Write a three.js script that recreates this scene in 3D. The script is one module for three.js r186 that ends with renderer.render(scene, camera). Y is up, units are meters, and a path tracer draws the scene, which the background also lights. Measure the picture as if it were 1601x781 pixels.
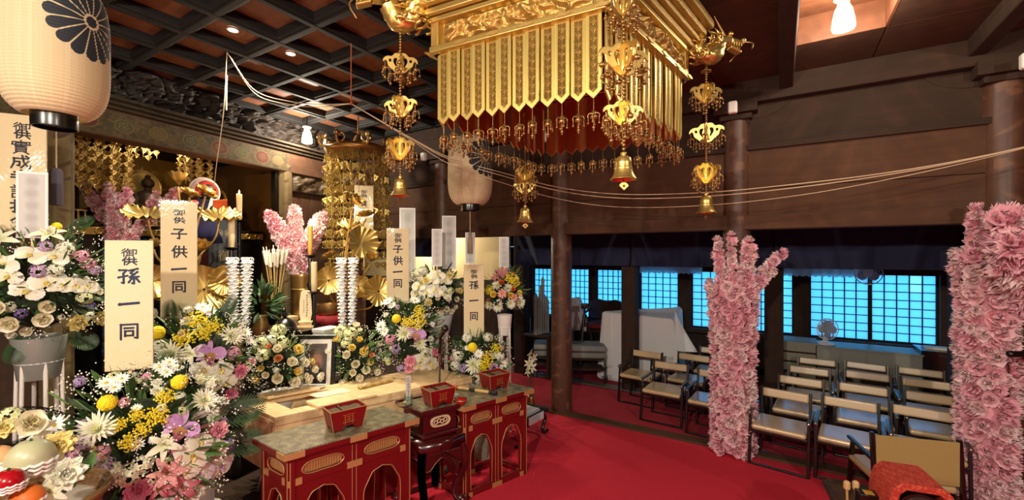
import * as THREE from 'three';
import { mergeGeometries } from 'three/addons/utils/BufferGeometryUtils.js';
import { RoundedBoxGeometry } from 'three/addons/geometries/RoundedBoxGeometry.js';
import { ImprovedNoise } from 'three/addons/math/ImprovedNoise.js';

// ---------------------------------------------------------------- camera, sky, lights, exposure
const F = 680, EYE = 1.75, CX = 800.5, CY = 398;
const scene = new THREE.Scene();
const camera = new THREE.PerspectiveCamera(2 * Math.atan(390.5 / F) * 180 / Math.PI, 1601 / 781, 0.05, 60);
camera.position.set(0, EYE, 0);
camera.setViewOffset(1601, 781, 0, -7.5, 1601, 781);
const renderer = new THREE.WebGLRenderer({ antialias: true });
renderer.toneMapping = THREE.LinearToneMapping;
renderer.toneMappingExposure = 1.22;
renderer.shadowMap.enabled = true;
scene.background = new THREE.Color().setRGB(0.15, 0.52, 0.84);       // evening-blue daylight behind the frosted panes
scene.backgroundIntensity = 2.75;
function lamp(x, y, z, color, power, radius = 0.05) {                // a lamp's own light, set in its bulb
  const l = new THREE.PointLight(color, power, 0, 2);
  l.position.set(x, y, z); l.castShadow = true; l.shadow.radius = radius / 0.02; l.shadow.mapSize.set(512, 512);
  scene.add(l); return l;
}
const WARM = new THREE.Color().setRGB(1, 0.87, 0.7);

// ---------------------------------------------------------------- helpers
const V = (x, y, z) => new THREE.Vector3(x, y, z);
const rad = (d) => d * Math.PI / 180;
const P = (px, py, d) => V((px - CX) / F * d, EYE - (py - CY) / F * d, -d);  // a point at a measured distance in front of the camera
const floorD = (py, h = 0) => (EYE - h) * F / (py - CY);                        // distance of a point at height h
const OUT = (px, py, h) => P(px, py, floorD(py, h));
function rng(s) { return () => { s = (s + 0x6d2b79f5) | 0; let t = Math.imul(s ^ (s >>> 15), 1 | s); t = (t + Math.imul(t ^ (t >>> 7), 61 | t)) ^ t; return ((t ^ (t >>> 14)) >>> 0) / 4294967296; }; }
const noise = new ImprovedNoise();
const fbm = (x, y, z) => noise.noise(x, y, z) + 0.5 * noise.noise(2 * x, 2 * y, 2 * z + 7) + 0.25 * noise.noise(4 * x, 4 * y, 4 * z + 3);

// two frames: W is the hall with its window wall (t along the wall, n towards it), A the altar front (a along it, m out of it)
const YW = rad(-31.7), YA = rad(65.9);
const W = (t, y, n) => V(t, y, -n).applyAxisAngle(V(0, 1, 0), YW);
const A = (a, y, m) => V(a, y, m).applyAxisAngle(V(0, 1, 0), YA);
const wt = (px, n) => { const u = (px - CX) / F; return n * (0.851 * u - 0.5255) / (0.5255 * u + 0.851); };

function fix(g) {
  if (!g.index) { const n = g.attributes.position.count, a = new Array(n); for (let i = 0; i < n; i++) a[i] = i; g.setIndex(a); }
  if (!g.attributes.uv) g.setAttribute('uv', new THREE.BufferAttribute(new Float32Array(g.attributes.position.count * 2), 2));
  for (const k of Object.keys(g.attributes)) if (!['position', 'normal', 'uv', 'color'].includes(k)) g.deleteAttribute(k);
  g.morphAttributes = {};
  return g;
}
function join(list) {
  const all = list.flat(9).filter(Boolean).map(fix);
  if (all.length === 1) return all[0];
  if (all.some((g) => g.attributes.color)) for (const g of all) if (!g.attributes.color) g.setAttribute('color', new THREE.BufferAttribute(new Float32Array(g.attributes.position.count * 3).fill(1), 3));
  return mergeGeometries(all);
}
const put = (g, x = 0, y = 0, z = 0, rx = 0, ry = 0, rz = 0) => { if (rx) g.rotateX(rx); if (rz) g.rotateZ(rz); if (ry) g.rotateY(ry); g.translate(x, y, z); return g; };
const box = (w, h, d, x = 0, y = 0, z = 0, bev = 0) => put(bev ? new RoundedBoxGeometry(w, h, d, 1, Math.min(bev, w * 0.49, h * 0.49, d * 0.49)) : new THREE.BoxGeometry(w, h, d), x, y, z);
const soft = (w, h, d, r, x = 0, y = 0, z = 0, s = 3) => put(new RoundedBoxGeometry(w, h, d, s, Math.min(r, w * 0.49, h * 0.49, d * 0.49)), x, y, z);
const cyl = (r0, r1, h, s = 16, x = 0, y = 0, z = 0) => put(new THREE.CylinderGeometry(r1, r0, h, s), x, y, z);
const ball = (r, x = 0, y = 0, z = 0, s = 10) => put(new THREE.SphereGeometry(r, s, Math.max(5, s * 0.7 | 0)), x, y, z);
const lathe = (p, s = 20) => new THREE.LatheGeometry(p.map(([r, y]) => new THREE.Vector2(Math.max(r, 1e-4), y)), s);
const tube = (p, r, n = 20, s = 6, closed = false) => new THREE.TubeGeometry(new THREE.CatmullRomCurve3(p.map((q) => q.isVector3 ? q : V(...q)), closed), n, r, s, closed);
function along(g, a, b) { const d = b.clone().sub(a); g.applyQuaternion(new THREE.Quaternion().setFromUnitVectors(V(0, 1, 0), d.clone().normalize())); const c = a.clone().add(b).multiplyScalar(0.5); g.translate(c.x, c.y, c.z); return g; }
const rod = (a, b, r, s = 8, r1 = r) => { a = a.isVector3 ? a : V(...a); b = b.isVector3 ? b : V(...b); return along(new THREE.CylinderGeometry(r1, r, a.distanceTo(b), s), a, b); };
const bar = (a, b, w, d, bev = 0) => { a = V(...a); b = V(...b); return along(bev ? new RoundedBoxGeometry(w, a.distanceTo(b), d, 1, bev) : new THREE.BoxGeometry(w, a.distanceTo(b), d), a, b); };
function poly(pts, holes = []) { const s = new THREE.Shape(pts.map(([x, y]) => new THREE.Vector2(x, y))); for (const h of holes) s.holes.push(new THREE.Path(h.map(([x, y]) => new THREE.Vector2(x, y)))); return s; }
const slab = (shape, depth, bev = 0, curve = 6) => new THREE.ExtrudeGeometry(shape, { depth, bevelEnabled: bev > 0, bevelSize: bev, bevelThickness: bev, bevelSegments: 1, curveSegments: curve });
const spline = (pts, n = 4, closed = true) => { const c = new THREE.CatmullRomCurve3(pts.map(([x, y]) => V(x, y, 0)), closed); return c.getPoints(pts.length * n).slice(0, closed ? -1 : undefined).map((p) => [p.x, p.y]); };
function uvm(g, grain = 'y', k = 1, off = 0) {                      // uv in metres, the grain along one axis
  const p = g.attributes.position, n = g.attributes.normal, uv = new Float32Array(p.count * 2), ax = ['x', 'y', 'z'], get = { x: 'getX', y: 'getY', z: 'getZ' };
  for (let i = 0; i < p.count; i++) {
    const m = [Math.abs(n.getX(i)), Math.abs(n.getY(i)), Math.abs(n.getZ(i))], d = m[0] >= m[1] && m[0] >= m[2] ? 0 : m[1] >= m[2] ? 1 : 2;
    let o = ax.filter((_, j) => j !== d); if (o[0] === grain) o.reverse();
    uv[2 * i] = p[get[o[0]]](i) * k + off; uv[2 * i + 1] = p[get[o[1]]](i) * k + off * 0.37;
  }
  g.setAttribute('uv', new THREE.BufferAttribute(uv, 2)); return g;
}
function tint(g, c, c2) { const col = new THREE.Color(c), n = g.attributes.position.count, a = new Float32Array(n * 3); for (let i = 0; i < n; i++) col.toArray(a, i * 3); g.setAttribute('color', new THREE.BufferAttribute(a, 3)); return g; }
function warp(g, f) { const p = g.attributes.position, v = V(0, 0, 0); for (let i = 0; i < p.count; i++) { v.fromBufferAttribute(p, i); f(v, i); p.setXYZ(i, v.x, v.y, v.z); } g.computeVertexNormals(); return g; }

const usedNames = {};
const numbered = (n) => { const k = usedNames[n] = (usedNames[n] ?? -1) + 1; return k ? `${n}_${String(k).padStart(3, '0')}` : n; };
const shade = (o) => { o.traverse((c) => { if (c.isMesh) { c.castShadow = true; c.receiveShadow = true; } }); return o; };
function tag(o, label, category, group) { o.userData.label = label; o.userData.category = category; if (group) o.userData.group = group; return o; }
function thing(name, label, category, p = [0, 0, 0], turn = 0, group) {
  const o = new THREE.Group(); o.name = numbered(name); scene.add(o);
  if (p.isVector3) o.position.copy(p); else o.position.set(...p);
  o.rotation.y = turn; return tag(o, label, category, group);
}
function obj(name, geos, material, parent) {
  const m = new THREE.Mesh(Array.isArray(geos) ? join(geos) : fix(geos), material);
  m.name = parent ? name : numbered(name); m.castShadow = m.receiveShadow = true; (parent || scene).add(m); return m;
}
const stuff = (m) => { m.userData.kind = 'stuff'; return m; };
function struct(name, turn, geos, material, parent) {
  const m = geos ? obj(name, geos, material, parent) : new THREE.Group();
  if (!geos) { m.name = name; (parent || scene).add(m); }
  if (!parent) { m.name = name; m.rotation.y = turn; m.userData.kind = 'structure'; }
  return m;
}
function copy(o, p, turn, label, group) {
  const c = o.clone(); c.name = numbered(o.name.replace(/_\d+$/, '')); scene.add(c);
  c.userData = { ...o.userData }; if (label) c.userData.label = label; if (group) c.userData.group = group;
  if (p) { if (p.isVector3) c.position.copy(p); else c.position.set(...p); } if (turn !== undefined) c.rotation.y = turn; return c;
}

// ---------------------------------------------------------------- materials
function canvas(w, h, draw, srgb = true) {
  const c = document.createElement('canvas'); c.width = w; c.height = h; draw(c.getContext('2d'), w, h);
  const t = new THREE.CanvasTexture(c); if (srgb) t.colorSpace = THREE.SRGBColorSpace; t.wrapS = t.wrapT = THREE.RepeatWrapping; t.anisotropy = 8; return t;
}
function field(w, h, f, srgb = true) {                              // f(u, v) -> [r, g, b] 0..255
  const d = new Uint8Array(w * h * 4);
  for (let y = 0; y < h; y++) for (let x = 0; x < w; x++) { const c = f(x / w, y / h), i = (y * w + x) * 4; for (let k = 0; k < 3; k++) d[i + k] = Math.max(0, Math.min(255, c[k])); d[i + 3] = 255; }
  const t = new THREE.DataTexture(d, w, h); t.magFilter = THREE.LinearFilter; t.minFilter = THREE.LinearMipmapLinearFilter; t.generateMipmaps = true; t.wrapS = t.wrapT = THREE.RepeatWrapping;
  if (srgb) t.colorSpace = THREE.SRGBColorSpace; t.needsUpdate = true; return t;
}
const tile = (f, s = 1) => (u, v) => { const a = Math.cos(u * 6.2832) * s, b = Math.sin(u * 6.2832) * s, c = Math.cos(v * 6.2832) * s, d = Math.sin(v * 6.2832) * s; return f(a + 3.1 * d, b + 1.7 * c, c - d * 0.6); };
function grainTex(c0, c1, seed = 0, across = 9, wear = 0, c2 = c1) {
  return field(256, 512, (u, v) => {
    const a = u * 6.2832, b = v * 6.2832, wob = 0.25 * noise.noise(Math.cos(b) * 0.8 + seed, Math.sin(b) * 0.8, Math.cos(a));
    let g = 0.5 + 0.5 * noise.noise((Math.cos(a) + wob) * across * 0.5, Math.sin(a) * across * 0.5 + seed, Math.cos(b) * 0.6 + Math.sin(b) * 0.3);
    g = 0.65 * g + 0.35 * (0.5 + 0.5 * noise.noise(Math.cos(a) * across * 2.2, Math.sin(a) * across * 2.2, Math.cos(b) * 1.1 + seed));
    const m = 0.5 + 0.5 * fbm(Math.cos(a) * 1.4 + seed, Math.sin(a) * 1.4 + Math.cos(b) * 2.2, Math.sin(b) * 2.2), w = wear ? Math.max(0, Math.min(1, (m - 0.62) * 6)) * wear : 0;
    return [0, 1, 2].map((k) => { const base = c0[k] + (c1[k] - c0[k]) * g; return (base * (0.9 + 0.18 * m)) * (1 - w) + c2[k] * w; });
  });
}
const std = (color, roughness = 0.6, metalness = 0, more = {}) => new THREE.MeshStandardMaterial({ color, roughness, metalness, side: THREE.DoubleSide, ...more });
const phys = (color, roughness = 0.6, metalness = 0, more = {}) => new THREE.MeshPhysicalMaterial({ color, roughness, metalness, side: THREE.DoubleSide, ...more });
const woodDark = grainTex([37, 22, 12], [62, 38, 21], 1, 9, 0.1, [98, 68, 46]);
const woodMid = grainTex([62, 37, 20], [92, 58, 33], 4, 8, 0.1, [116, 80, 52]);
const woodPost = grainTex([58, 34, 24], [108, 70, 48], 9, 12, 0.4, [140, 100, 70]);
const woodCeil = grainTex([104, 62, 40], [136, 88, 58], 12, 7);
const woodPale = grainTex([230, 197, 146], [238, 208, 160], 15, 5);
const woodPaint = grainTex([96, 84, 58], [168, 150, 108], 21, 10, 0.8, [70, 50, 34]);
const fuzz = field(256, 256, tile((x, y, z) => { const n = 128 + 70 * noise.noise(x * 14, y * 14, z * 14) + 50 * noise.noise(x * 31, y * 31, z * 31); return [n, n, n]; }, 3), false);
const hammered = field(256, 256, tile((x, y, z) => { const n = 128 + 60 * noise.noise(x * 7, y * 7, z * 7) + 60 * Math.abs(noise.noise(x * 15, y * 15, z * 15)); return [n, n, n]; }, 2), false);
const brocade = field(256, 256, (u, v) => {                        // a scrolling vine chased into metal
  const x = u * 4 % 1 - 0.5, y = v * 4 % 1 - 0.5, r = Math.hypot(x, y), th = Math.atan2(y, x);
  const n = 128 + 90 * Math.sin(r * 26 + th * 2) * (r < 0.46 ? 1 : 0.3) + 40 * noise.noise(u * 40, v * 40, 2); return [n, n, n];
}, false);
const M = {
  dark: std('#ffffff', 0.85, 0, { map: woodDark }), mid: std('#ffffff', 0.82, 0, { map: woodMid }), post: std('#ffffff', 0.5, 0, { map: woodPost, bumpMap: woodPost, bumpScale: 0.004 }), ceil: std('#ffffff', 0.6, 0, { map: woodCeil }),
  pale: std('#ffffff', 0.5, 0, { map: woodPale }), black: phys('#0b0908', 0.3, 0, { clearcoat: 0.4, clearcoatRoughness: 0.2 }), beam: std('#080504', 0.75), painted: std('#cdc3b0', 0.8, 0, { map: woodPaint, bumpMap: woodPaint, bumpScale: 0.006 }),
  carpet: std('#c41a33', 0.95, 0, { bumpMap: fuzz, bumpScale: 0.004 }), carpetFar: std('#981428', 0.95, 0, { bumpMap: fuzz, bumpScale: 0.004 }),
  gold: std(new THREE.Color().setRGB(0.68, 0.48, 0.15), 0.36, 0.9), goldDull: std(new THREE.Color().setRGB(0.56, 0.38, 0.12), 0.42, 0.85, { bumpMap: hammered, bumpScale: 0.003 }),
  goldBright: std(new THREE.Color().setRGB(0.6, 0.46, 0.14), 0.4, 0.85), goldChased: std(new THREE.Color().setRGB(0.36, 0.23, 0.06), 0.5, 0.8, { bumpMap: brocade, bumpScale: 0.008 }),
  bronze: std(new THREE.Color().setRGB(0.42, 0.25, 0.09), 0.4, 0.9), lacquer: phys('#6a0d10', 0.28, 0, { clearcoat: 0.6, clearcoatRoughness: 0.15 }), maroon: phys('#3c0a0e', 0.25, 0, { clearcoat: 0.7, clearcoatRoughness: 0.12 }),
  brassMatt: std(new THREE.Color().setRGB(0.55, 0.32, 0.13), 0.5, 0.5), white: std('#e9e6df', 0.7), paper: std('#efe8d8', 0.8), navy: std('#1f2542', 0.9), tan: phys('#c4a87c', 0.38, 0, { ior: 1.8, clearcoat: 1, clearcoatRoughness: 0.22, bumpMap: fuzz, bumpScale: 0.0006 }),
  petal: phys('#ffffff', 0.7, 0, { vertexColors: true, transmission: 0.15, thickness: 0 }), leaf: std('#ffffff', 0.5, 0, { vertexColors: true }), chrome: std('#b8b8ba', 0.18, 1), steel: std('#8a8a88', 0.35, 0.8), green: std('#2c4a20', 0.5), moss: std('#18240f', 0.95),
  wax: phys('#efdcae', 0.5, 0, { transmission: 0.2, thickness: 0 }), plastic: phys('#ffffff', 0.06, 0, { transmission: 1, thickness: 0, ior: 1.5 }), cloth: std('#c9cdd4', 0.9, 0, { bumpMap: fuzz, bumpScale: 0.001 }), rope: std('#c9b391', 0.9), metalRough: std('#6c6a66', 0.5, 0.6),
};
// ---------------------------------------------------------------- the hall: floor, walls, window wall, pillars, ceilings
{
  const g = box(14.4, 0.12, 12, -1.6, -0.06, -1.6); struct('floor', YW, uvm(g, 'x', 1), M.dark);
  const wb = struct('wall_back', YW); for (const [t0, t1, y0, y1] of [[-8.8, 0.4, 0, 3.8], [1.6, 5.6, 0, 3.8], [0.4, 1.6, 0, 0.35], [0.4, 1.6, 2.15, 3.8]]) obj('board', uvm(box(t1 - t0, y1 - y0, 0.15, (t0 + t1) / 2, (y0 + y1) / 2, 4.4), 'x'), M.mid, wb);
  struct('wall_left', YW, uvm(box(0.15, 3.8, 12, -8.75, 1.9, -1.6), 'z'), M.mid);
  struct('wall_right', YW, uvm(box(0.15, 3.8, 12, 5.5, 1.9, -1.6), 'z'), M.mid);
}
const NW = 6.9, SILL = 0.68, HEAD = 1.52;                            // window wall
const openings = [[806, 831, 1, 0], [835, 922, 2, 6], [933, 977, 1, 5], [1001, 1062, 1, 5], [1081, 1241, 2, 5], [1265, 1468, 2, 5], [1545, 1800, 2, 6]];
const paneMat = phys('#c4e6f8', 0.8, 0, { transmission: 0.97, thickness: 0 });
const cloudPane = phys('#e9f4f2', 0.8, 0, { transmission: 0.97, thickness: 0 });
{
  const lower = struct('wall_window', YW);
  for (let i = 0; i < 12; i++) obj('panel', uvm(box(1.13, SILL, 0.06, -7.9 + i * 1.15, SILL / 2, -NW - 0.03, 0.01), 'y', 1, i * 0.3), M.dark, lower);
  obj('lintel', uvm(box(14, 0.16, 0.14, -1.6, HEAD + 0.08, -NW), 'x'), M.dark, lower);
  for (let i = 0; i < 6; i++) obj('plank', uvm(box(14, 0.22, 0.06, -1.6, HEAD + 0.27 + i * 0.225, -NW - 0.03, 0.006), 'x', 1, i * 0.2), M.dark, lower);
  obj('sill', uvm(box(14, 0.06, 0.2, -1.6, SILL - 0.03, -NW + 0.03), 'x'), M.dark, lower);
  let k = 0, last = -8.6;
  for (const [p0, p1, sashes, cols] of openings) {
    const t0 = wt(p0, NW), t1 = wt(p1, NW);
    obj('mullion', uvm(box(t0 - last, HEAD - SILL, 0.12, (t0 + last) / 2, (HEAD + SILL) / 2, -NW), 'y'), M.dark, lower); last = t1;
    if (!cols) { obj('board', uvm(box(t1 - t0, HEAD - SILL, 0.05, (t0 + t1) / 2, (HEAD + SILL) / 2, -NW), 'y'), M.mid, lower); continue; }
    const win = struct(`window_${++k}`, YW), sw = (t1 - t0) / sashes, rows = 8, h = HEAD - SILL;
    for (let s = 0; s < sashes; s++) {
      const a = t0 + s * sw, z = -NW - s * 0.03, fr = 0.022, gw = sw - 2 * fr, gh = h - 2 * fr, cw = gw / cols, ch = gh / rows;
      obj('sash', [box(fr, h, 0.03, a + fr / 2, SILL + h / 2, z), box(fr, h, 0.03, a + sw - fr / 2, SILL + h / 2, z), box(gw, fr, 0.03, a + sw / 2, SILL + fr / 2, z), box(gw, fr, 0.03, a + sw / 2, HEAD - fr / 2, z)], M.beam, win);
      const lat = [];
      for (let i = 1; i < cols; i++) lat.push(box(0.011, gh, 0.016, a + fr + i * cw, SILL + h / 2, z));
      for (let j = 1; j < rows; j++) lat.push(box(gw, 0.009, 0.013, a + sw / 2, SILL + fr + j * ch, z));
      obj('muntin', lat, M.beam, win);
      const pg = new THREE.BoxGeometry(cw - 0.004, ch - 0.004, 0.003);
      for (let i = 0; i < cols; i++) for (let j = 0; j < rows; j++) {
        const m = obj('pane', pg, p0 === 1265 && s === 1 && i === cols - 2 && j >= rows - 2 ? cloudPane : paneMat, win); m.position.set(a + fr + (i + 0.5) * cw, SILL + fr + (j + 0.5) * ch, z);
      }
    }
  }
  obj('mullion', box(5.5 - last, HEAD - SILL, 0.12, (5.5 + last) / 2, (HEAD + SILL) / 2, -NW), M.dark, lower);
}
{ // the entrance side lets in the same daylight through two sliding screens behind the photographer
  const win = struct('window_9', YW), pg = new THREE.BoxGeometry(0.28, 0.28, 0.003);
  for (let s = 0; s < 2; s++) { const a = 0.4 + s * 0.6; obj('sash', [box(0.03, 1.8, 0.04, a + 0.015, 1.25, 4.4), box(0.03, 1.8, 0.04, a + 0.585, 1.25, 4.4), box(0.6, 0.03, 0.04, a + 0.3, 0.365, 4.4), box(0.6, 0.03, 0.04, a + 0.3, 2.135, 4.4)], M.beam, win); const lat = [box(0.012, 1.75, 0.02, a + 0.3, 1.25, 4.4)]; for (let j = 1; j < 6; j++) lat.push(box(0.55, 0.012, 0.02, a + 0.3, 0.38 + j * 0.29, 4.4)); obj('muntin', lat, M.beam, win);
    for (let i = 0; i < 2; i++) for (let j = 0; j < 6; j++) { const m = obj('pane', pg, paneMat, win); m.position.set(a + 0.165 + i * 0.27, 0.525 + j * 0.29, 4.4); m.scale.x = 0.92; } }
}
// pillars of the first row, bracket noses at their heads
const pillarT = [-5.5, -3.8, -2.08, -0.34, 1.33, 3.05], NP = 4.42;
pillarT.forEach((t, i) => {
  const pts = []; for (let y = 0; y <= 3.0; y += 0.15) pts.push([0.114 + 0.003 * noise.noise(y * 1.7, i * 3.3, 0), y]);
  const p = obj('pillar', uvm(put(lathe(pts, 28), t, 0, -NP), 'y', 1, i * 0.41), M.post); p.rotation.y = YW; p.userData.kind = 'structure';
  const nose = slab(poly(spline([[0, 0], [0.1, -0.03], [0.2, 0.0], [0.24, 0.07], [0.2, 0.12], [0.14, 0.1], [0.1, 0.15], [0, 0.16]])), 0.1, 0.008);
  const b = struct('bracket_' + (i + 1), YW, [uvm(put(nose, 0, 0, -0.05, 0, Math.PI / 2 + 0.0001).translate(t, 2.92, -NP + 0.12), 'z'), box(0.34, 0.1, 0.34, t, 3.04, -NP), box(0.26, 0.05, 0.26, t, 2.965, -NP, 0.01)], M.dark);
  obj('painted_tip', [soft(0.07, 0.1, 0.06, 0.015, t, 2.975, -NP + 0.37)], M.white, b);
  obj('arm', [put(slab(poly(spline([[0.12, 0], [0.3, 0.02], [0.42, 0.12], [0.4, 0.16], [0.3, 0.09], [0.12, 0.09]])), 0.06, 0.006), t, 2.96, -NP - 0.03), put(slab(poly(spline([[-0.12, 0], [-0.3, 0.02], [-0.42, 0.12], [-0.4, 0.16], [-0.3, 0.09], [-0.12, 0.09]])), 0.06, 0.006), t, 2.96, -NP - 0.03)], M.dark, b);
});
const postT = [[-4.35, 0.16], [0, 0], [0, 0], [0, 0]];
[[816, 6.45], [985, 5.66], [1210, 4.78], [1506, 4.0]].forEach(([px, d], i) => {
  const q = P(px, CY, d), p = obj('post', uvm(box(0.18, 2.6, 0.18, 0, 1.3, 0, 0.012), 'y', 1, i * 0.3), M.dark); p.position.set(q.x, 0, q.z); p.rotation.y = YW; p.userData.kind = 'structure';
});
{ // boarded wall above the first row of pillars
  const w = struct('wall_hall', YW), L = 10.2, c = -0.45;
  obj('beam', uvm(box(L, 0.2, 0.26, c, 3.17, -NP, 0.012), 'x', 0.6), M.dark, w);
  obj('panel', uvm(box(L, 0.36, 0.06, c, 2.89, -NP), 'x', 0.6, 0.3), M.dark, w);
  obj('ledge', uvm(box(L, 0.05, 0.15, c, 2.69, -NP + 0.01, 0.008), 'x', 0.6, 0.1), M.dark, w);
  obj('plank', uvm(box(L, 0.34, 0.09, c, 2.498, -NP + 0.012, 0.006), 'x', 0.6, 0.5), M.mid, w);
  obj('plank', uvm(box(L, 0.24, 0.09, c, 2.206, -NP + 0.008, 0.006), 'x', 0.6, 0.8), M.mid, w);
  obj('rail', uvm(box(L, 0.13, 0.15, c, 2.035, -NP + 0.015, 0.01), 'x', 0.6, 0.2), M.mid, w);
  obj('plank', uvm(box(L, 0.3, 0.09, c, 3.42, -NP, 0.006), 'x', 0.6, 0.6), M.dark, w);
  const aisle = struct('ceiling_aisle', YW);
  for (let i = 0; i < 13; i++) obj('plank', uvm(box(1.1, 0.05, 2.6, -8.1 + i * 1.11, 2.55, -5.75, 0.01), 'z', 1, i * 0.2), M.dark, aisle);
}
// thresholds across the carpet
struct('trim_1', YW, uvm(box(13.2, 0.03, 0.13, -1.7, 0.012, -4.36, 0.006), 'x'), M.mid);
struct('trim_2', YW, uvm(box(13.2, 0.026, 0.14, -1.7, 0.012, -5.56, 0.006), 'x'), M.metalRough);
{ // carpets
  const c = (name, label, t0, t1, n0, n1, m) => { const o = obj(name, uvm(box(t1 - t0, 0.012, n1 - n0, (t0 + t1) / 2, 0.006, -(n0 + n1) / 2, 0.004), 'x', 1.5), m); o.rotation.y = YW; tag(o, label, 'carpet'); };
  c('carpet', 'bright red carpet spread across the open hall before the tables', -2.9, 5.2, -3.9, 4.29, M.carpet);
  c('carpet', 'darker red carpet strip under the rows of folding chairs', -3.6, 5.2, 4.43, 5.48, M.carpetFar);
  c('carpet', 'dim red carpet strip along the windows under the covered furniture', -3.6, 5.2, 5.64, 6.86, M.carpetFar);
}
// coffered ceiling over the altar half, boarded lower ceiling over the hall
const CH = 3.5, SPLIT = -1.43;
{
  const c = struct('ceiling_coffered', YW), pitch = 0.47, beams = { x: [], z: [] }, pg = uvm(new THREE.BoxGeometry(pitch - 0.1, 0.02, pitch - 0.1), 'x', 1);
  obj('board', box(7.2, 0.1, 9, -5.03, CH + 0.09, -0.4), M.dark, c);
  for (let i = 0; i <= 14; i++) { const t = -3.63 + 0.235 - (i - 5) * pitch; if (t < SPLIT - 0.1) obj('beam', [uvm(box(0.1, 0.08, 7.9, t, CH - 0.02, -0.5, 0.012), 'z', 1, i * 0.23), box(0.05, 0.02, 7.9, t, CH - 0.064, -0.5, 0.006)], M.beam, c); }
  for (let j = 0; j <= 13; j++) { const n = 1.74 + 0.235 + (j - 8) * pitch; if (n < 4.5) obj('beam', [uvm(box(7, 0.076, 0.1, -5.0, CH - 0.02, -n, 0.012), 'x', 1, j * 0.19), box(7, 0.02, 0.05, -5.0, CH - 0.062, -n, 0.006)], M.beam, c); }
  for (let i = -8; i < 6; i++) for (let j = -5; j < 6; j++) {
    const t = -3.63 + i * pitch, n = 1.74 + j * pitch; if (t > SPLIT - 0.1 || n > 4.4) continue;
    const m = obj('panel', pg, M.ceil, c); m.position.set(t, CH + 0.02, -n); m.rotation.y = ((i * 7 + j * 3) % 2) * Math.PI;
  }
  struct('beam_divider', YW, uvm(box(0.22, 0.5, 8.3, SPLIT, 3.46, -0.2, 0.015), 'z'), M.dark);
}
const RC = 3.26, RX = [0.09, 0.6], RN = [3.02, 3.76];                 // the lamp recess
{
  const c = struct('ceiling_boarded', YW), bt = [-1.3, -0.5, RX[0], RX[1], 1.17, 1.75, 2.27, 2.9, 3.4, 4.3, 5.4], bn = [-4, -2.6, -1.2, 0.2, 1.3, 2.2, RN[0], RN[1], 4.3];
  for (let i = 0; i + 1 < bt.length; i++) for (let j = 0; j + 1 < bn.length; j++) {
    if (bt[i] === RX[0] && bn[j] === RN[0]) continue;
    obj('plank', uvm(box(bt[i + 1] - bt[i] - 0.006, 0.03, bn[j + 1] - bn[j] - 0.006, (bt[i] + bt[i + 1]) / 2, RC + 0.015, -(bn[j] + bn[j + 1]) / 2, 0.004), 'x', 0.7, i * 0.3 + j * 0.7), M.mid, c);
  }
  for (const t of [RX[0] - 0.05, 1.17, 2.27, 3.4, 4.3]) obj('beam', uvm(box(0.1, 0.14, 8.2, t, RC - 0.05, -0.2, 0.012), 'z', 1, t), M.dark, c);
  for (const n of [0.2, 2.2]) obj('beam', uvm(box(6.7, 0.1, 0.1, 2.05, RC - 0.03, -n, 0.012), 'x', 1, n), M.dark, c);
  obj('board', box(6.9, 0.08, 8.4, 2.0, RC + 0.3, -0.2), M.dark, c);
  const w = RX[1] - RX[0], d = RN[1] - RN[0], ct = (RX[0] + RX[1]) / 2, cn = (RN[0] + RN[1]) / 2;
  const rec = obj('recess', [uvm(box(w, 0.02, d, ct, RC + 0.2, -cn), 'x', 1), uvm(box(w, 0.2, 0.02, ct, RC + 0.1, -RN[1]), 'x'), uvm(box(w, 0.2, 0.02, ct, RC + 0.1, -RN[0]), 'x'), uvm(box(0.02, 0.2, d, RX[0], RC + 0.1, -cn), 'z'), uvm(box(0.02, 0.2, d, RX[1], RC + 0.1, -cn), 'z')], M.ceil, c);
}
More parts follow.
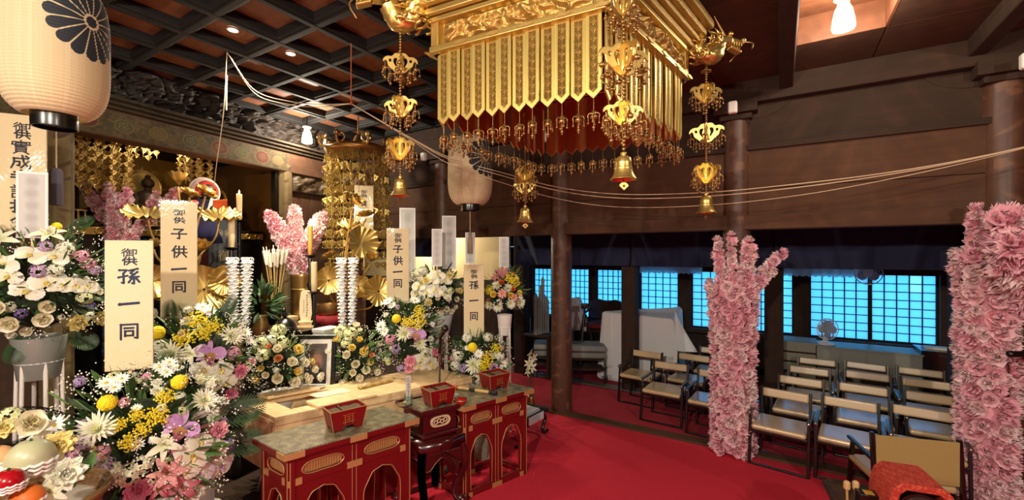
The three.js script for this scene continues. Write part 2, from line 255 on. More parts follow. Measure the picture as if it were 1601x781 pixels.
// ---------------------------------------------------------------- the altar front
const AM = -4.89;
[[1.74, 0.6], [3.84, 0]].forEach(([a, o], i) => {
  const pts = []; for (let y = 0; y <= 2.96; y += 0.08) pts.push([0.105 + 0.004 * noise.noise(y * 5, i * 3.3 + 9, 0), y]);
  const p = obj('altar_pillar', uvm(put(lathe(pts, 24), a, 0, AM), 'y', 0.8, o), M.painted); p.rotation.y = YA; p.userData.kind = 'structure';
});
{
  const fr = canvas(1024, 128, (g, w, h) => {                      // the faded painted frieze
    g.fillStyle = '#6d6247'; g.fillRect(0, 0, w, h);
    const r = rng(5);
    for (let i = 0; i < 900; i++) { g.fillStyle = ['#7f7456', '#4c4a38', '#8e8262', '#59533b', '#3f3a2a', '#76603f'][r() * 6 | 0]; g.globalAlpha = 0.35; g.beginPath(); g.ellipse(r() * w, r() * h, 4 + r() * 26, 2 + r() * 9, r() * 3, 0, 7); g.fill(); }
    g.globalAlpha = 0.75;
    for (const [x, c, rr] of [[70, '#7a3323', 40], [200, '#5b6a50', 34], [330, '#8a7a4c', 36], [470, '#56664f', 36], [610, '#7a3a26', 42], [730, '#5d6b4e', 34], [850, '#7a2f20', 42], [950, '#8b7e58', 34]]) {
      g.fillStyle = c; g.beginPath(); g.arc(x, 66, rr, 0, 7); g.fill(); g.strokeStyle = '#a4946a'; g.lineWidth = 4; g.stroke();
      g.lineWidth = 5; g.strokeStyle = '#9a8a62'; for (let k = 0; k < 5; k++) { g.beginPath(); g.arc(x + 12 * Math.cos(k * 1.26), 66 + 12 * Math.sin(k * 1.26), 9, k, k + 3.4); g.stroke(); }
    }
  });
  const beam = struct('beam_frieze', YA);
  obj('beam', uvm(box(4.6, 0.25, 0.2, 2.35, 2.91, AM, 0.012), 'x', 0.8), M.mid, beam);
  const face = new THREE.PlaneGeometry(2.1, 0.215); put(face, 2.79, 2.907, AM + 0.103); obj('painted_frieze', face, std('#b0a58c', 0.85, 0, { map: fr, bumpMap: fr, bumpScale: 0.004 }), beam);
  const face2 = new THREE.PlaneGeometry(1.0, 0.215); put(face2, 1.2, 2.907, AM + 0.103); obj('painted_frieze', face2, std('#b0a58c', 0.85, 0, { map: fr }), beam);
  obj('molding', [0, 1, 2].map((k) => uvm(box(5.4, 0.028, 0.24 + k * 0.05, 2.7, 3.05 + k * 0.032, AM + 0.02 + k * 0.02, 0.008), 'x', 0.9, k * 0.3)), std('#6f6250', 0.85, 0, { map: woodPaint, bumpMap: woodPaint, bumpScale: 0.008 }), beam);
  // the carved transom: coiling relief in dark wood
  const relief = (w, h, amp, seed, nx = 180, ny = 34) => warp(new THREE.PlaneGeometry(w, h, nx, ny), (v) => {
    const x = v.x * 3 + seed, y = v.y * 3, q = fbm(x, y, 1), edge = Math.min(1, (h / 2 - Math.abs(v.y)) * 14) * Math.min(1, (w / 2 - Math.abs(v.x)) * 14);
    v.z = amp * edge * (0.5 + 0.5 * Math.sin(7 * q + 5 * fbm(x * 0.6, y * 0.9, 5)) + 0.35 * Math.sin(26 * q));
  });
  const tr = struct('beam_transom', YA);
  obj('carving', put(relief(5.0, 0.42, 0.1, 2), 2.6, 3.33, AM - 0.02), std('#241911', 0.7, 0, { bumpMap: hammered, bumpScale: 0.006 }), tr);
  obj('backing', box(5.4, 0.44, 0.06, 2.7, 3.33, AM - 0.06), M.beam, tr);
  // side bays
  const wl = struct('wall_altar', YA);
  for (let i = 0; i < 4; i++) obj('plank', uvm(box(0.3, 2.6, 0.06, 4.09 + i * 0.305, 1.3, AM - 0.02, 0.006), 'y', 1, i * 0.3), M.mid, wl);
  for (let i = 0; i < 8; i++) obj('plank', uvm(box(0.3, 2.8, 0.06, 1.5 - i * 0.305, 1.4, AM - 0.04, 0.006), 'y', 1, i * 0.27), M.dark, wl);
  obj('carved_lintel', [put(relief(1.25, 0.22, 0.05, 8, 50, 14), 4.56, 2.68, AM + 0.06), box(1.3, 0.24, 0.1, 4.56, 2.68, AM)], std('#4a3a28', 0.55), wl);
  // the niche behind
  const niche = struct('wall_niche', YA), gl = std('#8a6420', 0.5, 0.35, { bumpMap: hammered, bumpScale: 0.004 });
  obj('back_panel', box(2.1, 3.0, 0.06, 2.79, 1.5, AM - 1.55), gl, niche);
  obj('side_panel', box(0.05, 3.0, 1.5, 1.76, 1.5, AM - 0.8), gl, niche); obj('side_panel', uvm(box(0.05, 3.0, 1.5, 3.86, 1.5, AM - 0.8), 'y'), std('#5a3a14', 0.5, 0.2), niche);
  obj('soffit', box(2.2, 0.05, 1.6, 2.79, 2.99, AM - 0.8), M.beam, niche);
  obj('jamb', uvm(box(0.05, 2.8, 0.07, 3.71, 1.4, AM + 0.02), 'y'), M.black, niche);
}
// the room behind the far bay, its lit plaster seen under the beam
{
  const w = struct('wall_anteroom', YW);
  obj('plaster', box(3.6, 1.1, 0.08, -5.4, 1.9, -5.75), std('#e6cf96', 0.9), w); for (let i = 0; i < 12; i++) obj('panel', uvm(box(0.298, 1.35, 0.09, -7.05 + i * 0.3, 0.675, -5.74, 0.006), 'y', 1, i * 0.3), M.dark, w);
}
// ---------------------------------------------------------------- lamps
function bulbLamp(name, label, p, power, baseY, drop = true, radius = 0.045) {
  const o = thing(name, label, 'ceiling lamp', p);
  obj('socket', [cyl(0.03, 0.035, 0.05, 14, 0, 0.03, 0), cyl(0.05, 0.05, 0.012, 16, 0, 0.055, 0)], M.white, o);
  const g = std('#ffdf9e', 0.6, 0, { emissive: new THREE.Color().setRGB(1, 0.72, 0.34), emissiveIntensity: 5 });
  obj('shade', lathe([[0.032, 0.01], [0.046, -0.02], [0.057, -0.075], [0.062, -0.125], [0.058, -0.14], [0.03, -0.15], [0.0, -0.152]], 20), g, o);
  lamp(p.x, p.y - 0.08, p.z, WARM, power, radius); return o;
}
bulbLamp('ceiling_lamp', 'warm glowing glass lamp in the wooden recess of the boarded ceiling', W(0.33, RC + 0.02, 3.36), 1.8);
{
  const p = P(480, 208, 5.3); p.y = 3.25;
  const o = bulbLamp('beam_lamp', 'warm glowing lamp sitting on the altar beam beside the small gilded canopy', p, 5);
  obj('wire', rod([0, 0.06, 0], [0, 0.18, 0], 0.006), M.black, o);
}
for (const [t, n, w] of [[-3.63, 1.74, 'nearer the big lantern'], [-3.63, 2.21, 'nearer the hanging cord']]) {
  const p = W(t, CH + 0.005, n), o = thing('downlight', `small round downlight in a ceiling coffer, the one ${w}`, 'downlight', p);
  obj('rim', put(new THREE.TorusGeometry(0.04, 0.007, 8, 20), 0, -0.004, 0, Math.PI / 2), M.white, o);
  obj('lens', cyl(0.036, 0.036, 0.008, 18, 0, -0.002, 0), std('#fff6e0', 0.4, 0, { emissive: new THREE.Color().setRGB(1, 0.9, 0.7), emissiveIntensity: 9 }), o);
  const s = new THREE.SpotLight(new THREE.Color().setRGB(1, 0.85, 0.62), 16, 0, rad(50), 0.7, 2); s.position.set(p.x, p.y - 0.03, p.z); s.target.position.set(p.x - 0.35, 0, p.z - 0.5); s.castShadow = true; s.shadow.radius = 1.5; scene.add(s, s.target);
}
// the same lamps go on over the part of the hall behind the photographer
for (const [t, n, pw, w] of [[-1.9, -1.6, 14, 'over the offerings'], [-0.3, -1.1, 22, 'over the entrance side'], [2.3, 0.2, 13, 'over the side aisle']]) bulbLamp('hanging_lamp', `warm glass lamp hanging ${w} outside the picture`, W(t, 2.75, n), pw, 0, true, 0.06).children.length && obj('cord', rod([0, 0.06, 0], [0, (t < SPLIT ? CH : RC) - 2.78, 0], 0.006), M.black, scene.children.filter((c) => c.name.startsWith('hanging_lamp')).pop());
{ // lights inside the niche and the anteroom, hidden behind beam and valance
  const p = A(2.6, 2.935, AM - 0.3), o = thing('niche_lamp', 'small warm lamp hidden behind the painted altar beam', 'lamp', p);
  obj('bulb', ball(0.03), std('#ffdf9e', 0.6, 0, { emissive: new THREE.Color().setRGB(1, 0.72, 0.34), emissiveIntensity: 4 }), o); obj('socket', cyl(0.016, 0.016, 0.06, 10, 0, 0.045, 0), M.black, o); lamp(p.x, p.y, p.z, WARM, 0.8, 0.03);
  const q = W(-5.1, 2.2, 5.3), o2 = thing('anteroom_lamp', 'warm lamp hanging in the room beyond the far bay', 'lamp', q);
  obj('bulb', ball(0.05), std('#ffdf9e', 0.6, 0, { emissive: new THREE.Color().setRGB(1, 0.72, 0.34), emissiveIntensity: 4 }), o2); obj('cord', rod([0, 0.04, 0], [0, 0.34, 0], 0.005), M.black, o2); lamp(q.x, q.y, q.z, WARM, 7, 0.05);
}
// ---------------------------------------------------------------- paper lanterns with the sixteen-petal crest
function crest(g, cx, cy, r) {
  g.fillStyle = '#1b2430';
  for (let k = 0; k < 16; k++) {
    g.save(); g.translate(cx, cy); g.rotate(k * Math.PI / 8); g.beginPath();
    const a = Math.PI / 16 - 0.022; g.moveTo(r * 0.2, -r * 0.2 * Math.tan(a * 0.8)); g.lineTo(r * 0.86, -r * 0.86 * Math.tan(a)); g.arc(r * 0.86, 0, r * 0.86 * Math.tan(a), -Math.PI / 2, Math.PI / 2); g.lineTo(r * 0.2, r * 0.2 * Math.tan(a * 0.8)); g.closePath(); g.fill(); g.restore();
  }
  g.beginPath(); g.arc(cx, cy, r * 0.14, 0, 7); g.fill();
}
const lanternPrint = canvas(2048, 1024, (g, w, h) => {
  g.fillStyle = '#e0cba2'; g.fillRect(0, 0, w, h); const r = rng(3);
  for (let i = 0; i < 260; i++) { g.fillStyle = r() > 0.5 ? '#f3e6c8' : '#e2cfa6'; g.globalAlpha = 0.25; g.fillRect(r() * w, 0, 2 + r() * 10, h); } g.globalAlpha = 1;
  for (const x of [0.25, 0.75]) crest(g, x * w, h * 0.33, 285);
});
const lanternPaper = phys('#ffffff', 0.75, 0, { map: lanternPrint, transmission: 0.35, thickness: 0 });
function lantern(name, label, p, R, Hh, turn, tassel) {
  const o = thing(name, label, 'lantern', p, turn), pts = [], N = 44;
  const prof = (v) => R * Math.pow(Math.max(0.02, 1 - Math.pow(Math.abs(2 * v - 1), 4.2)), 0.42) * (1 - 0.03 * v);
  for (let i = 0; i <= N * 4; i++) { const v = 0.035 + 0.93 * i / (N * 4); pts.push([prof(v) + 0.0042 * Math.abs(Math.sin(i * Math.PI / 4)), v * Hh]); }
  obj('paper', lathe(pts, 64), lanternPaper, o);
  const rr = R * 0.42;
  obj('bottom_ring', lathe([[rr * 0.92, -0.03], [rr, -0.03], [rr * 1.02, 0.045], [rr * 0.94, 0.05], [rr * 0.9, 0.0], [rr * 0.9, -0.03]], 32), M.black, o);
  obj('top_ring', lathe([[rr * 0.92, Hh - 0.03], [rr * 1.02, Hh - 0.03], [rr, Hh + 0.045], [rr * 0.9, Hh + 0.045], [rr * 0.9, Hh - 0.03]], 32), M.black, o);
  obj('bottom', cyl(rr * 0.92, rr * 0.92, 0.01, 28, 0, -0.01, 0), M.black, o);
  obj('hanger', rod([0, Hh, 0], [0, CH - 0.1 - p.y, 0], 0.006), M.black, o);
  if (tassel) { obj('cord', rod([0, -0.02, 0], [0, -0.2, 0], 0.004), M.rope, o); obj('tassel', [lathe([[0.0, -0.2], [0.014, -0.215], [0.016, -0.235], [0.01, -0.25], [0.021, -0.262], [0.024, -0.4], [0.0, -0.4]], 12)], std('#8d7d68', 0.9), o); }
  return o;
}
lantern('paper_lantern', 'large cream paper lantern with a dark chrysanthemum crest beside the coffered ceiling', P(86, 190, 2.0), 0.188, 0.68, rad(-5));
lantern('paper_lantern', 'cream paper lantern with a tassel hanging beyond the gilded canopy', P(735, 324, 3.75), 0.19, 0.62, rad(-40), true);
{ // the big lantern's own tassel, beside the altar pillar
  const p = P(88, 262, 2.9), o = thing('tassel', 'grey purple tassel hanging before the worn altar pillar', 'tassel', p);
  obj('fringe', lathe([[0.0, 0], [0.026, -0.01], [0.033, -0.03], [0.034, -0.25], [0.0, -0.25]], 14), std('#4a4350', 0.9), o); obj('cord', rod([0, 0, 0], [0, CH - 0.06 - p.y, 0], 0.004), M.rope, o);
}
// ---------------------------------------------------------------- the great gilded canopy
const cN = V(0.384, 0, -1.8), cL = V(-0.383, 0, -2.19), cR = V(0.985, 0, -2.51), cB = V(0.218, 0, -2.9), FB = 2.75;
const pendantGeo = (() => {                                         // a small four-armed drop ornament, hook at the origin
  const a = [rod([0, 0, 0], [0, -0.05, 0], 0.0012, 5), put(lathe([[0, -0.045], [0.01, -0.052], [0.006, -0.06], [0.013, -0.068], [0.016, -0.08], [0.005, -0.085], [0, -0.086]], 10))];
  for (let k = 0; k < 4; k++) { const th = k * Math.PI / 2 + 0.5, c = Math.cos(th), s = Math.sin(th); a.push(tube([[0, -0.062, 0], [c * 0.017, -0.058, s * 0.017], [c * 0.025, -0.07, s * 0.025], [c * 0.021, -0.078, s * 0.021]], 0.0024, 8, 4), rod([c * 0.023, -0.075, s * 0.023], [c * 0.023, -0.096, s * 0.023], 0.001, 4), ball(0.0055, c * 0.023, -0.1, s * 0.023, 7)); }
  a.push(rod([0, -0.085, 0], [0, -0.112, 0], 0.0015, 5), ball(0.0075, 0, -0.118, 0, 8), cyl(0.002, 0.005, 0.01, 6, 0, -0.128, 0)); return join(a);
})();
const pendantFine = M.bronze;
{
  const o = thing('gilded_canopy', 'large square gilded temple canopy with chased hanging plates and dragon corners', 'canopy', [0, 0, 0]);
  const w = 0.067, h = 0.355, outer = [[-w / 2, 0], [w / 2, 0], [w / 2, -h + 0.032], [0, -h], [-w / 2, -h + 0.032]];
  const b = 0.012, inner = [[-w / 2 + b, -b * 0.6], [-w / 2 + b, -h + 0.032 + b * 0.6], [0, -h + b * 1.55], [w / 2 - b, -h + 0.032 + b * 0.6], [w / 2 - b, -b * 0.6]];
  const rim = slab(poly(outer, [inner]), 0.004, 0.0016), mid = slab(poly(outer), 0.002), i2 = 0.0035;
  const groove = slab(poly(inner.map(([x, y]) => [x * 0.99, y]), [[[-w / 2 + b + i2, -b * 0.6 - i2], [w / 2 - b - i2, -b * 0.6 - i2], [w / 2 - b - i2, -h + 0.034 + b * 0.6], [0, -h + b * 1.55 + i2 * 1.4], [-w / 2 + b + i2, -h + 0.034 + b * 0.6]]]), 0.0036, 0.0008);
  const plateGeo = join([rim, groove]), fieldGeo = uvm(put(slab(poly(inner), 0.001), 0, 0, 0.001), 'y', 7), backGeo = put(mid.clone(), 0, 0, -0.0026);
  const backMat = phys('#b8742e', 0.4, 0.35, { clearcoat: 0.3, clearcoatRoughness: 0.3 });
  const cen = cN.clone().add(cB).multiplyScalar(0.5), corners = [cL, cN, cR, cB];
  const sides = [[cL, cN, 12], [cN, cR, 13], [cR, cB, 12], [cB, cL, 13]];
  sides.forEach(([a, c, n], si) => {
    const d = c.clone().sub(a), len = d.length(), turn = Math.atan2(-d.z, d.x), at = a.clone().lerp(c, 0.5);
    const rail = new THREE.Group(); rail.name = 'frame_side'; rail.position.set(at.x, FB, at.z); rail.rotation.y = turn; o.add(rail);
    const mould = (y, hh, out, ext, m = 0.006) => box(len + ext, hh, 0.05 + out * 2, 0, y + hh / 2, out * 0.2, m);
    obj('fascia', [mould(0, 0.032, 0.012, 0.03), mould(0.148, 0.026, 0.014, 0.034), box(0.045, 0.13, 0.062, -len / 2 + 0.012, 0.088, 0, 0.006), box(0.045, 0.13, 0.062, len / 2 - 0.012, 0.088, 0, 0.006), box(len, 0.16, 0.02, 0, 0.08, -0.015)], M.gold, rail);
    obj('cornice', [mould(0.178, 0.036, 0.03, 0.07, 0.01), mould(0.218, 0.03, 0.05, 0.11, 0.01), mould(0.252, 0.04, 0.072, 0.16, 0.012), mould(0.296, 0.05, 0.1, 0.22, 0.014)], si % 2 ? M.goldDull : M.gold, rail);
    const fit = []; for (let k = -2; k <= 2; k++) fit.push(put(slab(poly(spline([[-0.05, 0], [-0.02, 0.013], [0, 0.006], [0.02, 0.013], [0.05, 0], [0.02, -0.01], [0, -0.005], [-0.02, -0.01]])), 0.004, 0.001), k * len / 5, 0.196, 0.052), put(slab(poly(spline([[-0.04, 0], [0, 0.01], [0.04, 0], [0, -0.009]])), 0.003, 0.001), (k + 0.5) * len / 5, 0.016, 0.04));
    obj('fitting', fit, M.goldDull, rail);
    const relief = warp(new THREE.PlaneGeometry(len - 0.1, 0.112, 190, 30), (v) => {     // phoenix and clouds
      const x = v.x * 9 + si * 5, y = v.y * 12, e = Math.min(1, (0.056 - Math.abs(v.y)) * 60) * Math.min(1, ((len - 0.1) / 2 - Math.abs(v.x)) * 30), q = fbm(x * 0.5, y * 0.7, si);
      const body = Math.exp(-Math.pow((v.y - 0.018 * Math.sin(v.x * 14)) / 0.02, 2)) * 0.6, wings = Math.sin(v.x * 95 + v.y * 120 * Math.sin(v.x * 9)) * Math.exp(-Math.pow(v.x / 0.24, 2));
      v.z = e * (0.012 + 0.014 * Math.sin(9 * q + y) + 0.016 * body + 0.007 * wings + 0.005 * Math.sin(34 * q));
    });
    obj('carving', put(relief, 0, 0.09, 0.004), M.goldDull, rail);
    for (let k = 0; k < n; k++) {
      const u = (k + 0.5) / n - 0.5, x = u * (len - 0.02), front = k % 2 ? 0.007 : -0.006;
      const pl = obj('plate', plateGeo, M.goldBright, o); pl.position.copy(at).add(V(x * Math.cos(turn), FB + 0.006, -x * Math.sin(turn))).add(V(Math.sin(turn), 0, Math.cos(turn)).multiplyScalar(front)); pl.rotation.y = turn + 0.03 * Math.sin(k * 2.3 + si);
      obj('field', fieldGeo, M.goldChased, pl); obj('backing', backGeo, backMat, pl);
      const pe = obj('pendant', pendantGeo, pendantFine, o); pe.position.copy(pl.position).add(V(0, -h - 0.002, 0)); pe.rotation.y = k * 1.3;
    }
  });
  const deck = poly([cL, cN, cR, cB].map((q) => { const v = q.clone().sub(cen).multiplyScalar(0.97).add(cen); return [v.x, -v.z]; }));
  obj('soffit', put(slab(deck, 0.03), 0, FB + 0.12, 0, -Math.PI / 2), std('#3c160b', 0.5), o);
  const roof = poly([cL, cN, cR, cB].map((q) => { const v = q.clone().sub(cen).multiplyScalar(1.2).add(cen); return [v.x, -v.z]; }));
  obj('roof', [put(slab(roof, 0.05), 0, FB + 0.34, 0, -Math.PI / 2), cyl(0.42, 0.18, 0.2, 4, cen.x, FB + 0.48, cen.z)], M.goldDull, o);
  obj('rod', cyl(0.02, 0.02, 0.3, 10, cen.x, FB + 0.7, cen.z), M.bronze, o);
  // a dragon at each corner: scaled neck curling out, horned head with open jaws, cloud scrolls below
  for (const q of corners) {
    const d = q.clone().sub(cen).normalize(), turn = Math.atan2(-d.z, d.x), g = new THREE.Group(); g.name = 'dragon'; g.position.set(q.x + d.x * 0.02, FB + 0.21, q.z + d.z * 0.02); g.rotation.y = turn; o.add(g);
    const neck = warp(tube([[-0.12, 0.02, 0], [-0.02, 0.1, 0.02], [0.06, 0.07, -0.02], [0.1, -0.03, 0], [0.16, -0.05, 0.02], [0.21, 0.02, 0]], 0.05, 60, 18), (v, i) => { const k = 1 + 0.0; v.y += 0.006 * Math.sin(i * 1.9) * k; v.z += 0.005 * Math.sin(i * 2.7); });
    obj('neck', neck, M.gold, g);
    const sc = []; for (let k = 0; k < 46; k++) { const f = k / 46, x = -0.05 + f * 0.24, th = k * 2.4; sc.push(put(new THREE.TorusGeometry(0.014, 0.005, 5, 9), x, 0.03 + 0.05 * Math.cos(f * 5) + 0.045 * Math.cos(th), 0.056 * Math.sin(th), th, 0.4, 0)); }
    for (let k = 0; k < 9; k++) sc.push(put(new THREE.TorusGeometry(0.02 + 0.006 * (k % 3), 0.008, 6, 12, 5), 0.02 + k * 0.016, -0.06 + 0.016 * Math.sin(k * 2), 0.05 * Math.cos(k * 2.1), k, k * 0.7, 0));
    obj('scale', sc, M.gold, g);
    const head = [put(soft(0.11, 0.06, 0.075, 0.028), 0.25, 0.05, 0), put(soft(0.09, 0.026, 0.055, 0.012), 0.335, 0.052, 0, 0, 0, -0.1), put(soft(0.08, 0.018, 0.048, 0.009), 0.325, 0.005, 0, 0, 0, -0.35), ball(0.016, 0.375, 0.062, 0.016, 8), ball(0.016, 0.375, 0.062, -0.016, 8)];
    for (const s of [-1, 1]) { head.push(ball(0.015, 0.275, 0.083, s * 0.03, 8), rod([0.24, 0.07, s * 0.025], [0.15, 0.16, s * 0.05], 0.009, 7, 0.003), put(new THREE.ConeGeometry(0.014, 0.05, 6), 0.2, 0.06, s * 0.05, s * 0.9, 0, 0.6), tube([[0.36, 0.05, s * 0.02], [0.4, 0.03, s * 0.06], [0.37, -0.02, s * 0.09]], 0.004, 8, 5)); for (let k = 0; k < 4; k++) head.push(put(new THREE.ConeGeometry(0.005, 0.022, 5), 0.31 + k * 0.017, 0.032, s * 0.02, Math.PI), put(new THREE.ConeGeometry(0.005, 0.018, 5), 0.3 + k * 0.016, 0.018, s * 0.018)); }
    for (let k = 0; k < 9; k++) head.push(put(new THREE.ConeGeometry(0.012, 0.07, 5), 0.19 - 0.01 * (k % 3), 0.05 + 0.045 * Math.cos(k * 0.7), 0.06 * Math.sin(k * 0.7), 0.7 * Math.sin(k * 0.7), 0, 1.3));
    obj('head', head, M.gold, g);
  }
}
// ---------------------------------------------------------------- bell garlands hanging from the four dragons
const wingShape = poly(spline([[0.004, 0.052], [0.03, 0.055], [0.05, 0.036], [0.075, 0.036], [0.098, 0.02], [0.1, 0.002], [0.088, 0.012], [0.078, 0.006], [0.07, -0.02], [0.045, -0.042], [0.028, -0.058], [0.004, -0.062]], 3), [spline([[0.018, 0.026], [0.036, 0.026], [0.042, 0.006], [0.03, -0.02], [0.018, -0.03], [0.024, 0.0]], 3), spline([[0.054, 0.018], [0.066, 0.02], [0.068, 0.006], [0.056, 0.0]], 3)]);
const tierGeo = (k = 1) => { const a = []; for (let i = 0; i < 4; i++) { a.push(put(slab(wingShape, 0.004, 0.0025, 3), 0, 0, -0.002, 0, i * Math.PI / 2)); } a.push(lathe([[0, 0.062], [0.01, 0.058], [0.006, 0.05], [0.014, 0.03], [0.009, 0.0], [0.015, -0.03], [0.008, -0.06], [0, -0.064]], 10)); const g = join(a); g.scale(k, k, k); return g; };
const beadGeo = (y0, y1, r = 0.008) => { const a = []; for (let y = y0; y > y1; y -= r * 2.1) a.push(ball(r, 0, y, 0, 7)); return a; };
const dropGeo = (() => { const a = [rod([0, 0, 0], [0, -0.022, 0], 0.0015, 5), lathe([[0, -0.018], [0.009, -0.026], [0.012, -0.034], [0.006, -0.04], [0, -0.041]], 8)]; for (let i = 0; i < 3; i++) { const c = Math.cos(i * 2.1), s = Math.sin(i * 2.1); a.push(tube([[0, -0.03, 0], [c * 0.014, -0.027, s * 0.014], [c * 0.02, -0.04, s * 0.02]], 0.002, 6, 4), rod([c * 0.02, -0.04, s * 0.02], [c * 0.02, -0.055, s * 0.02], 0.001, 4), ball(0.006, c * 0.02, -0.06, s * 0.02, 6)); } a.push(rod([0, -0.04, 0], [0, -0.07, 0], 0.0012, 4), ball(0.0075, 0, -0.077, 0, 7)); return join(a); })();
const bellGeo = () => [lathe([[0, 0.118], [0.012, 0.114], [0.013, 0.104], [0.004, 0.1], [0.02, 0.098], [0.03, 0.09], [0.032, 0.075], [0.034, 0.074], [0.034, 0.069], [0.033, 0.068], [0.035, 0.05], [0.037, 0.049], [0.037, 0.044], [0.036, 0.043], [0.042, 0.022], [0.05, 0.008], [0.056, 0.002], [0.054, 0], [0.046, 0.01], [0.03, 0.06], [0.0, 0.085]], 28)];
const clapperGeo = () => [rod([0, 0.05, 0], [0, -0.012, 0], 0.002, 5), put(slab(poly(spline([[0, 0.008], [0.012, 0.004], [0.02, -0.006], [0.01, -0.016], [0, -0.024], [-0.01, -0.016], [-0.02, -0.006], [-0.012, 0.004]]), [spline([[0, -0.002], [0.005, -0.008], [0, -0.014], [-0.005, -0.008]])]), 0.003, 0.001), 0, -0.018, 0)];
function garland(label, p, top, tiers, bellY, scale = 1, turn = 0.5) {
  const o = thing('bell_garland', label, 'bell garland', [p.x, top, p.z], turn, 'gilded bell garlands under the canopy');
  obj('string', beadGeo(0, bellY - top + 0.12 * scale, 0.0068), M.bronze, o);
  obj('cap', put(lathe([[0, 0.012], [0.01, 0.012], [0.03, 0.0], [0.032, -0.004], [0.01, 0.0], [0, 0]], 8), 0, -0.05, 0), M.goldDull, o);
  tiers.forEach(([y, k]) => {
    const t = obj('tier', tierGeo(k), M.gold, o); t.position.y = y - top; t.rotation.y = y * 9;
    for (let i = 0; i < 4; i++) { const th = i * Math.PI / 2, d = obj('drop', dropGeo, M.bronze, t); d.position.set(Math.cos(th) * 0.09 * k, 0.0, Math.sin(th) * 0.09 * k); const e = obj('drop', dropGeo, M.bronze, t); e.position.set(Math.cos(th + 0.25) * 0.06 * k, -0.03 * k, Math.sin(th + 0.25) * 0.06 * k); }
  });
  const bell = obj('bell', bellGeo(), M.gold, o); bell.position.y = bellY - top; bell.scale.setScalar(scale); obj('clapper', clapperGeo(), M.bronze, bell);
}
const gy = (py, d) => EYE - (py - CY) / F * d;
garland('gilded bell garland hanging before the corner nearest the viewer, overlapping the canopy plates', P(975, 0, 1.56), 2.8, [[gy(8, 1.56), 0.62], [gy(92, 1.56), 0.95], [gy(176, 1.56), 0.72]], gy(281, 1.56), 0.86, 0.2);
garland('gilded bell garland beside the coffered ceiling with three openwork tiers', P(626, 0, 2.16), gy(30, 2.16), [[gy(98, 2.16), 0.82], [gy(166, 2.16), 0.86], [gy(232, 2.16), 0.9]], gy(306, 2.16), 0.86, 1.0);
garland('gilded bell garland hanging clear before the boarded hall wall', P(1104, 0, 2.6), gy(98, 2.6), [[gy(145, 2.6), 0.95], [gy(207, 2.6), 0.95], [gy(270, 2.6), 1]], gy(333, 2.6), 1.05, 0.75);
garland('gilded bell garland at the far corner behind the canopy, its bell near the round pillar', P(821, 0, 3.1), 2.7, [[gy(120, 3.1), 0.9], [gy(190, 3.1), 0.9], [gy(272, 3.1), 0.95], [gy(292, 3.1), 0.8]], gy(347, 3.1), 1.05, 0.3);
// ---------------------------------------------------------------- the small gilded canopy with its curtain of strands
{
  const p = P(560, 398, 5.2), top = 3.0, R = 0.36, o = thing('small_canopy', 'small dark gilded canopy with a curtain of golden strands before the far bay', 'canopy', [p.x, top, p.z]);
  obj('frame', [lathe([[0, 0.06], [R * 0.55, 0.05], [R * 0.9, 0.0], [R * 1.05, 0.02], [R * 1.08, -0.02], [R, -0.05], [R * 0.9, -0.05], [0, -0.03]], 8)], M.bronze, o);
  for (let k = 0; k < 8; k++) { const th = k * Math.PI / 4 + 0.2, c = Math.cos(th), s = Math.sin(th); obj('scroll', [tube([[c * R * 0.9, 0.02, s * R * 0.9], [c * R * 1.1, 0.0, s * R * 1.1], [c * R * 1.22, 0.06, s * R * 1.22], [c * R * 1.12, 0.12, s * R * 1.12], [c * R * 1.06, 0.08, s * R * 1.06]], 0.018, 14, 6), ball(0.03, c * R * 1.2, 0.1, s * R * 1.2, 7), put(new THREE.TorusGeometry(0.05, 0.012, 6, 14), c * R * 1.0, 0.07, s * R, 0, -th + Math.PI / 2)], k % 2 ? M.goldDull : M.bronze, o); }
  obj('rod', [rod([0, 0.04, 0], [0, CH - top - 0.1, 0], 0.008), lathe([[0, 0.2], [0.04, 0.16], [0.06, 0.1], [0.14, 0.06], [0, 0.05]], 12)], M.bronze, o);
  const small = (() => { const a = []; for (let i = 0; i < 3; i++) a.push(put(slab(wingShape, 0.004, 0.002, 2), 0, 0, -0.002, 0, i * 2.094)); const g = join(a); g.scale(0.5, 0.62, 0.5); const b = [g]; for (let i = 0; i < 3; i++) { const c = Math.cos(i * 2.094), s = -Math.sin(i * 2.094); b.push(rod([c * 0.046, 0, s * 0.046], [c * 0.046, -0.045, s * 0.046], 0.002, 4), ball(0.007, c * 0.046, -0.05, s * 0.046, 6), ball(0.006, c * 0.02, -0.055, s * 0.02, 5)); } return join(b); })();
  const strand = (n) => { const a = [rod([0, 0, 0], [0, -n * 0.125, 0], 0.003, 5)]; for (let i = 0; i < n; i++) a.push(put(small.clone(), 0, -0.07 - i * 0.125, 0, 0, i * 0.7)); return join(a); };
  const s7 = strand(10), s8 = strand(11), s6 = strand(9);
  for (let k = 0; k < 26; k++) { const th = k * Math.PI / 13, m = obj('strand', [s7, s8, s6][k % 3], k % 2 ? M.goldBright : M.gold, o); m.position.set(Math.cos(th) * R * (k % 2 ? 0.97 : 0.8), -0.05, Math.sin(th) * R * (k % 2 ? 0.97 : 0.8)); m.rotation.y = k; }
}
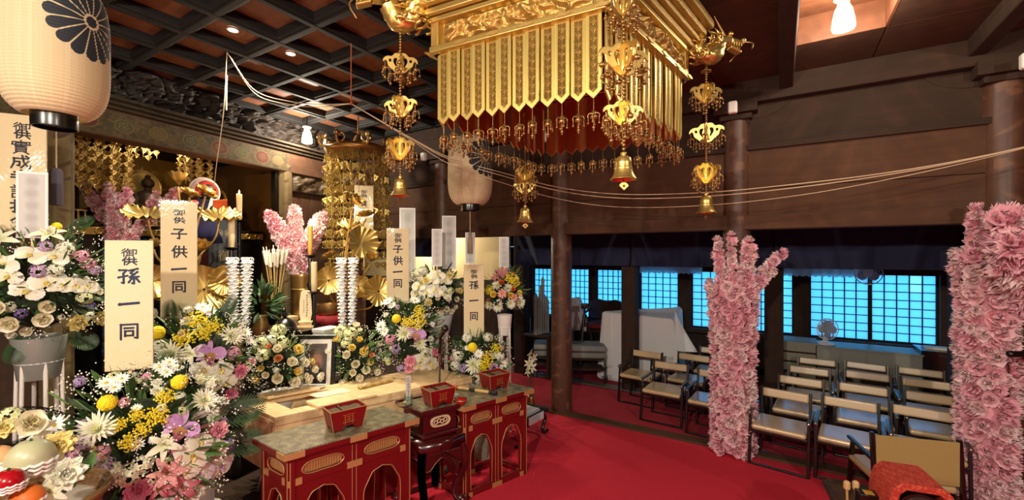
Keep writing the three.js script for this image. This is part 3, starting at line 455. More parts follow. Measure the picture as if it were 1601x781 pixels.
// ---------------------------------------------------------------- cords strung across the hall
{
  const c = (label, pts, r, name = 'cord') => { const o = obj(name, tube(pts, r, 60, 5), M.rope); tag(o, label, 'cord'); return o; };
  const k1 = P(549, 162, 3.4), k0 = P(355, 113, 3.55); k0.y = CH - 0.1;
  const kt = k1.clone(); kt.y = CH - 0.1;
  tag(obj('cord', [rod(kt, k1, 0.005), ball(0.012, k1.x, k1.y, k1.z)], std('#a7533a', 0.8)), 'short red brown cord dropping from the coffered ceiling to a knot', 'cord');
  c('slack pale cord between two coffers, upper of the two', [k0, P(400, 142, 3.5), P(450, 158, 3.48), P(500, 163, 3.43), k1], 0.0035);
  c('slack pale cord between two coffers, drooping lower', [k0, P(400, 147, 3.52), P(450, 163, 3.49), P(500, 167, 3.44), k1], 0.0035);
  const e = W(4.2, 2.5, 4.2), run = (dy, label, r = 0.0036) => c(label, [k1, P(640, 214 + dy * 0.3, 3.5), P(700, 245 + dy, 3.55), P(790, 271 + dy * 1.6, 3.6), P(870, 292 + dy * 1.8, 3.6), P(960, 303 + dy * 2, 3.5), P(1100, 301 + dy * 2, 3.2), P(1250, 287 + dy * 1.8, 2.95), P(1400, 268 + dy, 2.75), P(1540, 243 + dy * 0.4, 2.6), P(1660, 216, 2.5)], r);
  run(0, 'long pale cord sagging across the hall, topmost of three'); run(3, 'long pale cord sagging across the hall, middle of three'); run(10, 'long thin cord sagging lowest across the boarded wall', 0.0026);
  c('thin cord falling from the ceiling past the painted frieze', [k0, P(350, 170, 3.6), P(338, 260, 3.8), P(334, 296, 3.9)], 0.003);
  tag(obj('cord_end', rod(P(354, 118, 3.5), P(354, 172, 3.5), 0.008, 7, 0.005), M.rope), 'short thick cord end dangling under a ceiling coffer', 'cord');
}
// ---------------------------------------------------------------- blossoms: each kind modelled once, facing +z, radius about 1
function petal({ l = 1, w = 0.5, cup = 0, bend = 0, ruf = 0, nu = 2, nv = 3, pw = 1, c0 = '#ffffff', c1 = c0, ph = 0, tip = 0.95 }) {
  const pos = [], col = [], idx = [], a = new THREE.Color(c0), b = new THREE.Color(c1); let y = 0, z = 0;
  for (let j = 0; j <= nv; j++) {
    const v = j / nv, ww = w / 2 * Math.pow(Math.sin(Math.PI * (0.07 + (tip - 0.07) * Math.pow(v, pw))), 0.75); if (j) { y += Math.cos(bend * v) * l / nv; z += Math.sin(bend * v) * l / nv; }
    for (let i = 0; i <= nu; i++) { const s = nu ? 2 * i / nu - 1 : 0, r = ruf * v * Math.sin(i * 2.6 + j * 1.7 + ph); pos.push(s * ww, y + r * 0.5, z + cup * s * s * ww + r); const c = a.clone().lerp(b, v); col.push(c.r, c.g, c.b); if (i < nu && j < nv) { const k = j * (nu + 1) + i; idx.push(k, k + 1, k + nu + 2, k, k + nu + 2, k + nu + 1); } }
  }
  const g = new THREE.BufferGeometry(); g.setAttribute('position', new THREE.Float32BufferAttribute(pos, 3)); g.setAttribute('color', new THREE.Float32BufferAttribute(col, 3)); g.setIndex(idx); g.computeVertexNormals(); return g;
}
function bloom(rings, extra = [], seed = 1) {
  const r = rng(seed), out = [];
  for (const q of rings) for (let k = 0; k < q.n; k++) { const g = petal({ ...q, ph: r() * 6, l: (q.l ?? 1) * (1 + (r() - 0.5) * (q.var ?? 0.12)) }); g.rotateX(rad((q.tilt ?? 0) + (r() - 0.5) * (q.jit ?? 8))); g.translate(0, q.r ?? 0, q.z ?? 0); g.rotateZ((k + (q.off ?? 0)) / q.n * 6.2832 + (r() - 0.5) * 0.2); out.push(g); }
  return join([...out, ...extra]);
}
const dots = (n, R, r, c, seed, zs = 1, c2 = c) => { const q = rng(seed), a = []; for (let i = 0; i < n; i++) { const th = q() * 6.28, ph = Math.acos(2 * q() - 1), k = R * Math.pow(q(), 0.4); a.push(tint(put(new THREE.OctahedronGeometry(r * (0.7 + q() * 0.6), 0), k * Math.sin(ph) * Math.cos(th), k * Math.sin(ph) * Math.sin(th) * zs, k * Math.cos(ph) * 0.8), q() > 0.5 ? c : c2)); } return a; };
const lump = (r, c, z = 0, s = 8) => tint(ball(r, 0, 0, z, s), c);
const floret = (c, c2, s = 0.3) => { const a = []; for (let k = 0; k < 5; k++) { const g = petal({ l: s, w: s * 0.75, c0: c2, c1: c, nv: 2, nu: 1, bend: -0.4 }); g.rotateX(0.25); g.rotateZ(k * 1.2566); a.push(g); } return join(a); };
function cluster(n, R, make, seed) { const q = rng(seed), a = []; for (let i = 0; i < n; i++) { const f = (i + 0.5) / n, ph = Math.acos(1 - 1.5 * f), th = i * 2.39996, d = V(Math.sin(ph) * Math.cos(th), Math.sin(ph) * Math.sin(th), Math.cos(ph)), g = make(i); g.applyQuaternion(new THREE.Quaternion().setFromUnitVectors(V(0, 0, 1), d)); d.multiplyScalar(R * (0.8 + 0.3 * q())); g.translate(d.x, d.y, d.z * 0.8); a.push(g); } return join(a); }
const carn = (c, c2, seed) => bloom([{ n: 9, l: 1, w: 0.75, tilt: 12, ruf: 0.14, nu: 4, c0: c2, c1: c }, { n: 8, l: 0.86, w: 0.7, tilt: 38, ruf: 0.14, nu: 4, c0: c2, c1: c }, { n: 7, l: 0.7, w: 0.6, tilt: 60, ruf: 0.14, nu: 4, c0: c2, c1: c }, { n: 5, l: 0.6, w: 0.5, tilt: 80, ruf: 0.14, nu: 4, c0: c2, c1: c }], [], seed);
const rose = (c, c2, seed) => bloom([{ n: 6, l: 1, w: 1.0, tilt: 15, bend: 0.9, cup: 0.4, nu: 4, c0: c2, c1: c, tip: 0.85 }, { n: 5, l: 0.95, w: 0.95, tilt: 42, bend: 0.8, cup: 0.5, nu: 4, c0: c2, c1: c, tip: 0.85 }, { n: 4, l: 0.8, w: 0.75, tilt: 62, bend: 0.6, cup: 0.7, nu: 4, c0: c2, c1: c2, tip: 0.85 }, { n: 3, l: 0.7, w: 0.5, tilt: 80, bend: 0.4, cup: 0.9, nu: 4, c0: c2, c1: c2 }], [], seed);
const mum = (c, c2, seed) => bloom([{ n: 20, l: 1, w: 0.17, tilt: 6, bend: 0.35, cup: 0.6, c0: c2, c1: c, var: 0.25 }, { n: 18, l: 0.85, w: 0.16, tilt: 26, bend: 0.45, cup: 0.6, c0: c2, c1: c, var: 0.25 }, { n: 14, l: 0.62, w: 0.15, tilt: 48, bend: 0.4, c0: c2, c1: c }, { n: 9, l: 0.4, w: 0.14, tilt: 70, c0: c2, c1: c2 }], [], seed);
const orchid = (c, lip, thr, seed) => bloom([{ n: 3, l: 0.95, w: 0.62, tilt: 4, bend: -0.25, c0: '#f4f6e6', c1: c, nu: 2, nv: 4, jit: 3 }, { n: 2, l: 0.98, w: 1.15, tilt: 12, bend: -0.45, ruf: 0.03, c0: '#e6e0b8', c1: c, nu: 4, nv: 4, off: 0.42, jit: 3, pw: 0.8, z: 0.03 }, { n: 1, l: 0.45, w: 0.34, tilt: 60, bend: -0.7, off: 0.5, c0: thr, c1: lip, cup: 0.6 }], [lump(0.1, thr, 0.08, 6)], seed);
const lily = (c, c2, seed) => bloom([{ n: 3, l: 1.1, w: 0.38, tilt: 52, bend: -1.1, nv: 5, cup: 0.3, c0: c2, c1: c }, { n: 3, l: 1.1, w: 0.46, tilt: 46, bend: -1.1, nv: 5, cup: 0.3, off: 0.5, c0: c2, c1: c }, { n: 6, l: 0.7, w: 0.05, tilt: 76, nv: 2, nu: 1, c0: '#b8c070', c1: '#8a4a20' }], [], seed);
const paperFlower = (c, c2, seed) => bloom([{ n: 7, l: 1, w: 1.0, tilt: 8, bend: 0.7, ruf: 0.2, nu: 4, nv: 3, c0: c2, c1: c, jit: 30 }, { n: 6, l: 0.95, w: 0.9, tilt: 38, bend: 0.5, ruf: 0.24, nu: 4, nv: 3, c0: c2, c1: c, jit: 34 }, { n: 5, l: 0.8, w: 0.8, tilt: 62, bend: 0.3, ruf: 0.26, nu: 4, nv: 3, c0: c2, c1: c, jit: 36 }, { n: 3, l: 0.65, w: 0.6, tilt: 82, ruf: 0.24, nu: 3, c0: c2, c1: c2, jit: 30 }], [], seed);
const pompon = (c, c2) => warp(tint(new THREE.IcosahedronGeometry(0.95, 5), c), (v) => { const k = 1 + 0.09 * Math.sin(v.x * 15) * Math.sin(v.y * 15 + 1) * Math.sin(v.z * 15 + 2); v.multiplyScalar(k); });
const KINDS = {
  chrysanthemum: [mum('#f6f4e6', '#dfe29a', 1), mum('#fbfaf2', '#e8e8b0', 2)], orchid: [orchid('#fbfaf4', '#e8d27a', '#d9c260', 3), orchid('#f7f4ee', '#f0dc90', '#c9b050', 4)], lilac_orchid: [orchid('#d9cfe6', '#c9a8c8', '#a67aa0', 5)],
  pink_carnation: [carn('#f29ab4', '#dd5f86', 5), carn('#f7b0c0', '#e8809a', 6)], yellow_carnation: [carn('#f4e49c', '#e6cc66', 7)], white_carnation: [carn('#f4f2e4', '#d9e0b8', 7)],
  cream_rose: [rose('#fffbec', '#fdf3cc', 8), rose('#fff8e6', '#f8eecb', 9)], yellow_rose: [rose('#fdea80', '#f8d440', 10), rose('#fbee9c', '#f6dc68', 11)], peach_rose: [rose('#f8c090', '#f0a060', 12)],
  yellow_pompon: [pompon('#ffe41c')], cattleya: [bloom([{ n: 3, l: 1, w: 0.34, tilt: 6, bend: -0.2, nv: 4, c0: '#cf9ad2', c1: '#d9aede' }, { n: 2, l: 1.02, w: 0.95, tilt: 14, ruf: 0.09, nu: 5, nv: 4, off: 0.4, c0: '#c48acb', c1: '#d7a6dd' }, { n: 1, l: 0.95, w: 0.8, tilt: 42, bend: -0.9, ruf: 0.12, nu: 5, nv: 4, off: 0.5, c0: '#c79a4a', c1: '#8e1f6e', pw: 0.6 }], [], 13)],
  white_lily: [lily('#f4f1e2', '#dfe3b0', 14)], pink_lily: [lily('#eab4ae', '#d98a8e', 15)], magenta_lily: [lily('#b84a6a', '#e0a0a0', 16)],
  goldenrod: [join(dots(110, 0.95, 0.12, '#fff04a', 17, 1.15, '#f8de20'))], daisy: [bloom([{ n: 13, l: 1, w: 0.36, tilt: 8, c0: '#ffffff', c1: '#f3f3ea', nv: 2 }], [lump(0.2, '#d9c93c', 0.05, 7)], 18)],
  lilac_stock: [cluster(13, 0.72, (i) => floret(i % 3 ? '#d2b4d8' : '#e2c6de', '#a884b4', 0.36), 19), cluster(13, 0.72, (i) => floret(i % 2 ? '#b9a0cc' : '#cdb6dc', '#8a70a8', 0.36), 20)], pink_stock: [cluster(13, 0.72, (i) => floret(i % 2 ? '#ecc0cc' : '#e2a8bc', '#d080a0', 0.38), 21)],
  white_stock: [cluster(15, 0.72, () => floret('#f5f5ec', '#d8dcb8', 0.36), 22), cluster(15, 0.72, () => floret('#f1efe0', '#cfd6a8', 0.36), 23)], cream_stock: [cluster(16, 0.75, () => floret('#eef0c8', '#ccd488', 0.34), 24)], violet_statice: [cluster(18, 0.75, () => floret('#8a74b4', '#5f4a8a', 0.28), 25)], orange_rose: [rose('#ec7a2c', '#d4541a', 26)], coral_gerbera: [bloom([{ n: 18, l: 1, w: 0.24, tilt: 8, c0: '#f0a8a0', c1: '#f5c0b4', nv: 2 }, { n: 14, l: 0.6, w: 0.2, tilt: 30, c0: '#e89080', c1: '#f0b0a0', nv: 2 }], [lump(0.18, '#c98a50', 0.06, 7)], 27)],
  pink_paper: [1, 2, 3, 4, 5].map((k) => paperFlower(['#fdd6dc', '#fee0e3', '#fbcad3', '#ffe8e8', '#f9c0cd'][k - 1], ['#f2a6b8', '#f5b0c0', '#ee98ae', '#f6bcc6', '#ea8fa8'][k - 1], 30 + k)),
};
const kindName = (k) => ({ pink_paper: 'paper_blossom', pink_carnation: 'carnation', yellow_carnation: 'carnation', white_carnation: 'carnation', cream_rose: 'rose', yellow_rose: 'rose', peach_rose: 'rose', orange_rose: 'rose', yellow_pompon: 'pompon_flower', white_lily: 'lily', pink_lily: 'lily', magenta_lily: 'lily', lilac_stock: 'stock_flower', pink_stock: 'stock_flower', white_stock: 'stock_flower', cream_stock: 'stock_flower', violet_statice: 'statice', lilac_orchid: 'orchid', coral_gerbera: 'gerbera' }[k] || k);
// leaves and filling
const leafGeo = (l, w, c0, c1, bend = 0.5) => petal({ l, w, c0, c1, bend, cup: 0.25, nv: 4, nu: 2, tip: 0.99 });
function aim(g, dir, roll = 0) { g.rotateY(roll); g.applyQuaternion(new THREE.Quaternion().setFromUnitVectors(V(0, 1, 0), dir.clone().normalize())); return g; }
function frond(l, n, c0, c1, droop = 0.9) {                          // a palm frond from the origin, up +y then bending to +z
  const a = []; let y = 0, z = 0; const pts = [V(0, 0, 0)];
  for (let i = 1; i <= n; i++) { const v = i / n, th = droop * v; y += Math.cos(th) * l / n; z += Math.sin(th) * l / n; pts.push(V(0, y, z)); const ll = l * 0.42 * Math.sin(Math.PI * (0.15 + 0.8 * v)); for (const s of [-1, 1]) { const g = petal({ l: ll, w: ll * 0.13, c0, c1, nv: 2, nu: 1, bend: 0.5 }); g.rotateZ(-s * (1.05 - 0.45 * v)); g.rotateX(th * 0.7); g.translate(0, y, z); a.push(g); } }
  a.push(tint(tube(pts, l * 0.008, n, 5), c0)); return join(a);
}
function greens(rx, ry, rz, n, seed, cols = ['#22401c', '#35582a', '#1a3016', '#48682f'], len = 0.095) {
  const r = rng(seed), a = [];
  for (let i = 0; i < n; i++) { const th = r() * 6.283, f = 1 - 1.75 * r(), q = Math.sqrt(Math.max(0, 1 - f * f)), d = V(Math.cos(th) * q, f, Math.sin(th) * q), c = cols[r() * cols.length | 0], thin = r() > 0.45, l = len * (0.7 + 0.7 * r()), g = leafGeo(l, l * (thin ? 0.1 : 0.3), c, thin ? '#5c7a3a' : c, (r() - 0.3) * 0.9); aim(g, d.clone().add(V(0, 0.15, 0)), r() * 6); const k = (thin ? 0.5 : 0.38) + 0.4 * r(); g.translate(d.x * rx * k, d.y * ry * k, d.z * rz * k); a.push(g); }
  return join(a);
}
function breath(rx, ry, rz, n, seed, r0 = 0.0048) { const r = rng(seed), a = []; for (let i = 0; i < n; i++) { const th = r() * 6.283, f = 1 - 1.8 * r(), q = Math.sqrt(Math.max(0, 1 - f * f)), k = 0.92 + 0.2 * r(), x = Math.cos(th) * q * rx * k, y = f * ry * k, z = Math.sin(th) * q * rz * k; for (let j = 0; j < 4; j++) a.push(tint(put(new THREE.OctahedronGeometry(r0 * (0.7 + 0.6 * r()), 0), x + (r() - 0.5) * 0.05, y + (r() - 0.5) * 0.05, z + (r() - 0.5) * 0.05), r() > 0.3 ? '#f4f1e8' : '#dfe0c8')); } return join(a); }
function bouquet({ name = 'flower_arrangement', label, at, d, rx, ry, rz = rx * 0.8, list, fill = [], n = 0, leaves = 120, dotsN = 60, seed, fronds = [], base, group }) {
  const c = P(at[0], at[1], d), o = thing(name, label, 'flower arrangement', [c.x, base ?? c.y, c.z], 0, group), y0 = c.y - (base ?? c.y), r = rng(seed), s = F / d;
  const toEye = V(-c.x, 0.25, -c.z).normalize(), side = V(toEye.z, 0, -toEye.x), up = V(0, 1, 0);
  obj('floral_foam', put(ball(1, 0, 0, 0, 18).scale(rx * 0.6, ry * 0.62, rz * 0.6), 0, y0 - ry * 0.1, 0), M.moss, o); const g1 = stuff(obj('foliage', put(greens(rx, ry, rz, leaves, seed), 0, y0, 0), M.leaf, o)); if (dotsN) stuff(obj('baby_breath', put(breath(rx, ry, rz, dotsN, seed + 5), 0, y0, 0), M.leaf, o));
  const place = (kind, x, y, size, zz) => { const k = KINDS[kind], m = obj(kindName(kind), k[r() * k.length | 0], M.petal, o), off = side.clone().multiplyScalar(-x).add(V(0, y, 0)).add(toEye.clone().multiplyScalar(zz)); m.position.copy(off).add(V(0, y0, 0)); const dir = off.clone().divide(V(rx, ry, rx)).add(toEye.clone().multiplyScalar(0.8)).add(V(0, 0.4, 0)).normalize(); m.quaternion.setFromUnitVectors(V(0, 0, 1), dir).multiply(new THREE.Quaternion().setFromAxisAngle(V(0, 0, 1), kind.includes('orchid') || kind === 'cattleya' ? (r() - 0.5) * 0.5 : r() * 6)); m.scale.setScalar(size); };
  const flip = toEye.z >= 0 ? 1 : 1;
  for (const [kind, px, py, wpx] of list) { const x = (px - at[0]) / s * 0.9, y = -(py - at[1]) / s, q = 1 - (x / rx) ** 2 - (y / ry) ** 2; place(kind, -x * flip, y, wpx / s / 2, rz * Math.sqrt(Math.max(0.03, q)) * 0.95); }
  for (let i = 0; i < n; i++) { const [kind, sz] = fill[i % fill.length], th = r() * 6.283, k = Math.sqrt(r()) * 0.98, x = Math.cos(th) * k * rx, y = Math.sin(th) * k * ry, front = r() > 0.2 ? 1 : -1; place(kind, x, y, sz * (0.8 + 0.4 * r()), front * rz * Math.sqrt(1 - k * k) * 0.85); }
  for (const [x, y, l, dx, dy, droop = 0.9] of fronds) { const g = frond(l * 0.72, 18, '#1a3416', '#35552a', droop); g.rotateX(-0.6); aim(g, side.clone().multiplyScalar(dx).add(V(0, dy, 0)).add(toEye.clone().multiplyScalar(0.25)), 0); obj('frond', put(g, side.x * x * 1, y0 + y, side.z * x), M.leaf, o); }
  return { o, y0, c, side, toEye, ry };
}
// ---------------------------------------------------------------- trees of pink paper blossoms
function blossomTree(label, base, segs, seed, count, r0, coreMat = std('#f0a8b8', 0.85)) {   // segs: [from, to, radius from, radius to]
  const o = thing('pink_blossom_tree', label, 'paper flower tree', base), r = rng(seed), total = segs.reduce((s, [a, b, p, q]) => s + V(...a).distanceTo(V(...b)) * (p + q + r0), 0);
  obj('core', segs.map(([a, b, p, q]) => rod(a, b, Math.max(0.008, p * 0.9), 12, Math.max(0.008, q * 0.9))), coreMat, o);
  for (const [a, b, p, q, sz = 1] of segs) {
    const va = V(...a), vb = V(...b), ax = vb.clone().sub(va), len = ax.length(); ax.normalize(); const e1 = Math.abs(ax.y) > 0.9 ? V(1, 0, 0) : V(0, 1, 0).cross(ax).normalize(), e2 = ax.clone().cross(e1).normalize(); e1.copy(e2.clone().cross(ax)).normalize();
    const n = Math.max(3, Math.round(count * len * (p + q + r0) / total));
    for (let i = 0; i < n; i++) { const f = (i + 0.5) / n, th = i * 2.39996 + r() * 0.5, R = p + (q - p) * f, dir = e1.clone().multiplyScalar(Math.cos(th)).add(e2.clone().multiplyScalar(Math.sin(th))), k = KINDS.pink_paper, m = obj('paper_blossom', k[r() * k.length | 0], M.petal, o); m.position.copy(va).addScaledVector(ax, f * len).addScaledVector(dir, R); dir.addScaledVector(ax, (r() - 0.4) * 0.6).normalize(); m.quaternion.setFromUnitVectors(V(0, 0, 1), dir).multiply(new THREE.Quaternion().setFromAxisAngle(V(0, 0, 1), r() * 6)); m.scale.setScalar(r0 * sz * (0.8 + 0.45 * r())); }
    const tip = obj('paper_blossom', KINDS.pink_paper[r() * 5 | 0], M.petal, o); tip.position.copy(vb).addScaledVector(ax, 0.01); tip.quaternion.setFromUnitVectors(V(0, 0, 1), ax); tip.scale.setScalar(r0 * sz);
  }
  return o;
}
{
  const p = W(-0.36, 0, 4.3), rel = (px, py, d) => { const q = P(px, py, d); return [q.x - p.x, q.y, q.z - p.z]; }, d = -p.z;
  blossomTree('tall pink paper blossom wrapping round the pillar beside the folding chairs', p, [[[0, 0.03, 0], [0, 1.0, 0], 0.13, 0.125], [[0, 1.0, 0], [0, 1.5, 0], 0.13, 0.165], [[-0.13, 1.5, 0.05], rel(1122, 378, d - 0.05), 0.012, 0.004, 0.74], [[-0.05, 1.5, 0.1], rel(1143, 370, d - 0.12), 0.01, 0.004, 0.66], [[0.06, 1.5, 0.1], rel(1170, 380, d - 0.1), 0.014, 0.01, 0.85], [[0.13, 1.42, 0.05], rel(1203, 418, d - 0.05), 0.03, 0.012, 0.85], [rel(1205, 414, d - 0.05), rel(1222, 396, d - 0.05), 0.008, 0.004, 0.74]], 3, 290, 0.066);
  const b = P(1543, 0, 3.06); b.y = 0; const rl = (px, py, dd) => { const q = P(px, py, dd); return [q.x - b.x, q.y, q.z - b.z]; };
  blossomTree('pink paper blossom column at the picture edge with large blossoms on top', b, [[[0, 0.03, 0], [0, 1.0, 0], 0.105, 0.11], [[0, 1.0, 0], [-0.02, 1.78, 0], 0.11, 0.115], [[-0.1, 1.75, 0.03], rl(1527, 330, 2.95), 0.02, 0.006, 0.8], [[0.04, 1.78, 0.12], rl(1572, 345, 2.75), 0.06, 0.03, 1.5], [[0.1, 1.5, 0.16], rl(1590, 380, 2.68), 0.06, 0.05, 1.5]], 11, 292, 0.069);
  // the two at the altar
  const q = P(182, 412, 4.15), rr = (px, py, dd) => { const v = P(px, py, dd); return [v.x - q.x, v.y - q.y, v.z - q.z]; };
  blossomTree('pink paper blossom branches beside the golden lotus behind the tall placard', q, [[[0, -0.15, 0], rr(176, 335, 4.1), 0.035, 0.02], [rr(186, 388, 4.15), rr(152, 322, 4.1), 0.015, 0.012], [rr(152, 322, 4.1), rr(133, 292, 4.05), 0.012, 0.008], [rr(176, 335, 4.1), rr(169, 293, 4.1), 0.015, 0.008], [rr(190, 360, 4.15), rr(197, 300, 4.15), 0.02, 0.012], [rr(190, 385, 4.15), rr(232, 340, 4.2), 0.015, 0.012], [rr(232, 345, 4.2), rr(243, 306, 4.2), 0.012, 0.008], [rr(232, 340, 4.2), rr(276, 300, 4.3), 0.012, 0.008]], 17, 150, 0.046);
  const w = P(470, 432, 4.55), ww = (px, py, dd) => { const v = P(px, py, dd); return [v.x - w.x, v.y - w.y, v.z - w.z]; };
  blossomTree('pink paper blossom branches in a brass vase before the worn altar pillar', w, [[[0, 0.02, 0], ww(465, 390, 4.55), 0.06, 0.08], [ww(455, 392, 4.55), ww(422, 336, 4.5), 0.06, 0.02], [ww(465, 385, 4.55), ww(460, 328, 4.5), 0.04, 0.012], [ww(478, 388, 4.55), ww(504, 338, 4.5), 0.05, 0.02]], 23, 190, 0.054);
}
// ---------------------------------------------------------------- writing: brush characters as strokes on a ten-unit grid
const TEMPLE = [[[2, 1.6], [8, 1.6]], [[5, 0.2], [5, 3.6]], [[0.8, 3.6], [9.2, 3.6]], [[0.6, 5.6], [9.4, 5.6]], [[6.6, 4.4], [6.6, 9.8], [5.2, 9.3]], [[3, 6.8], [4, 8.2]]];
const GLYPH = {
  供: [[[3, 0.5], [0.8, 4.5]], [[2.1, 3], [2.1, 10]], [[3.5, 3], [9.5, 3]], [[5, 0.8], [5, 6]], [[8, 0.8], [8, 6]], [[3, 6], [10, 6]], [[5.2, 7], [3.4, 9.8]], [[7.6, 7], [9.6, 9.8]]],
  御: [[[2.4, 0.3], [0.5, 2.6]], [[2.6, 2.8], [0.3, 5.6]], [[1.7, 4.6], [1.7, 10]], [[4.2, 0.5], [3.3, 2.6]], [[3.7, 2], [6.6, 2]], [[3, 4.2], [6.9, 4.2]], [[5, 2], [5, 8.6]], [[5, 6.3], [6.7, 6.3]], [[3.7, 5.6], [3.7, 8.9]], [[3, 9.2], [6.9, 8.4]], [[7.4, 1.5], [9.6, 1.5], [9.5, 6.8], [8.7, 6.4]], [[7.5, 1.5], [7.5, 10]]],
  子: [[[2, 1.2], [7.6, 1.2], [5, 3.6]], [[5, 3.6], [5.3, 9], [3.9, 8.6]], [[0.5, 5], [9.7, 5]]],
  一: [[[0.8, 5.3], [9.3, 4.7]]],
  同: [[[1.3, 1], [1.3, 10]], [[1.3, 1], [8.8, 1], [8.8, 9.6], [7.6, 9.2]], [[3, 3.2], [7, 3.2]], [[3.2, 5], [3.2, 8.2]], [[3.2, 5], [6.8, 5], [6.8, 8]], [[3.2, 7.8], [6.8, 7.8]]],
  孫: [[[0.6, 1.2], [3.9, 1.2], [2.4, 3.2]], [[2.4, 3.2], [2.6, 9.2], [1.7, 8.8]], [[0.3, 5.6], [4.3, 4.6]], [[8.8, 0.4], [4.9, 1.5]], [[7, 1.4], [5.6, 3], [7.4, 4]], [[8.7, 2.4], [5.2, 5.6], [9.4, 5.3]], [[7.2, 5.5], [7.2, 9.6], [6.3, 9.2]], [[6, 6.6], [4.8, 8.8]], [[8.4, 6.6], [9.7, 8.6]]],
  實: [[[5, 0], [5, 1]], [[1, 2.6], [1, 1.2], [9.2, 1.2], [8.8, 2.6]], [[2.6, 2], [2.4, 4.2]], [[2.6, 2], [7.6, 2], [7.5, 4.2]], [[0.8, 3.2], [9.4, 3.2]], [[2.3, 4.2], [7.6, 4.2]], [[5, 2], [5, 4.2]], [[2.6, 5], [2.6, 8.3]], [[2.6, 5], [7.4, 5], [7.4, 8.3]], [[2.6, 6.1], [7.4, 6.1]], [[2.6, 7.2], [7.4, 7.2]], [[2.6, 8.3], [7.4, 8.3]], [[3.6, 8.5], [1.6, 10]], [[6.4, 8.5], [8.6, 10]]],
  成: [[[1.6, 2.4], [9, 2.4]], [[1.8, 2.4], [1.7, 6], [0.4, 9.8]], [[2, 4.8], [4.4, 4.8], [4.2, 8], [3.2, 7.6]], [[5.6, 0.3], [6.4, 5.5], [9, 9.6], [9.4, 7.6]], [[8.6, 4], [5, 9.4]], [[7.4, 0.6], [8.6, 1.6]]],
  寺: TEMPLE,
  護: [[[1.8, 0.4], [2.4, 1.2]], [[0.4, 2], [4, 2]], [[1, 3.6], [3.4, 3.6]], [[1, 5], [3.4, 5]], [[1, 6.6], [1, 9.6]], [[1, 6.6], [3.4, 6.6], [3.4, 9.6]], [[1, 9.4], [3.4, 9.4]], [[4.6, 1.2], [9.8, 1.2]], [[6, 0.3], [6, 2.2]], [[8.2, 0.3], [8.2, 2.2]], [[5.8, 2.6], [4.6, 4.6]], [[5.4, 3.8], [5.4, 7]], [[5.4, 3.8], [9.6, 3.8]], [[5.4, 4.9], [9.2, 4.9]], [[5.4, 5.9], [9.2, 5.9]], [[5.4, 7], [9.8, 7]], [[7.4, 2.8], [7.4, 7]], [[5, 7.9], [8.8, 7.9], [4.6, 10]], [[5.8, 8.4], [9.6, 10]]],
  持: [[[0.4, 2.6], [4, 2.6]], [[2.2, 0.4], [2.2, 9.6], [1.2, 9]], [[0.4, 6.4], [4, 5]], ...TEMPLE.map((s) => s.map(([x, y]) => [4.3 + x * 0.56, y]))],
  会: [[[5, 0.3], [0.5, 4.4]], [[5, 0.3], [9.6, 4.4]], [[3, 4], [7, 4]], [[1.4, 5.8], [8.6, 5.8]], [[4.6, 5.8], [2.6, 9], [7.8, 8.8]], [[6.8, 7.4], [8.6, 9.8]]],
};
function glyph(g, ch, x, y, s, ink = '#1c1f2c', wgt = 1, flat = 1) {            // centred at x, y
  g.strokeStyle = g.fillStyle = ink; g.lineCap = g.lineJoin = 'round';
  for (const st of GLYPH[ch]) { g.lineWidth = s * (ch === '一' ? 0.13 : GLYPH[ch].length > 10 ? 0.07 : 0.095) * wgt; g.beginPath(); st.forEach(([a, b], i) => { const X = x + (a / 10 - 0.5) * s, Y = y + (b / 10 - 0.5) * s * flat; i ? g.lineTo(X, Y) : g.moveTo(X, Y); }); g.stroke(); const [a, b] = st[0]; g.beginPath(); g.arc(x + (a / 10 - 0.5) * s, y + (b / 10 - 0.5) * s * flat, g.lineWidth * 0.62, 0, 7); g.fill(); }
}
const printed = (t, more = {}) => std('#ffffff', 0.75, 0, { map: t, ...more });
const wrapNoise = field(256, 256, tile((x, y, z) => { const n = 128 + 110 * noise.noise(x * 1.5, y * 1.5, z * 1.5) + 50 * noise.noise(x * 4, y * 4, z * 4); return [n, n, n]; }, 1.6), false);
function placard(name, label, p, w, h, draw, { turn = 0, wrap = true, stake = 0.2, colour = '#e6d6ac', bw = 256 } = {}) {
  const o = thing(name, label, 'placard', p, turn);
  obj('board', box(w, h, 0.008, 0, h / 2, -0.005, 0.002), std(colour, 0.8), o);
  const t = canvas(bw, Math.round(bw * h / w), (g, W0, H0) => { g.fillStyle = colour; g.fillRect(0, 0, W0, H0); draw(g, W0, H0); });
  obj('printed_face', put(new THREE.PlaneGeometry(w * 0.985, h * 0.99), 0, h / 2, 0.0005), printed(t), o);
  if (stake) obj('stake', box(0.014, stake + h * 0.4, 0.01, 0, h * 0.2 - stake / 2, -0.015), M.pale, o);
  if (wrap) { const g = warp(new THREE.PlaneGeometry(w * 1.06, h * 1.02, 14, 44), (v) => { v.z = 0.006 + 0.006 * Math.max(0, -v.y / h + 0.3) * fbm(v.x * 18, v.y * 14, p.x * 3 + 1); }); obj('plastic_wrap', put(g, 0, h / 2, 0.002), phys('#ffffff', 0.09, 0, { transmission: 1, thickness: 0, ior: 1.45, bumpMap: wrapNoise, bumpScale: 0.0008 }), o); }
  return o;
}
const faceEye = (p, k = 1) => Math.atan2(-p.x, -p.z) * k;
const childText = (line) => (g, w, h) => { const n = line.length; glyph(g, '御', w / 2, h * 0.09, w * 0.33, undefined, 1.1, 0.62); glyph(g, '供', w / 2, h * 0.155, w * 0.33, undefined, 1.1, 0.62); for (let i = 0; i < n; i++) glyph(g, line[i], w / 2, h * (0.275 + i * (n === 3 ? 0.213 : 0.152)), w * (n === 3 ? 0.46 : 0.44), '#1b2138', 1.15, 0.92); };
const stand = (px, pyb, d) => P(px, pyb, d);
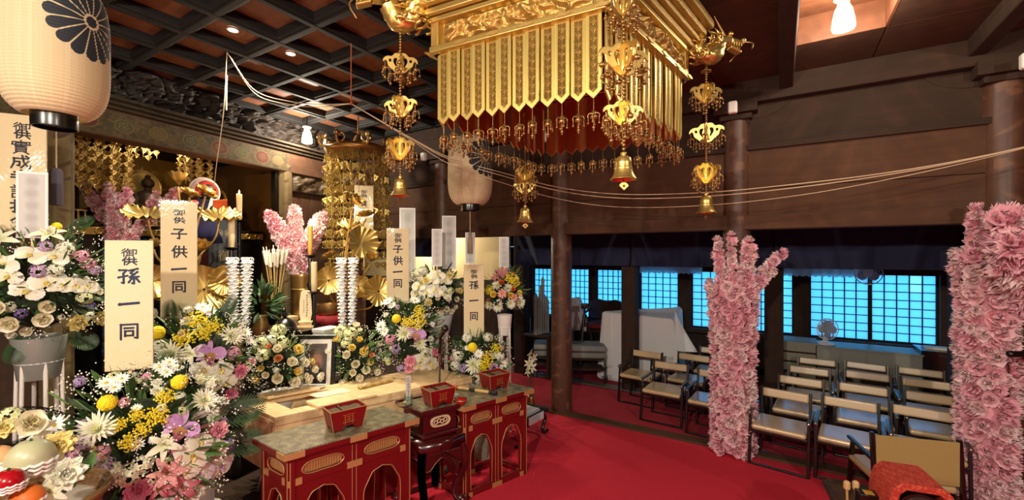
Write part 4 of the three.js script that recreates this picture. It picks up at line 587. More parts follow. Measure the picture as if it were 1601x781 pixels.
{
  let p = stand(280, 497, 2.95); placard('offering_placard', 'cream placard from the children, before the golden lotus beside the pink blossom branches', p, 0.2, 0.79, childText('子供一同', 0.74), { turn: faceEye(p, 0.8) });
  p = stand(202, 578, 2.25); placard('offering_placard', 'cream placard from the grandchildren in glossy plastic wrap, nearest the big lantern', p, 0.2, 0.67, childText('孫一同', 0.86), { turn: faceEye(p, 0.55) });
  p = stand(622, 474, 4.0); placard('offering_placard', 'cream placard from the children, beside the small gilded canopy', p, 0.2, 0.69, childText('子供一同', 0.74), { turn: faceEye(p, 0.8) });
  p = stand(741, 528, 4.1); placard('offering_placard', 'cream placard from the grandchildren below the tasselled paper lantern', p, 0.19, 0.69, childText('孫一同', 0.86), { turn: faceEye(p, 0.8) });
  p = stand(33, 362, 2.75); placard('offering_placard', 'tall cream placard from the temple support group beneath the large lantern', p, 0.235, 0.74, (g, w, h) => { glyph(g, '御', w / 2 + 4, h * 0.1, w * 0.34, undefined, 1.1, 0.65); glyph(g, '供', w / 2 + 4, h * 0.165, w * 0.34, undefined, 1.1, 0.65); [...'實成寺護持会'].forEach((c, i) => glyph(g, c, w / 2, h * (0.275 + i * 0.128), w * 0.42, undefined, 1.1, 0.85)); }, { turn: faceEye(p, 0.55) });
  p = stand(569, 395, 4.85); placard('offering_placard', 'narrow cream placard among the golden strands of the small canopy', p, 0.2, 0.75, (g, w, h) => { glyph(g, '御', w / 2, h * 0.09, w * 0.33, undefined, 1.1, 0.65); glyph(g, '供', w / 2, h * 0.15, w * 0.33, undefined, 1.1, 0.65); glyph(g, '實', w / 2, h * 0.26, w * 0.4, undefined, 1.1, 0.85); }, { turn: faceEye(p, 0.8), stake: 0.3 });
  const blur = (s) => (g, w, h) => { g.fillStyle = '#c9c9c8'; g.fillRect(0, 0, w, h); g.fillStyle = '#f3f3f2'; g.fillRect(0, 0, w, h); g.fillStyle = '#cfcfce'; g.fillRect(w * 0.08, w * 0.08, w * 0.84, h - w * 0.16); const r = rng(s); for (let i = 0; i < 5; i++) for (let k = 0; k < 12; k++) { g.globalAlpha = 0.022; g.fillStyle = '#55555a'; g.beginPath(); g.ellipse(w / 2 + (r() - 0.5) * 10, h * (0.14 + i * 0.185), w * (0.12 + k * 0.013), h * (0.03 + 0.008 * k), 0, 0, 7); g.fill(); } g.globalAlpha = 1; };
  for (const [px, pb, d, w, h, lab, s] of [[50, 372, 2.62, 0.135, 0.4, 'white name plate with blurred writing before the tall temple placard', 1], [637, 440, 4.6, 0.165, 0.78, 'tall white name plate with blurred writing behind the children placard', 2], [683, 416, 4.3, 0.1, 0.37, 'short white name plate with blurred writing beside the tall blurred plate', 3], [702, 420, 4.5, 0.145, 0.55, 'broad white name plate with blurred writing beside the lantern tassel', 4], [735, 412, 4.45, 0.1, 0.32, 'small white name plate directly behind the lantern tassel', 5], [788, 418, 4.4, 0.1, 0.31, 'small white name plate above the bright mixed flower stand', 6]]) { const q = stand(px, pb, d); placard('name_plate', lab, q, w, h, blur(s), { turn: faceEye(q, 0.7), wrap: false, colour: '#f0f0ee', bw: 128, stake: 0.12 }); }
}
// ---------------------------------------------------------------- altar furniture in front of and inside the niche
function lacquerTable(label, a0, a1, m0, m1, h, red) {
  const o = thing('altar_table', label, 'altar table', A((a0 + a1) / 2, 0, (m0 + m1) / 2), YA), w = a1 - a0, d = m1 - m0;
  obj('top', [box(w, 0.035, d, 0, h - 0.018, 0, 0.006), box(w - 0.04, 0.03, d - 0.04, 0, h - 0.05, 0)], M.black, o);
  obj('apron', [box(w - 0.06, 0.1, 0.02, 0, h - 0.115, d / 2 - 0.04), box(w - 0.06, 0.1, 0.02, 0, h - 0.115, -d / 2 + 0.04)], M.maroon, o);
  for (const x of [-1, 1]) for (const z of [-1, 1]) obj('leg', box(0.05, h - 0.06, 0.05, x * (w / 2 - 0.05), (h - 0.06) / 2, z * (d / 2 - 0.05), 0.006), M.black, o);
  obj('front_panel', uvm(box(w - 0.14, h - 0.2, 0.012, 0, (h - 0.2) / 2 + 0.02, d / 2 - 0.06), 'x'), M.dark, o);
  obj('gilt_line', box(w - 0.05, 0.012, 0.006, 0, h - 0.066, d / 2 - 0.016), M.goldDull, o); return o;
}
lacquerTable('dark lacquered altar table carrying candles and lotus before the niche', 1.95, 3.72, -4.72, -3.95, 1.0);
lacquerTable('low dark lacquered table carrying the framed portrait behind the coffin', 2.2, 3.55, -3.92, -3.34, 0.6);
{ // raised altar platform in the niche
  const o = thing('altar_platform', 'tall dark altar platform with a gilded carved edge inside the niche', 'altar', A(2.79, 0, AM - 0.85), YA);
  obj('body', uvm(box(1.94, 1.94, 1.1, 0, 0.97, 0), 'x'), M.black, o); obj('top', box(1.98, 0.03, 1.16, 0, 2.03, 0, 0.006), M.black, o);
  obj('gilt_band', [box(1.96, 0.07, 0.02, 0, 1.975, 0.56), ...Array.from({ length: 16 }, (_, k) => put(new THREE.TorusGeometry(0.028, 0.009, 6, 14), -0.9 + k * 0.12, 1.975, 0.575))], M.gold, o);
}
const lotusPetal = (l, w, bend, cup) => petal({ l, w, bend, cup, nu: 4, nv: 5, tip: 0.97 });
function lotusFlower(R, open, n = 9) { const a = []; for (let k = 0; k < n; k++) for (const [q, t, s] of [[0, open, 1], [0.5, open + 0.35, 0.82]]) { const g = lotusPetal(R * s, R * 0.62, 0.75, 0.55); g.rotateX(t - Math.PI / 2 + 1.3); g.rotateX(-Math.PI / 2); g.rotateY((k + q) / n * 6.283); a.push(g); } a.push(put(lathe([[0, 0], [R * 0.12, 0.01], [R * 0.22, R * 0.3], [0, R * 0.32]], 12))); a.forEach((g) => { g.deleteAttribute('color'); }); return join(a); }
function lotusLeaf(R, seed) { const g = new THREE.CircleGeometry(R, 72, 0, 6.283), r2 = new THREE.RingGeometry(0.01, R, 72, 8); g.dispose(); return warp(r2, (v) => { const th = Math.atan2(v.y, v.x), q = Math.hypot(v.x, v.y) / R; v.z = R * (0.28 * q * q + 0.1 * q * Math.sin(th * 3 + seed) + 0.05 * q * Math.abs(Math.sin(th * 9 + seed)) + 0.09 * q * q * q * Math.sin(th * 18)); v.x *= 1 + 0.07 * q * Math.sin(th * 9 + 1); v.y *= 1 + 0.07 * q * Math.cos(th * 7); }); }
function lotusStand(label, base, parts) {                             // gilded wooden lotus in a vase; parts: [kind, px, py, d, size, facing]
  const o = thing('golden_lotus', label, 'lotus ornament', base);
  obj('vase', lathe([[0.0, 0], [0.07, 0], [0.075, 0.02], [0.05, 0.05], [0.085, 0.13], [0.095, 0.2], [0.06, 0.27], [0.045, 0.32], [0.075, 0.37], [0.06, 0.365], [0.03, 0.31], [0, 0.3]], 24), M.bronze, o);
  for (const [kind, px, py, d, s, tx = 0, ty = 0] of parts) {
    const q = P(px, py, d).sub(base), st = obj('stem', tube([V(0, 0.3, 0), V(q.x * 0.3, 0.3 + (q.y - 0.3) * 0.5, q.z * 0.3), V(q.x * 0.85, q.y - s * 0.9 - 0.02, q.z * 0.9), V(q.x, q.y - (kind === 'leaf' ? 0.01 : s * 0.25), q.z)], 0.009, 24, 6), M.goldDull, o);
    const m = obj(kind === 'leaf' ? 'lotus_leaf' : kind === 'bud' ? 'lotus_bud' : 'lotus_flower', kind === 'leaf' ? lotusLeaf(s, px) : kind === 'bud' ? lotusFlower(s, 0.12, 7) : lotusFlower(s, 0.72, 8), kind === 'leaf' ? M.gold : M.goldDull, o); m.position.copy(q);
    if (kind === 'leaf') { m.lookAt(V(0, 0, 0)); m.rotation.set(0, 0, 0); m.quaternion.setFromUnitVectors(V(0, 0, 1), V(-base.x + tx, EYE - base.y + ty - q.y, -base.z).normalize()); } else m.rotation.set(ty, 0, tx);
  }
}
lotusStand('golden lotus leaves and flowers behind the cream children placard near the niche', A(2.42, 1.0, -4.35), [['flower', 278, 286, 4.0, 0.13], ['bud', 296, 304, 4.0, 0.1, -0.5], ['bud', 321, 302, 4.0, 0.11, -0.7], ['leaf', 343, 342, 4.15, 0.18, 0.5, 13], ['leaf', 231, 340, 3.8, 0.17, 0.4, 12], ['flower', 314, 392, 3.9, 0.12, -0.4, 0.6], ['bud', 240, 385, 3.7, 0.09, 0.7], ['leaf', 319, 452, 3.85, 0.2, 1.0, 0.6], ['leaf', 352, 438, 3.95, 0.13, 0, 0.4], ['leaf', 238, 440, 3.7, 0.15, 0.6, 0.3]]);
lotusStand('golden lotus leaves and flowers below the small gilded canopy', A(3.46, 0.6, -3.55), [['flower', 552, 318, 4.6, 0.12, -0.9, 0.5], ['bud', 572, 338, 4.5, 0.11, 0.2], ['leaf', 565, 380, 4.45, 0.17, 3.5, 2.5], ['leaf', 548, 356, 4.6, 0.14, -1, 12], ['bud', 516, 402, 4.5, 0.1, 0.5], ['leaf', 514, 438, 4.45, 0.14, 0.8, 0.3], ['flower', 580, 408, 4.35, 0.1, -0.3, 0.6], ['leaf', 592, 455, 4.3, 0.15, 0.7, 1.0], ['leaf', 560, 448, 4.4, 0.12, -0.4, 0.6]]);
// statues and hangings in the niche
function seatedFigure(name, label, p, s, mat, halo, robe) {
  const o = thing(name, label, 'statue', p, YA), v = (pts) => lathe(pts.map(([r, y]) => [r * s, y * s]), 20);
  obj('pedestal', [v([[0, 0], [0.36, 0], [0.38, 0.05], [0.28, 0.1], [0.3, 0.16], [0.4, 0.2], [0.36, 0.24], [0, 0.25]])], M.bronze, o);
  const body = [v([[0, 0.24], [0.4, 0.25], [0.42, 0.32], [0.26, 0.42], [0.2, 0.55], [0.23, 0.66], [0.15, 0.74], [0.07, 0.78], [0.065, 0.82]]), ball(0.11 * s, 0, 0.92 * s, 0, 14), put(ball(0.055 * s, 0, 1.04 * s, -0.01 * s, 8)), rod([0.2 * s, 0.66 * s, 0], [0.27 * s, 0.44 * s, 0.12 * s], 0.07 * s, 8, 0.05 * s), rod([-0.2 * s, 0.66 * s, 0], [-0.27 * s, 0.44 * s, 0.12 * s], 0.07 * s, 8, 0.05 * s), rod([0.27 * s, 0.44 * s, 0.12 * s], [0.02 * s, 0.42 * s, 0.26 * s], 0.05 * s, 8, 0.035 * s), rod([-0.27 * s, 0.44 * s, 0.12 * s], [-0.02 * s, 0.42 * s, 0.26 * s], 0.05 * s, 8, 0.035 * s)];
  obj('body', body, mat, o);
  if (halo) obj('halo', [put(new THREE.TorusGeometry(0.33 * s, 0.03 * s, 8, 30), 0, 0.85 * s, -0.2 * s), put(new THREE.CylinderGeometry(0.3 * s, 0.3 * s, 0.02, 28), 0, 0.85 * s, -0.2 * s, Math.PI / 2), ...Array.from({ length: 12 }, (_, k) => put(new THREE.ConeGeometry(0.04 * s, 0.12 * s, 5), 0.38 * s * Math.cos(k * 0.5236), 0.85 * s + 0.38 * s * Math.sin(k * 0.5236), -0.2 * s, 0, 0, k * 0.5236 - Math.PI / 2))], M.goldDull, o);
  return o;
}
const niche = (a, m, y = 2.045) => A(a, y, AM + m), smoky = std('#3a2a18', 0.5, 0.4, { bumpMap: hammered, bumpScale: 0.006 });
seatedFigure('seated_statue', 'dark seated statue with a spiked halo beneath the hanging gold ornaments', niche(2.36, -0.75), 0.44, smoky, true);
seatedFigure('seated_statue', 'dark bronze seated figure at the middle of the niche', niche(2.82, -0.9), 0.56, smoky, true);
seatedFigure('seated_statue', 'small dark seated figure beside the lit candle in the niche', niche(3.42, -0.6), 0.46, smoky, true);
seatedFigure('seated_statue', 'small shadowed seated figure at the niche corner by the worn pillar', niche(3.62, -0.95), 0.4, smoky, false);
{ // small shrine roof at the left of the niche, scroll altar bowl, hanging ornaments
  const o = thing('miniature_shrine', 'dark miniature shrine with a steep roof at the niche edge', 'shrine', niche(1.98, -0.7), YA);
  obj('body', box(0.26, 0.36, 0.24, 0, 0.18, 0, 0.01), M.black, o); obj('roof', [put(new THREE.ConeGeometry(0.3, 0.3, 4, 3), 0, 0.5, 0, 0, Math.PI / 4), put(new THREE.ConeGeometry(0.34, 0.1, 4), 0, 0.4, 0, 0, Math.PI / 4), cyl(0.012, 0.006, 0.14, 8, 0, 0.68, 0)], smoky, o); obj('railing', [box(0.34, 0.02, 0.34, 0, 0.03, 0), ...Array.from({ length: 7 }, (_, k) => box(0.012, 0.09, 0.012, -0.15 + k * 0.05, 0.08, 0.16)), box(0.33, 0.014, 0.014, 0, 0.13, 0.16)], M.goldDull, o);
  const small = join([put(slab(wingShape, 0.004, 0.002, 2), 0, 0, -0.002), put(slab(wingShape, 0.004, 0.002, 2), 0, 0, -0.002, 0, 2.09), put(slab(wingShape, 0.004, 0.002, 2), 0, 0, -0.002, 0, 4.19), ball(0.012, 0, -0.075, 0, 7)]);
  for (const [a, m, n, k, w] of [[2.16, -0.3, 12, 4, 'over the dark seated statue'], [2.98, -0.3, 8, 3, 'above the golden lotus flower'], [2.62, -0.5, 3, 2, 'at the middle of the niche']]) {
    const h = thing('hanging_ornament', `cluster of gilded hanging ornaments in the niche ${w}`, 'hanging ornament', A(a, 2.96, AM + m), YA);
    for (let i = 0; i < k * 3; i++) { const c = [rod([0, 0, 0], [0, -0.03 - n * 0.05, 0], 0.003, 5)]; for (let j = 0; j < n - (i % 3); j++) { const q = small.clone(); q.scale(0.34, 0.42, 0.34); c.push(put(q, 0, -0.08 - j * 0.05, 0, 0, i + j)); } const s = obj('strand', c, M.goldDull, h); s.position.set((i - k * 1.5 + 0.5) * 0.04, 0, 0.05 * Math.sin(i * 2)); }
  }
  const g = thing('gilded_scroll', 'gilded carved cloud railing across the niche platform', 'altar railing', niche(2.72, -0.38), YA); const pts = []; for (let i = 0; i <= 20; i++) pts.push([-0.32 + i * 0.032, 0.13 + 0.05 * Math.cos(i * 0.62) + 0.05 * Math.pow((i - 10) / 10, 2), 0]);
  obj('rail', tube(pts, 0.016, 60, 8), M.gold, g); for (let k = 0; k < 9; k++) obj('baluster', rod([-0.3 + k * 0.075, 0, 0], [-0.3 + k * 0.075, 0.12 + 0.05 * Math.pow((k - 4) / 4, 2), 0], 0.008), M.goldDull, g);
}
{ // hooded statue in red, white and navy
  const p = P(322, 362, 4.6), o = thing('hooded_statue', 'dark statue in a red and white hood with navy and orange robes', 'statue', p, YA);
  obj('head', [soft(0.13, 0.17, 0.14, 0.055, 0, 0.42, 0), put(new THREE.ConeGeometry(0.018, 0.04, 6), 0, 0.41, 0.075, Math.PI / 2)], std('#2a1c14', 0.5), o);
  const hood = (R, w, m, z) => obj('hood', put(new THREE.TorusGeometry(R, w, 10, 24, Math.PI * 1.3), 0, 0.42, z, 0, 0, -0.47), m, o); hood(0.09, 0.028, std('#c22a30', 0.8), 0.02); hood(0.122, 0.034, std('#e8cfc6', 0.8), -0.02);
  obj('shoulder_cloth', [put(soft(0.12, 0.2, 0.12, 0.05), -0.15, 0.22, 0.03, 0, 0, -0.5), put(soft(0.12, 0.2, 0.12, 0.05), 0.15, 0.22, 0.03, 0, 0, 0.5)], std('#d4452f', 0.8), o);
  obj('robe', lathe([[0, 0.34], [0.12, 0.33], [0.19, 0.22], [0.23, 0.05], [0.27, -0.12], [0, -0.12]], 22), std('#1b1a44', 0.85), o);
  obj('collar', [put(box(0.035, 0.16, 0.012), -0.045, 0.27, 0.15, -0.25, 0, -0.4), put(box(0.035, 0.16, 0.012), 0.045, 0.27, 0.15, -0.25, 0, 0.4)], M.white, o);
  obj('sash', [put(slab(poly([[-0.07, 0.08], [0.06, 0.1], [0.1, -0.28], [-0.03, -0.32]]), 0.014, 0.003), 0.03, 0.24, 0.17, 0.2)], std('#d8571f', 0.75), o);
  obj('pedestal', [box(0.42, 0.6, 0.34, 0, -0.42, 0, 0.01), box(0.46, 0.03, 0.38, 0, -0.135, 0, 0.006)], M.maroon, o);
}
// candles, tablet, arrows, paper offerings
function candle(label, px, pTop, pBot, d, wpx, lit, standBase, colour) {
  const p = P(px, pBot, d), h = (pBot - pTop) / F * d, r = wpx / F * d / 2, o = thing('candle', label, 'candle', p);
  obj('wax', lathe([[0, 0], [r * 0.85, 0], [r, h * 0.3], [r * 1.02, h * 0.97], [r * 0.8, h], [0, h * 0.985]], 16), colour ?? M.wax, o); obj('wick', rod([0, h * 0.98, 0], [0, h + 0.01, 0], 0.0018, 5), M.black, o);
  if (lit) { obj('flame', lathe([[0, 0], [0.006, 0.006], [0.008, 0.014], [0.005, 0.028], [0, 0.042]].map(([a, b]) => [a, b + h + 0.004]), 10), std('#ffd27a', 0.5, 0, { emissive: new THREE.Color().setRGB(1, 0.65, 0.25), emissiveIntensity: 14 }), o); lamp(p.x, p.y + h + 0.022, p.z, new THREE.Color().setRGB(1, 0.62, 0.28), 0.35, 0.008); }
  if (standBase !== undefined) { const hh = p.y - standBase, s = thing('candle_stand', `black turned candle stand under the ${label}`, 'candle stand', [p.x, standBase, p.z]); obj('stem', lathe([[0, 0], [0.075, 0], [0.08, 0.015], [0.04, 0.04], [0.022, 0.09], [0.034, 0.12], [0.018, 0.16], [0.02, hh * 0.55], [0.034, hh * 0.6], [0.016, hh * 0.65], [0.02, hh - 0.03], [0, hh - 0.03]], 20), M.black, s); obj('dish', lathe([[0, hh - 0.03], [0.03, hh - 0.03], [0.066, hh - 0.006], [0.062, hh - 0.002], [0.02, hh - 0.016], [0, hh - 0.002]], 20), M.black, s); }
}
candle('lit ivory candle high before the niche', 374, 303, 343, 4.75, 8, true, 1.0); candle('ivory candle in front of the grey crested panel', 362, 336, 386, 4.2, 9, false, 1.0);
candle('amber electric candle before the pink blossom', 485, 352, 398, 4.35, 7, true, 1.0, std('#d9a04a', 0.4)); candle('plain white candle beside the brass vase', 491, 409, 455, 4.15, 9, false, 0.6);
{
  const p = P(478, 512, 4.1), o = thing('memorial_tablet', 'pale wooden memorial tablet with brushed writing before the brass vase', 'memorial tablet', [p.x, p.y, p.z], faceEye(p, 0.8));
  obj('base', [box(0.14, 0.022, 0.1, 0, 0.011, 0, 0.004), box(0.11, 0.03, 0.075, 0, 0.036, 0, 0.006), box(0.125, 0.014, 0.085, 0, 0.058, 0, 0.004)], M.pale, o);
  obj('plaque', slab(poly(spline([[-0.04, 0], [-0.04, 0.26], [-0.03, 0.282], [0, 0.288], [0.03, 0.282], [0.04, 0.26], [0.04, 0], [0, 0]], 3)), 0.014, 0.002).translate(0, 0.064, -0.007), std('#e8d6b0', 0.7), o);
  const t = canvas(96, 320, (g, w, h) => { g.fillStyle = '#e8d6b0'; g.fillRect(0, 0, w, h); const r = rng(9); g.strokeStyle = '#2a2420'; g.lineCap = 'round'; for (const [x, s, n, y0] of [[62, 26, 9, 24], [26, 13, 10, 90]]) for (let i = 0; i < n; i++) for (let k = 0; k < 6; k++) { g.lineWidth = s * 0.12; const X = x + (r() - 0.5) * s * 0.8, Y = y0 + i * s * 1.15 + (r() - 0.5) * s * 0.7, v = r() > 0.5; g.beginPath(); g.moveTo(X - (v ? 0 : s * 0.25), Y - (v ? s * 0.25 : 0)); g.lineTo(X + (v ? 0 : s * 0.25), Y + (v ? s * 0.25 : 0)); g.stroke(); } });
  obj('inscription', put(new THREE.PlaneGeometry(0.07, 0.26), 0, 0.2, 0.0095), printed(t), o);
  const b = thing('tablet_box', 'low black lacquer stand under the memorial tablet', 'stand', [p.x, 0.6, p.z], YA); obj('top', box(0.34, 0.03, 0.26, 0, p.y - 0.6 - 0.016, 0, 0.006), M.black, b); for (const x of [-0.14, 0.14]) obj('leg', box(0.03, p.y - 0.63, 0.2, x, (p.y - 0.63) / 2, 0, 0.005), M.black, b);
}
{ // brass vase under the pink branches
  const p = P(478, 476, 4.55), o = thing('brass_vase', 'tall cylindrical brass vase holding the pink paper branches', 'vase', [p.x - 0.03, 1.0, p.z]); const h = P(470, 428, 4.55).y - 1.0;
  obj('body', lathe([[0, 0], [0.11, 0], [0.12, 0.01], [0.115, 0.05], [0.112, h * 0.6], [0.12, h * 0.95], [0.127, h], [0.116, h], [0.108, h * 0.9], [0, h * 0.88]], 30), std(new THREE.Color().setRGB(0.55, 0.34, 0.12), 0.3, 0.9), o); obj('band', put(new THREE.TorusGeometry(0.117, 0.006, 8, 30), 0, h * 0.72, 0, Math.PI / 2), M.gold, o);
}
{ // grey panel with gilt crests and writing
  const p = P(348, 474, 4.5), t = canvas(128, 448, (g, w, h) => { g.fillStyle = '#2c3038'; g.fillRect(0, 0, w, h); g.fillStyle = '#8d7a4c'; for (const x of [40, 100]) { for (let k = 0; k < 3; k++) { g.beginPath(); g.ellipse(x + 9 * Math.cos(k * 2.09 - 1.57), 66 + 9 * Math.sin(k * 2.09 - 1.57), 10, 8, k * 2.09, 0, 7); g.fill(); } g.lineWidth = 3; g.strokeStyle = '#8d7a4c'; g.beginPath(); g.arc(x, 66, 22, 0, 7); g.stroke(); } glyph(g, '御', 74, 190, 62, '#8d7a4c'); glyph(g, '供', 74, 270, 62, '#8d7a4c'); });
  const o = thing('crested_panel', 'dark grey upright panel with gilt crests and writing before the niche', 'panel', p, faceEye(p, 0.6)); obj('board', box(0.25, 0.86, 0.03, 0, 0.43, -0.016, 0.004), std('#2c3038', 0.6), o); obj('printed_face', put(new THREE.PlaneGeometry(0.24, 0.85), 0, 0.43, 0.0005), printed(t, { roughness: 0.5 }), o); obj('foot', box(0.26, p.y - 1.0 + 0.01, 0.08, 0, -(p.y - 1.0) / 2, -0.02), M.black, o);
}
{ // arrows with white paper tips
  const p = P(430, 474, 4.2), o = thing('paper_tipped_sticks', 'bundle of bamboo sticks with white paper tips in a dark vase', 'stick bundle', p), r = rng(4); const h = 89 / F * 4.2;
  for (let k = 0; k < 15; k++) { const th = k * 2.4, q = 0.03 + 0.1 * Math.sqrt(k / 15), x = Math.cos(th) * q, z = Math.sin(th) * q * 0.6, y = h * (0.88 + 0.12 * r()); obj('stick', rod([x * 0.25, 0, z * 0.25], [x, y, z], 0.005, 6), std('#c8a868', 0.6), o); obj('paper_tip', [rod([x * 0.75, y * 0.72, z * 0.75], [x * 0.97, y * 0.96, z * 0.97], 0.013, 6, 0.015), rod([x * 0.97, y * 0.96, z * 0.97], [x * 1.02, y * 1.03, z * 1.02], 0.006, 5, 0.004)], M.paper, o); }
  obj('vase', lathe([[0, -0.2], [0.06, -0.2], [0.065, -0.06], [0.05, 0.02], [0.055, 0.03], [0, 0.0]], 18), M.black, o);
}
for (const [px, d, lab] of [[375, 3.85, 'pair of white layered paper offerings beside the green sprigs'], [543, 4.25, 'pair of white layered paper offerings before the golden lotus']]) {
  const top = 404, bot = 508, p = P(px, bot, d), h = (bot - top) / F * d, o = thing('paper_offering', lab, 'paper offering', p, faceEye(p));
  const layer = (R, k) => warp(new THREE.CylinderGeometry(R * 0.45, R, 0.024, 36, 3, true), (v) => { const th = Math.atan2(v.z, v.x), q = Math.min(1, Math.hypot(v.x, v.z) / R); v.y += q * q * 0.006 * Math.sin(th * 5 + k * 2.1); });
  for (const s of [-1, 1]) { const a = [cyl(0.02, 0.02, h * 0.95, 10, s * 0.048, h * 0.48, 0)]; for (let k = 0; k < 19; k++) { const f = k / 18, R = 0.05 * (0.8 + 0.25 * f); a.push(put(layer(R, k), s * (0.042 + 0.014 * f), 0.02 + f * h * 0.92, 0)); } for (let k = 0; k < 8; k++) a.push(put(new THREE.TorusGeometry(0.02, 0.004, 5, 12), s * 0.056 + 0.03 * Math.cos(k * 0.78), h * 0.985, 0.03 * Math.sin(k * 0.78), 0.5, k)); obj('paper_fringe', a, std('#f6f5f3', 0.8), o); }
  obj('stem', [box(0.05, 0.12, 0.035, 0, -0.05, 0, 0.005), box(0.012, h * 0.9, 0.012, -0.045, h * 0.45, 0), box(0.012, h * 0.9, 0.012, 0.045, h * 0.45, 0)], std('#a9845c', 0.7), o);
  const st = thing('offering_post', `brown wooden post under the ${lab.slice(0, 34)} ${px < 400 ? 'by the sprigs' : 'by the lotus'}`, 'post', [p.x, 0, p.z]); obj('shaft', box(0.045, p.y - 0.11, 0.045, 0, (p.y - 0.11) / 2, 0, 0.006), std('#8a6a48', 0.7), st); obj('foot', box(0.18, 0.03, 0.18, 0, 0.015, 0, 0.006), std('#8a6a48', 0.7), st);
}
{ // green sprigs in a vase
  const p = P(408, 476, 4.0), o = thing('green_sprigs', 'glossy green sprigs in a dark vase beside the paper offering', 'sprigs', p); stuff(obj('leaf', greens(0.2, 0.24, 0.18, 230, 77, ['#1d3a20', '#2c5230', '#183018', '#3f6a3c'], 0.08), M.leaf, o)); obj('vase', lathe([[0, -0.36], [0.06, -0.36], [0.07, -0.2], [0.045, -0.12], [0.06, -0.1], [0, -0.12]], 18), M.bronze, o);
  const b = thing('sprig_stand', 'black post stand under the vase of green sprigs', 'stand', [p.x, 0.6, p.z]); obj('top', box(0.2, 0.025, 0.2, 0, p.y - 0.96 - 0.015, 0, 0.005), M.black, b); obj('post', box(0.1, Math.max(0.02, p.y - 0.985), 0.1, 0, Math.max(0.02, p.y - 0.985) / 2, 0, 0.005), M.black, b);
}
{ // small things on the tables
  let p = P(444, 500, 4.3), o = thing('wooden_box', 'small pale wooden box with a lid on the altar table', 'box', [p.x, 1.0, p.z], YA); obj('body', box(0.2, 0.1, 0.14, 0, 0.05, 0, 0.004), M.pale, o); obj('lid', box(0.215, 0.04, 0.155, 0, 0.12, 0, 0.006), M.pale, o);
  p = P(446, 512, 3.75); o = thing('incense_burner', 'dark bronze incense burner with a lion lid behind the portrait', 'incense burner', [p.x, 0.6, p.z]); const y = p.y - 0.6; obj('bowl', lathe([[0, y - 0.1], [0.07, y - 0.08], [0.1, y - 0.02], [0.09, y + 0.02], [0, y + 0.02]], 20), M.black, o); obj('lid', [lathe([[0.09, y + 0.02], [0.07, y + 0.06], [0.02, y + 0.09], [0, y + 0.1]], 18), soft(0.04, 0.05, 0.06, 0.015, 0, y + 0.12, 0), ball(0.022, 0, y + 0.155, 0.02, 8)], M.black, o); for (let k = 0; k < 3; k++) obj('leg', rod([Math.cos(k * 2.09) * 0.07, 0, Math.sin(k * 2.09) * 0.07], [Math.cos(k * 2.09) * 0.06, y - 0.06, Math.sin(k * 2.09) * 0.06], 0.014), M.black, o);
  p = P(514, 496, 4.45); o = thing('gong_cushion', 'round red brocade cushion carrying a dark bronze gong bowl', 'gong cushion', [p.x, 0.6, p.z]); obj('stand', cyl(0.15, 0.13, p.y - 0.66, 20, 0, (p.y - 0.66) / 2, 0), M.black, o); obj('cushion', put(new THREE.TorusGeometry(0.1, 0.05, 12, 28), 0, p.y - 0.62, 0, Math.PI / 2), std('#8e1320', 0.7), o); obj('bowl', lathe([[0, p.y - 0.62], [0.07, p.y - 0.6], [0.11, p.y - 0.53], [0.115, p.y - 0.46], [0.108, p.y - 0.46], [0.1, p.y - 0.53], [0, p.y - 0.59]], 24), M.bronze, o);
  p = P(508, 516, 3.95); o = thing('white_box', 'plain white paper box beside the memorial tablet', 'box', [p.x + 0.02, 0.6, p.z], YA); obj('body', box(0.2, p.y - 0.6, 0.14, 0, (p.y - 0.6) / 2, 0, 0.004), M.white, o); obj('lid', box(0.21, 0.03, 0.15, 0, p.y - 0.59, 0, 0.004), M.white, o);
}
{ // framed portrait, its picture softened beyond recognition
  const w = 0.26, h = 0.47, p = P(492, 598, 3.62); p.y = 0.605; const o = thing('portrait', 'framed portrait with softened picture among yellow roses behind the coffin', 'portrait', p, faceEye(p, 0.25)); o.rotation.x = -0.1;
  const fr = (W0, H0, b) => slab(poly([[-W0 / 2, 0], [W0 / 2, 0], [W0 / 2, H0], [-W0 / 2, H0]], [[[-W0 / 2 + b, b], [-W0 / 2 + b, H0 - b], [W0 / 2 - b, H0 - b], [W0 / 2 - b, b]]]), 0.02, 0.003);
  obj('frame', fr(w * 1.22, h, 0.03), M.black, o); obj('mat', put(fr(w * 1.05, h - 0.05, 0.042), 0, 0.025, -0.002), M.white, o);
  const t = canvas(128, 192, (g, W0, H0) => { const gr = g.createLinearGradient(0, 0, 0, H0); gr.addColorStop(0, '#6a6260'); gr.addColorStop(1, '#4a4648'); g.fillStyle = gr; g.fillRect(0, 0, W0, H0); for (let k = 0; k < 20; k++) { g.globalAlpha = 0.09; g.fillStyle = '#2c2a2c'; g.beginPath(); g.ellipse(70, 200, 66 - k * 1.4, 82 - k * 2, 0, 0, 7); g.fill(); g.fillStyle = '#c08a72'; g.beginPath(); g.ellipse(66, 82, 32 - k * 1.2, 42 - k * 1.5, 0, 0, 7); g.fill(); g.fillStyle = '#7d706c'; g.beginPath(); g.ellipse(66, 44, 30 - k, 18 - k * 0.6, 0, 0, 7); g.fill(); } });
  obj('picture', put(new THREE.PlaneGeometry(w * 0.9, h - 0.1), 0, h / 2, 0.004), printed(t, { roughness: 0.4 }), o); obj('back_board', box(w * 1.15, h - 0.02, 0.008, 0, h / 2, -0.006), M.black, o); obj('strut', rod([0, h * 0.7, -0.01], [0, 0.01, -0.16], 0.008), M.black, o);
}
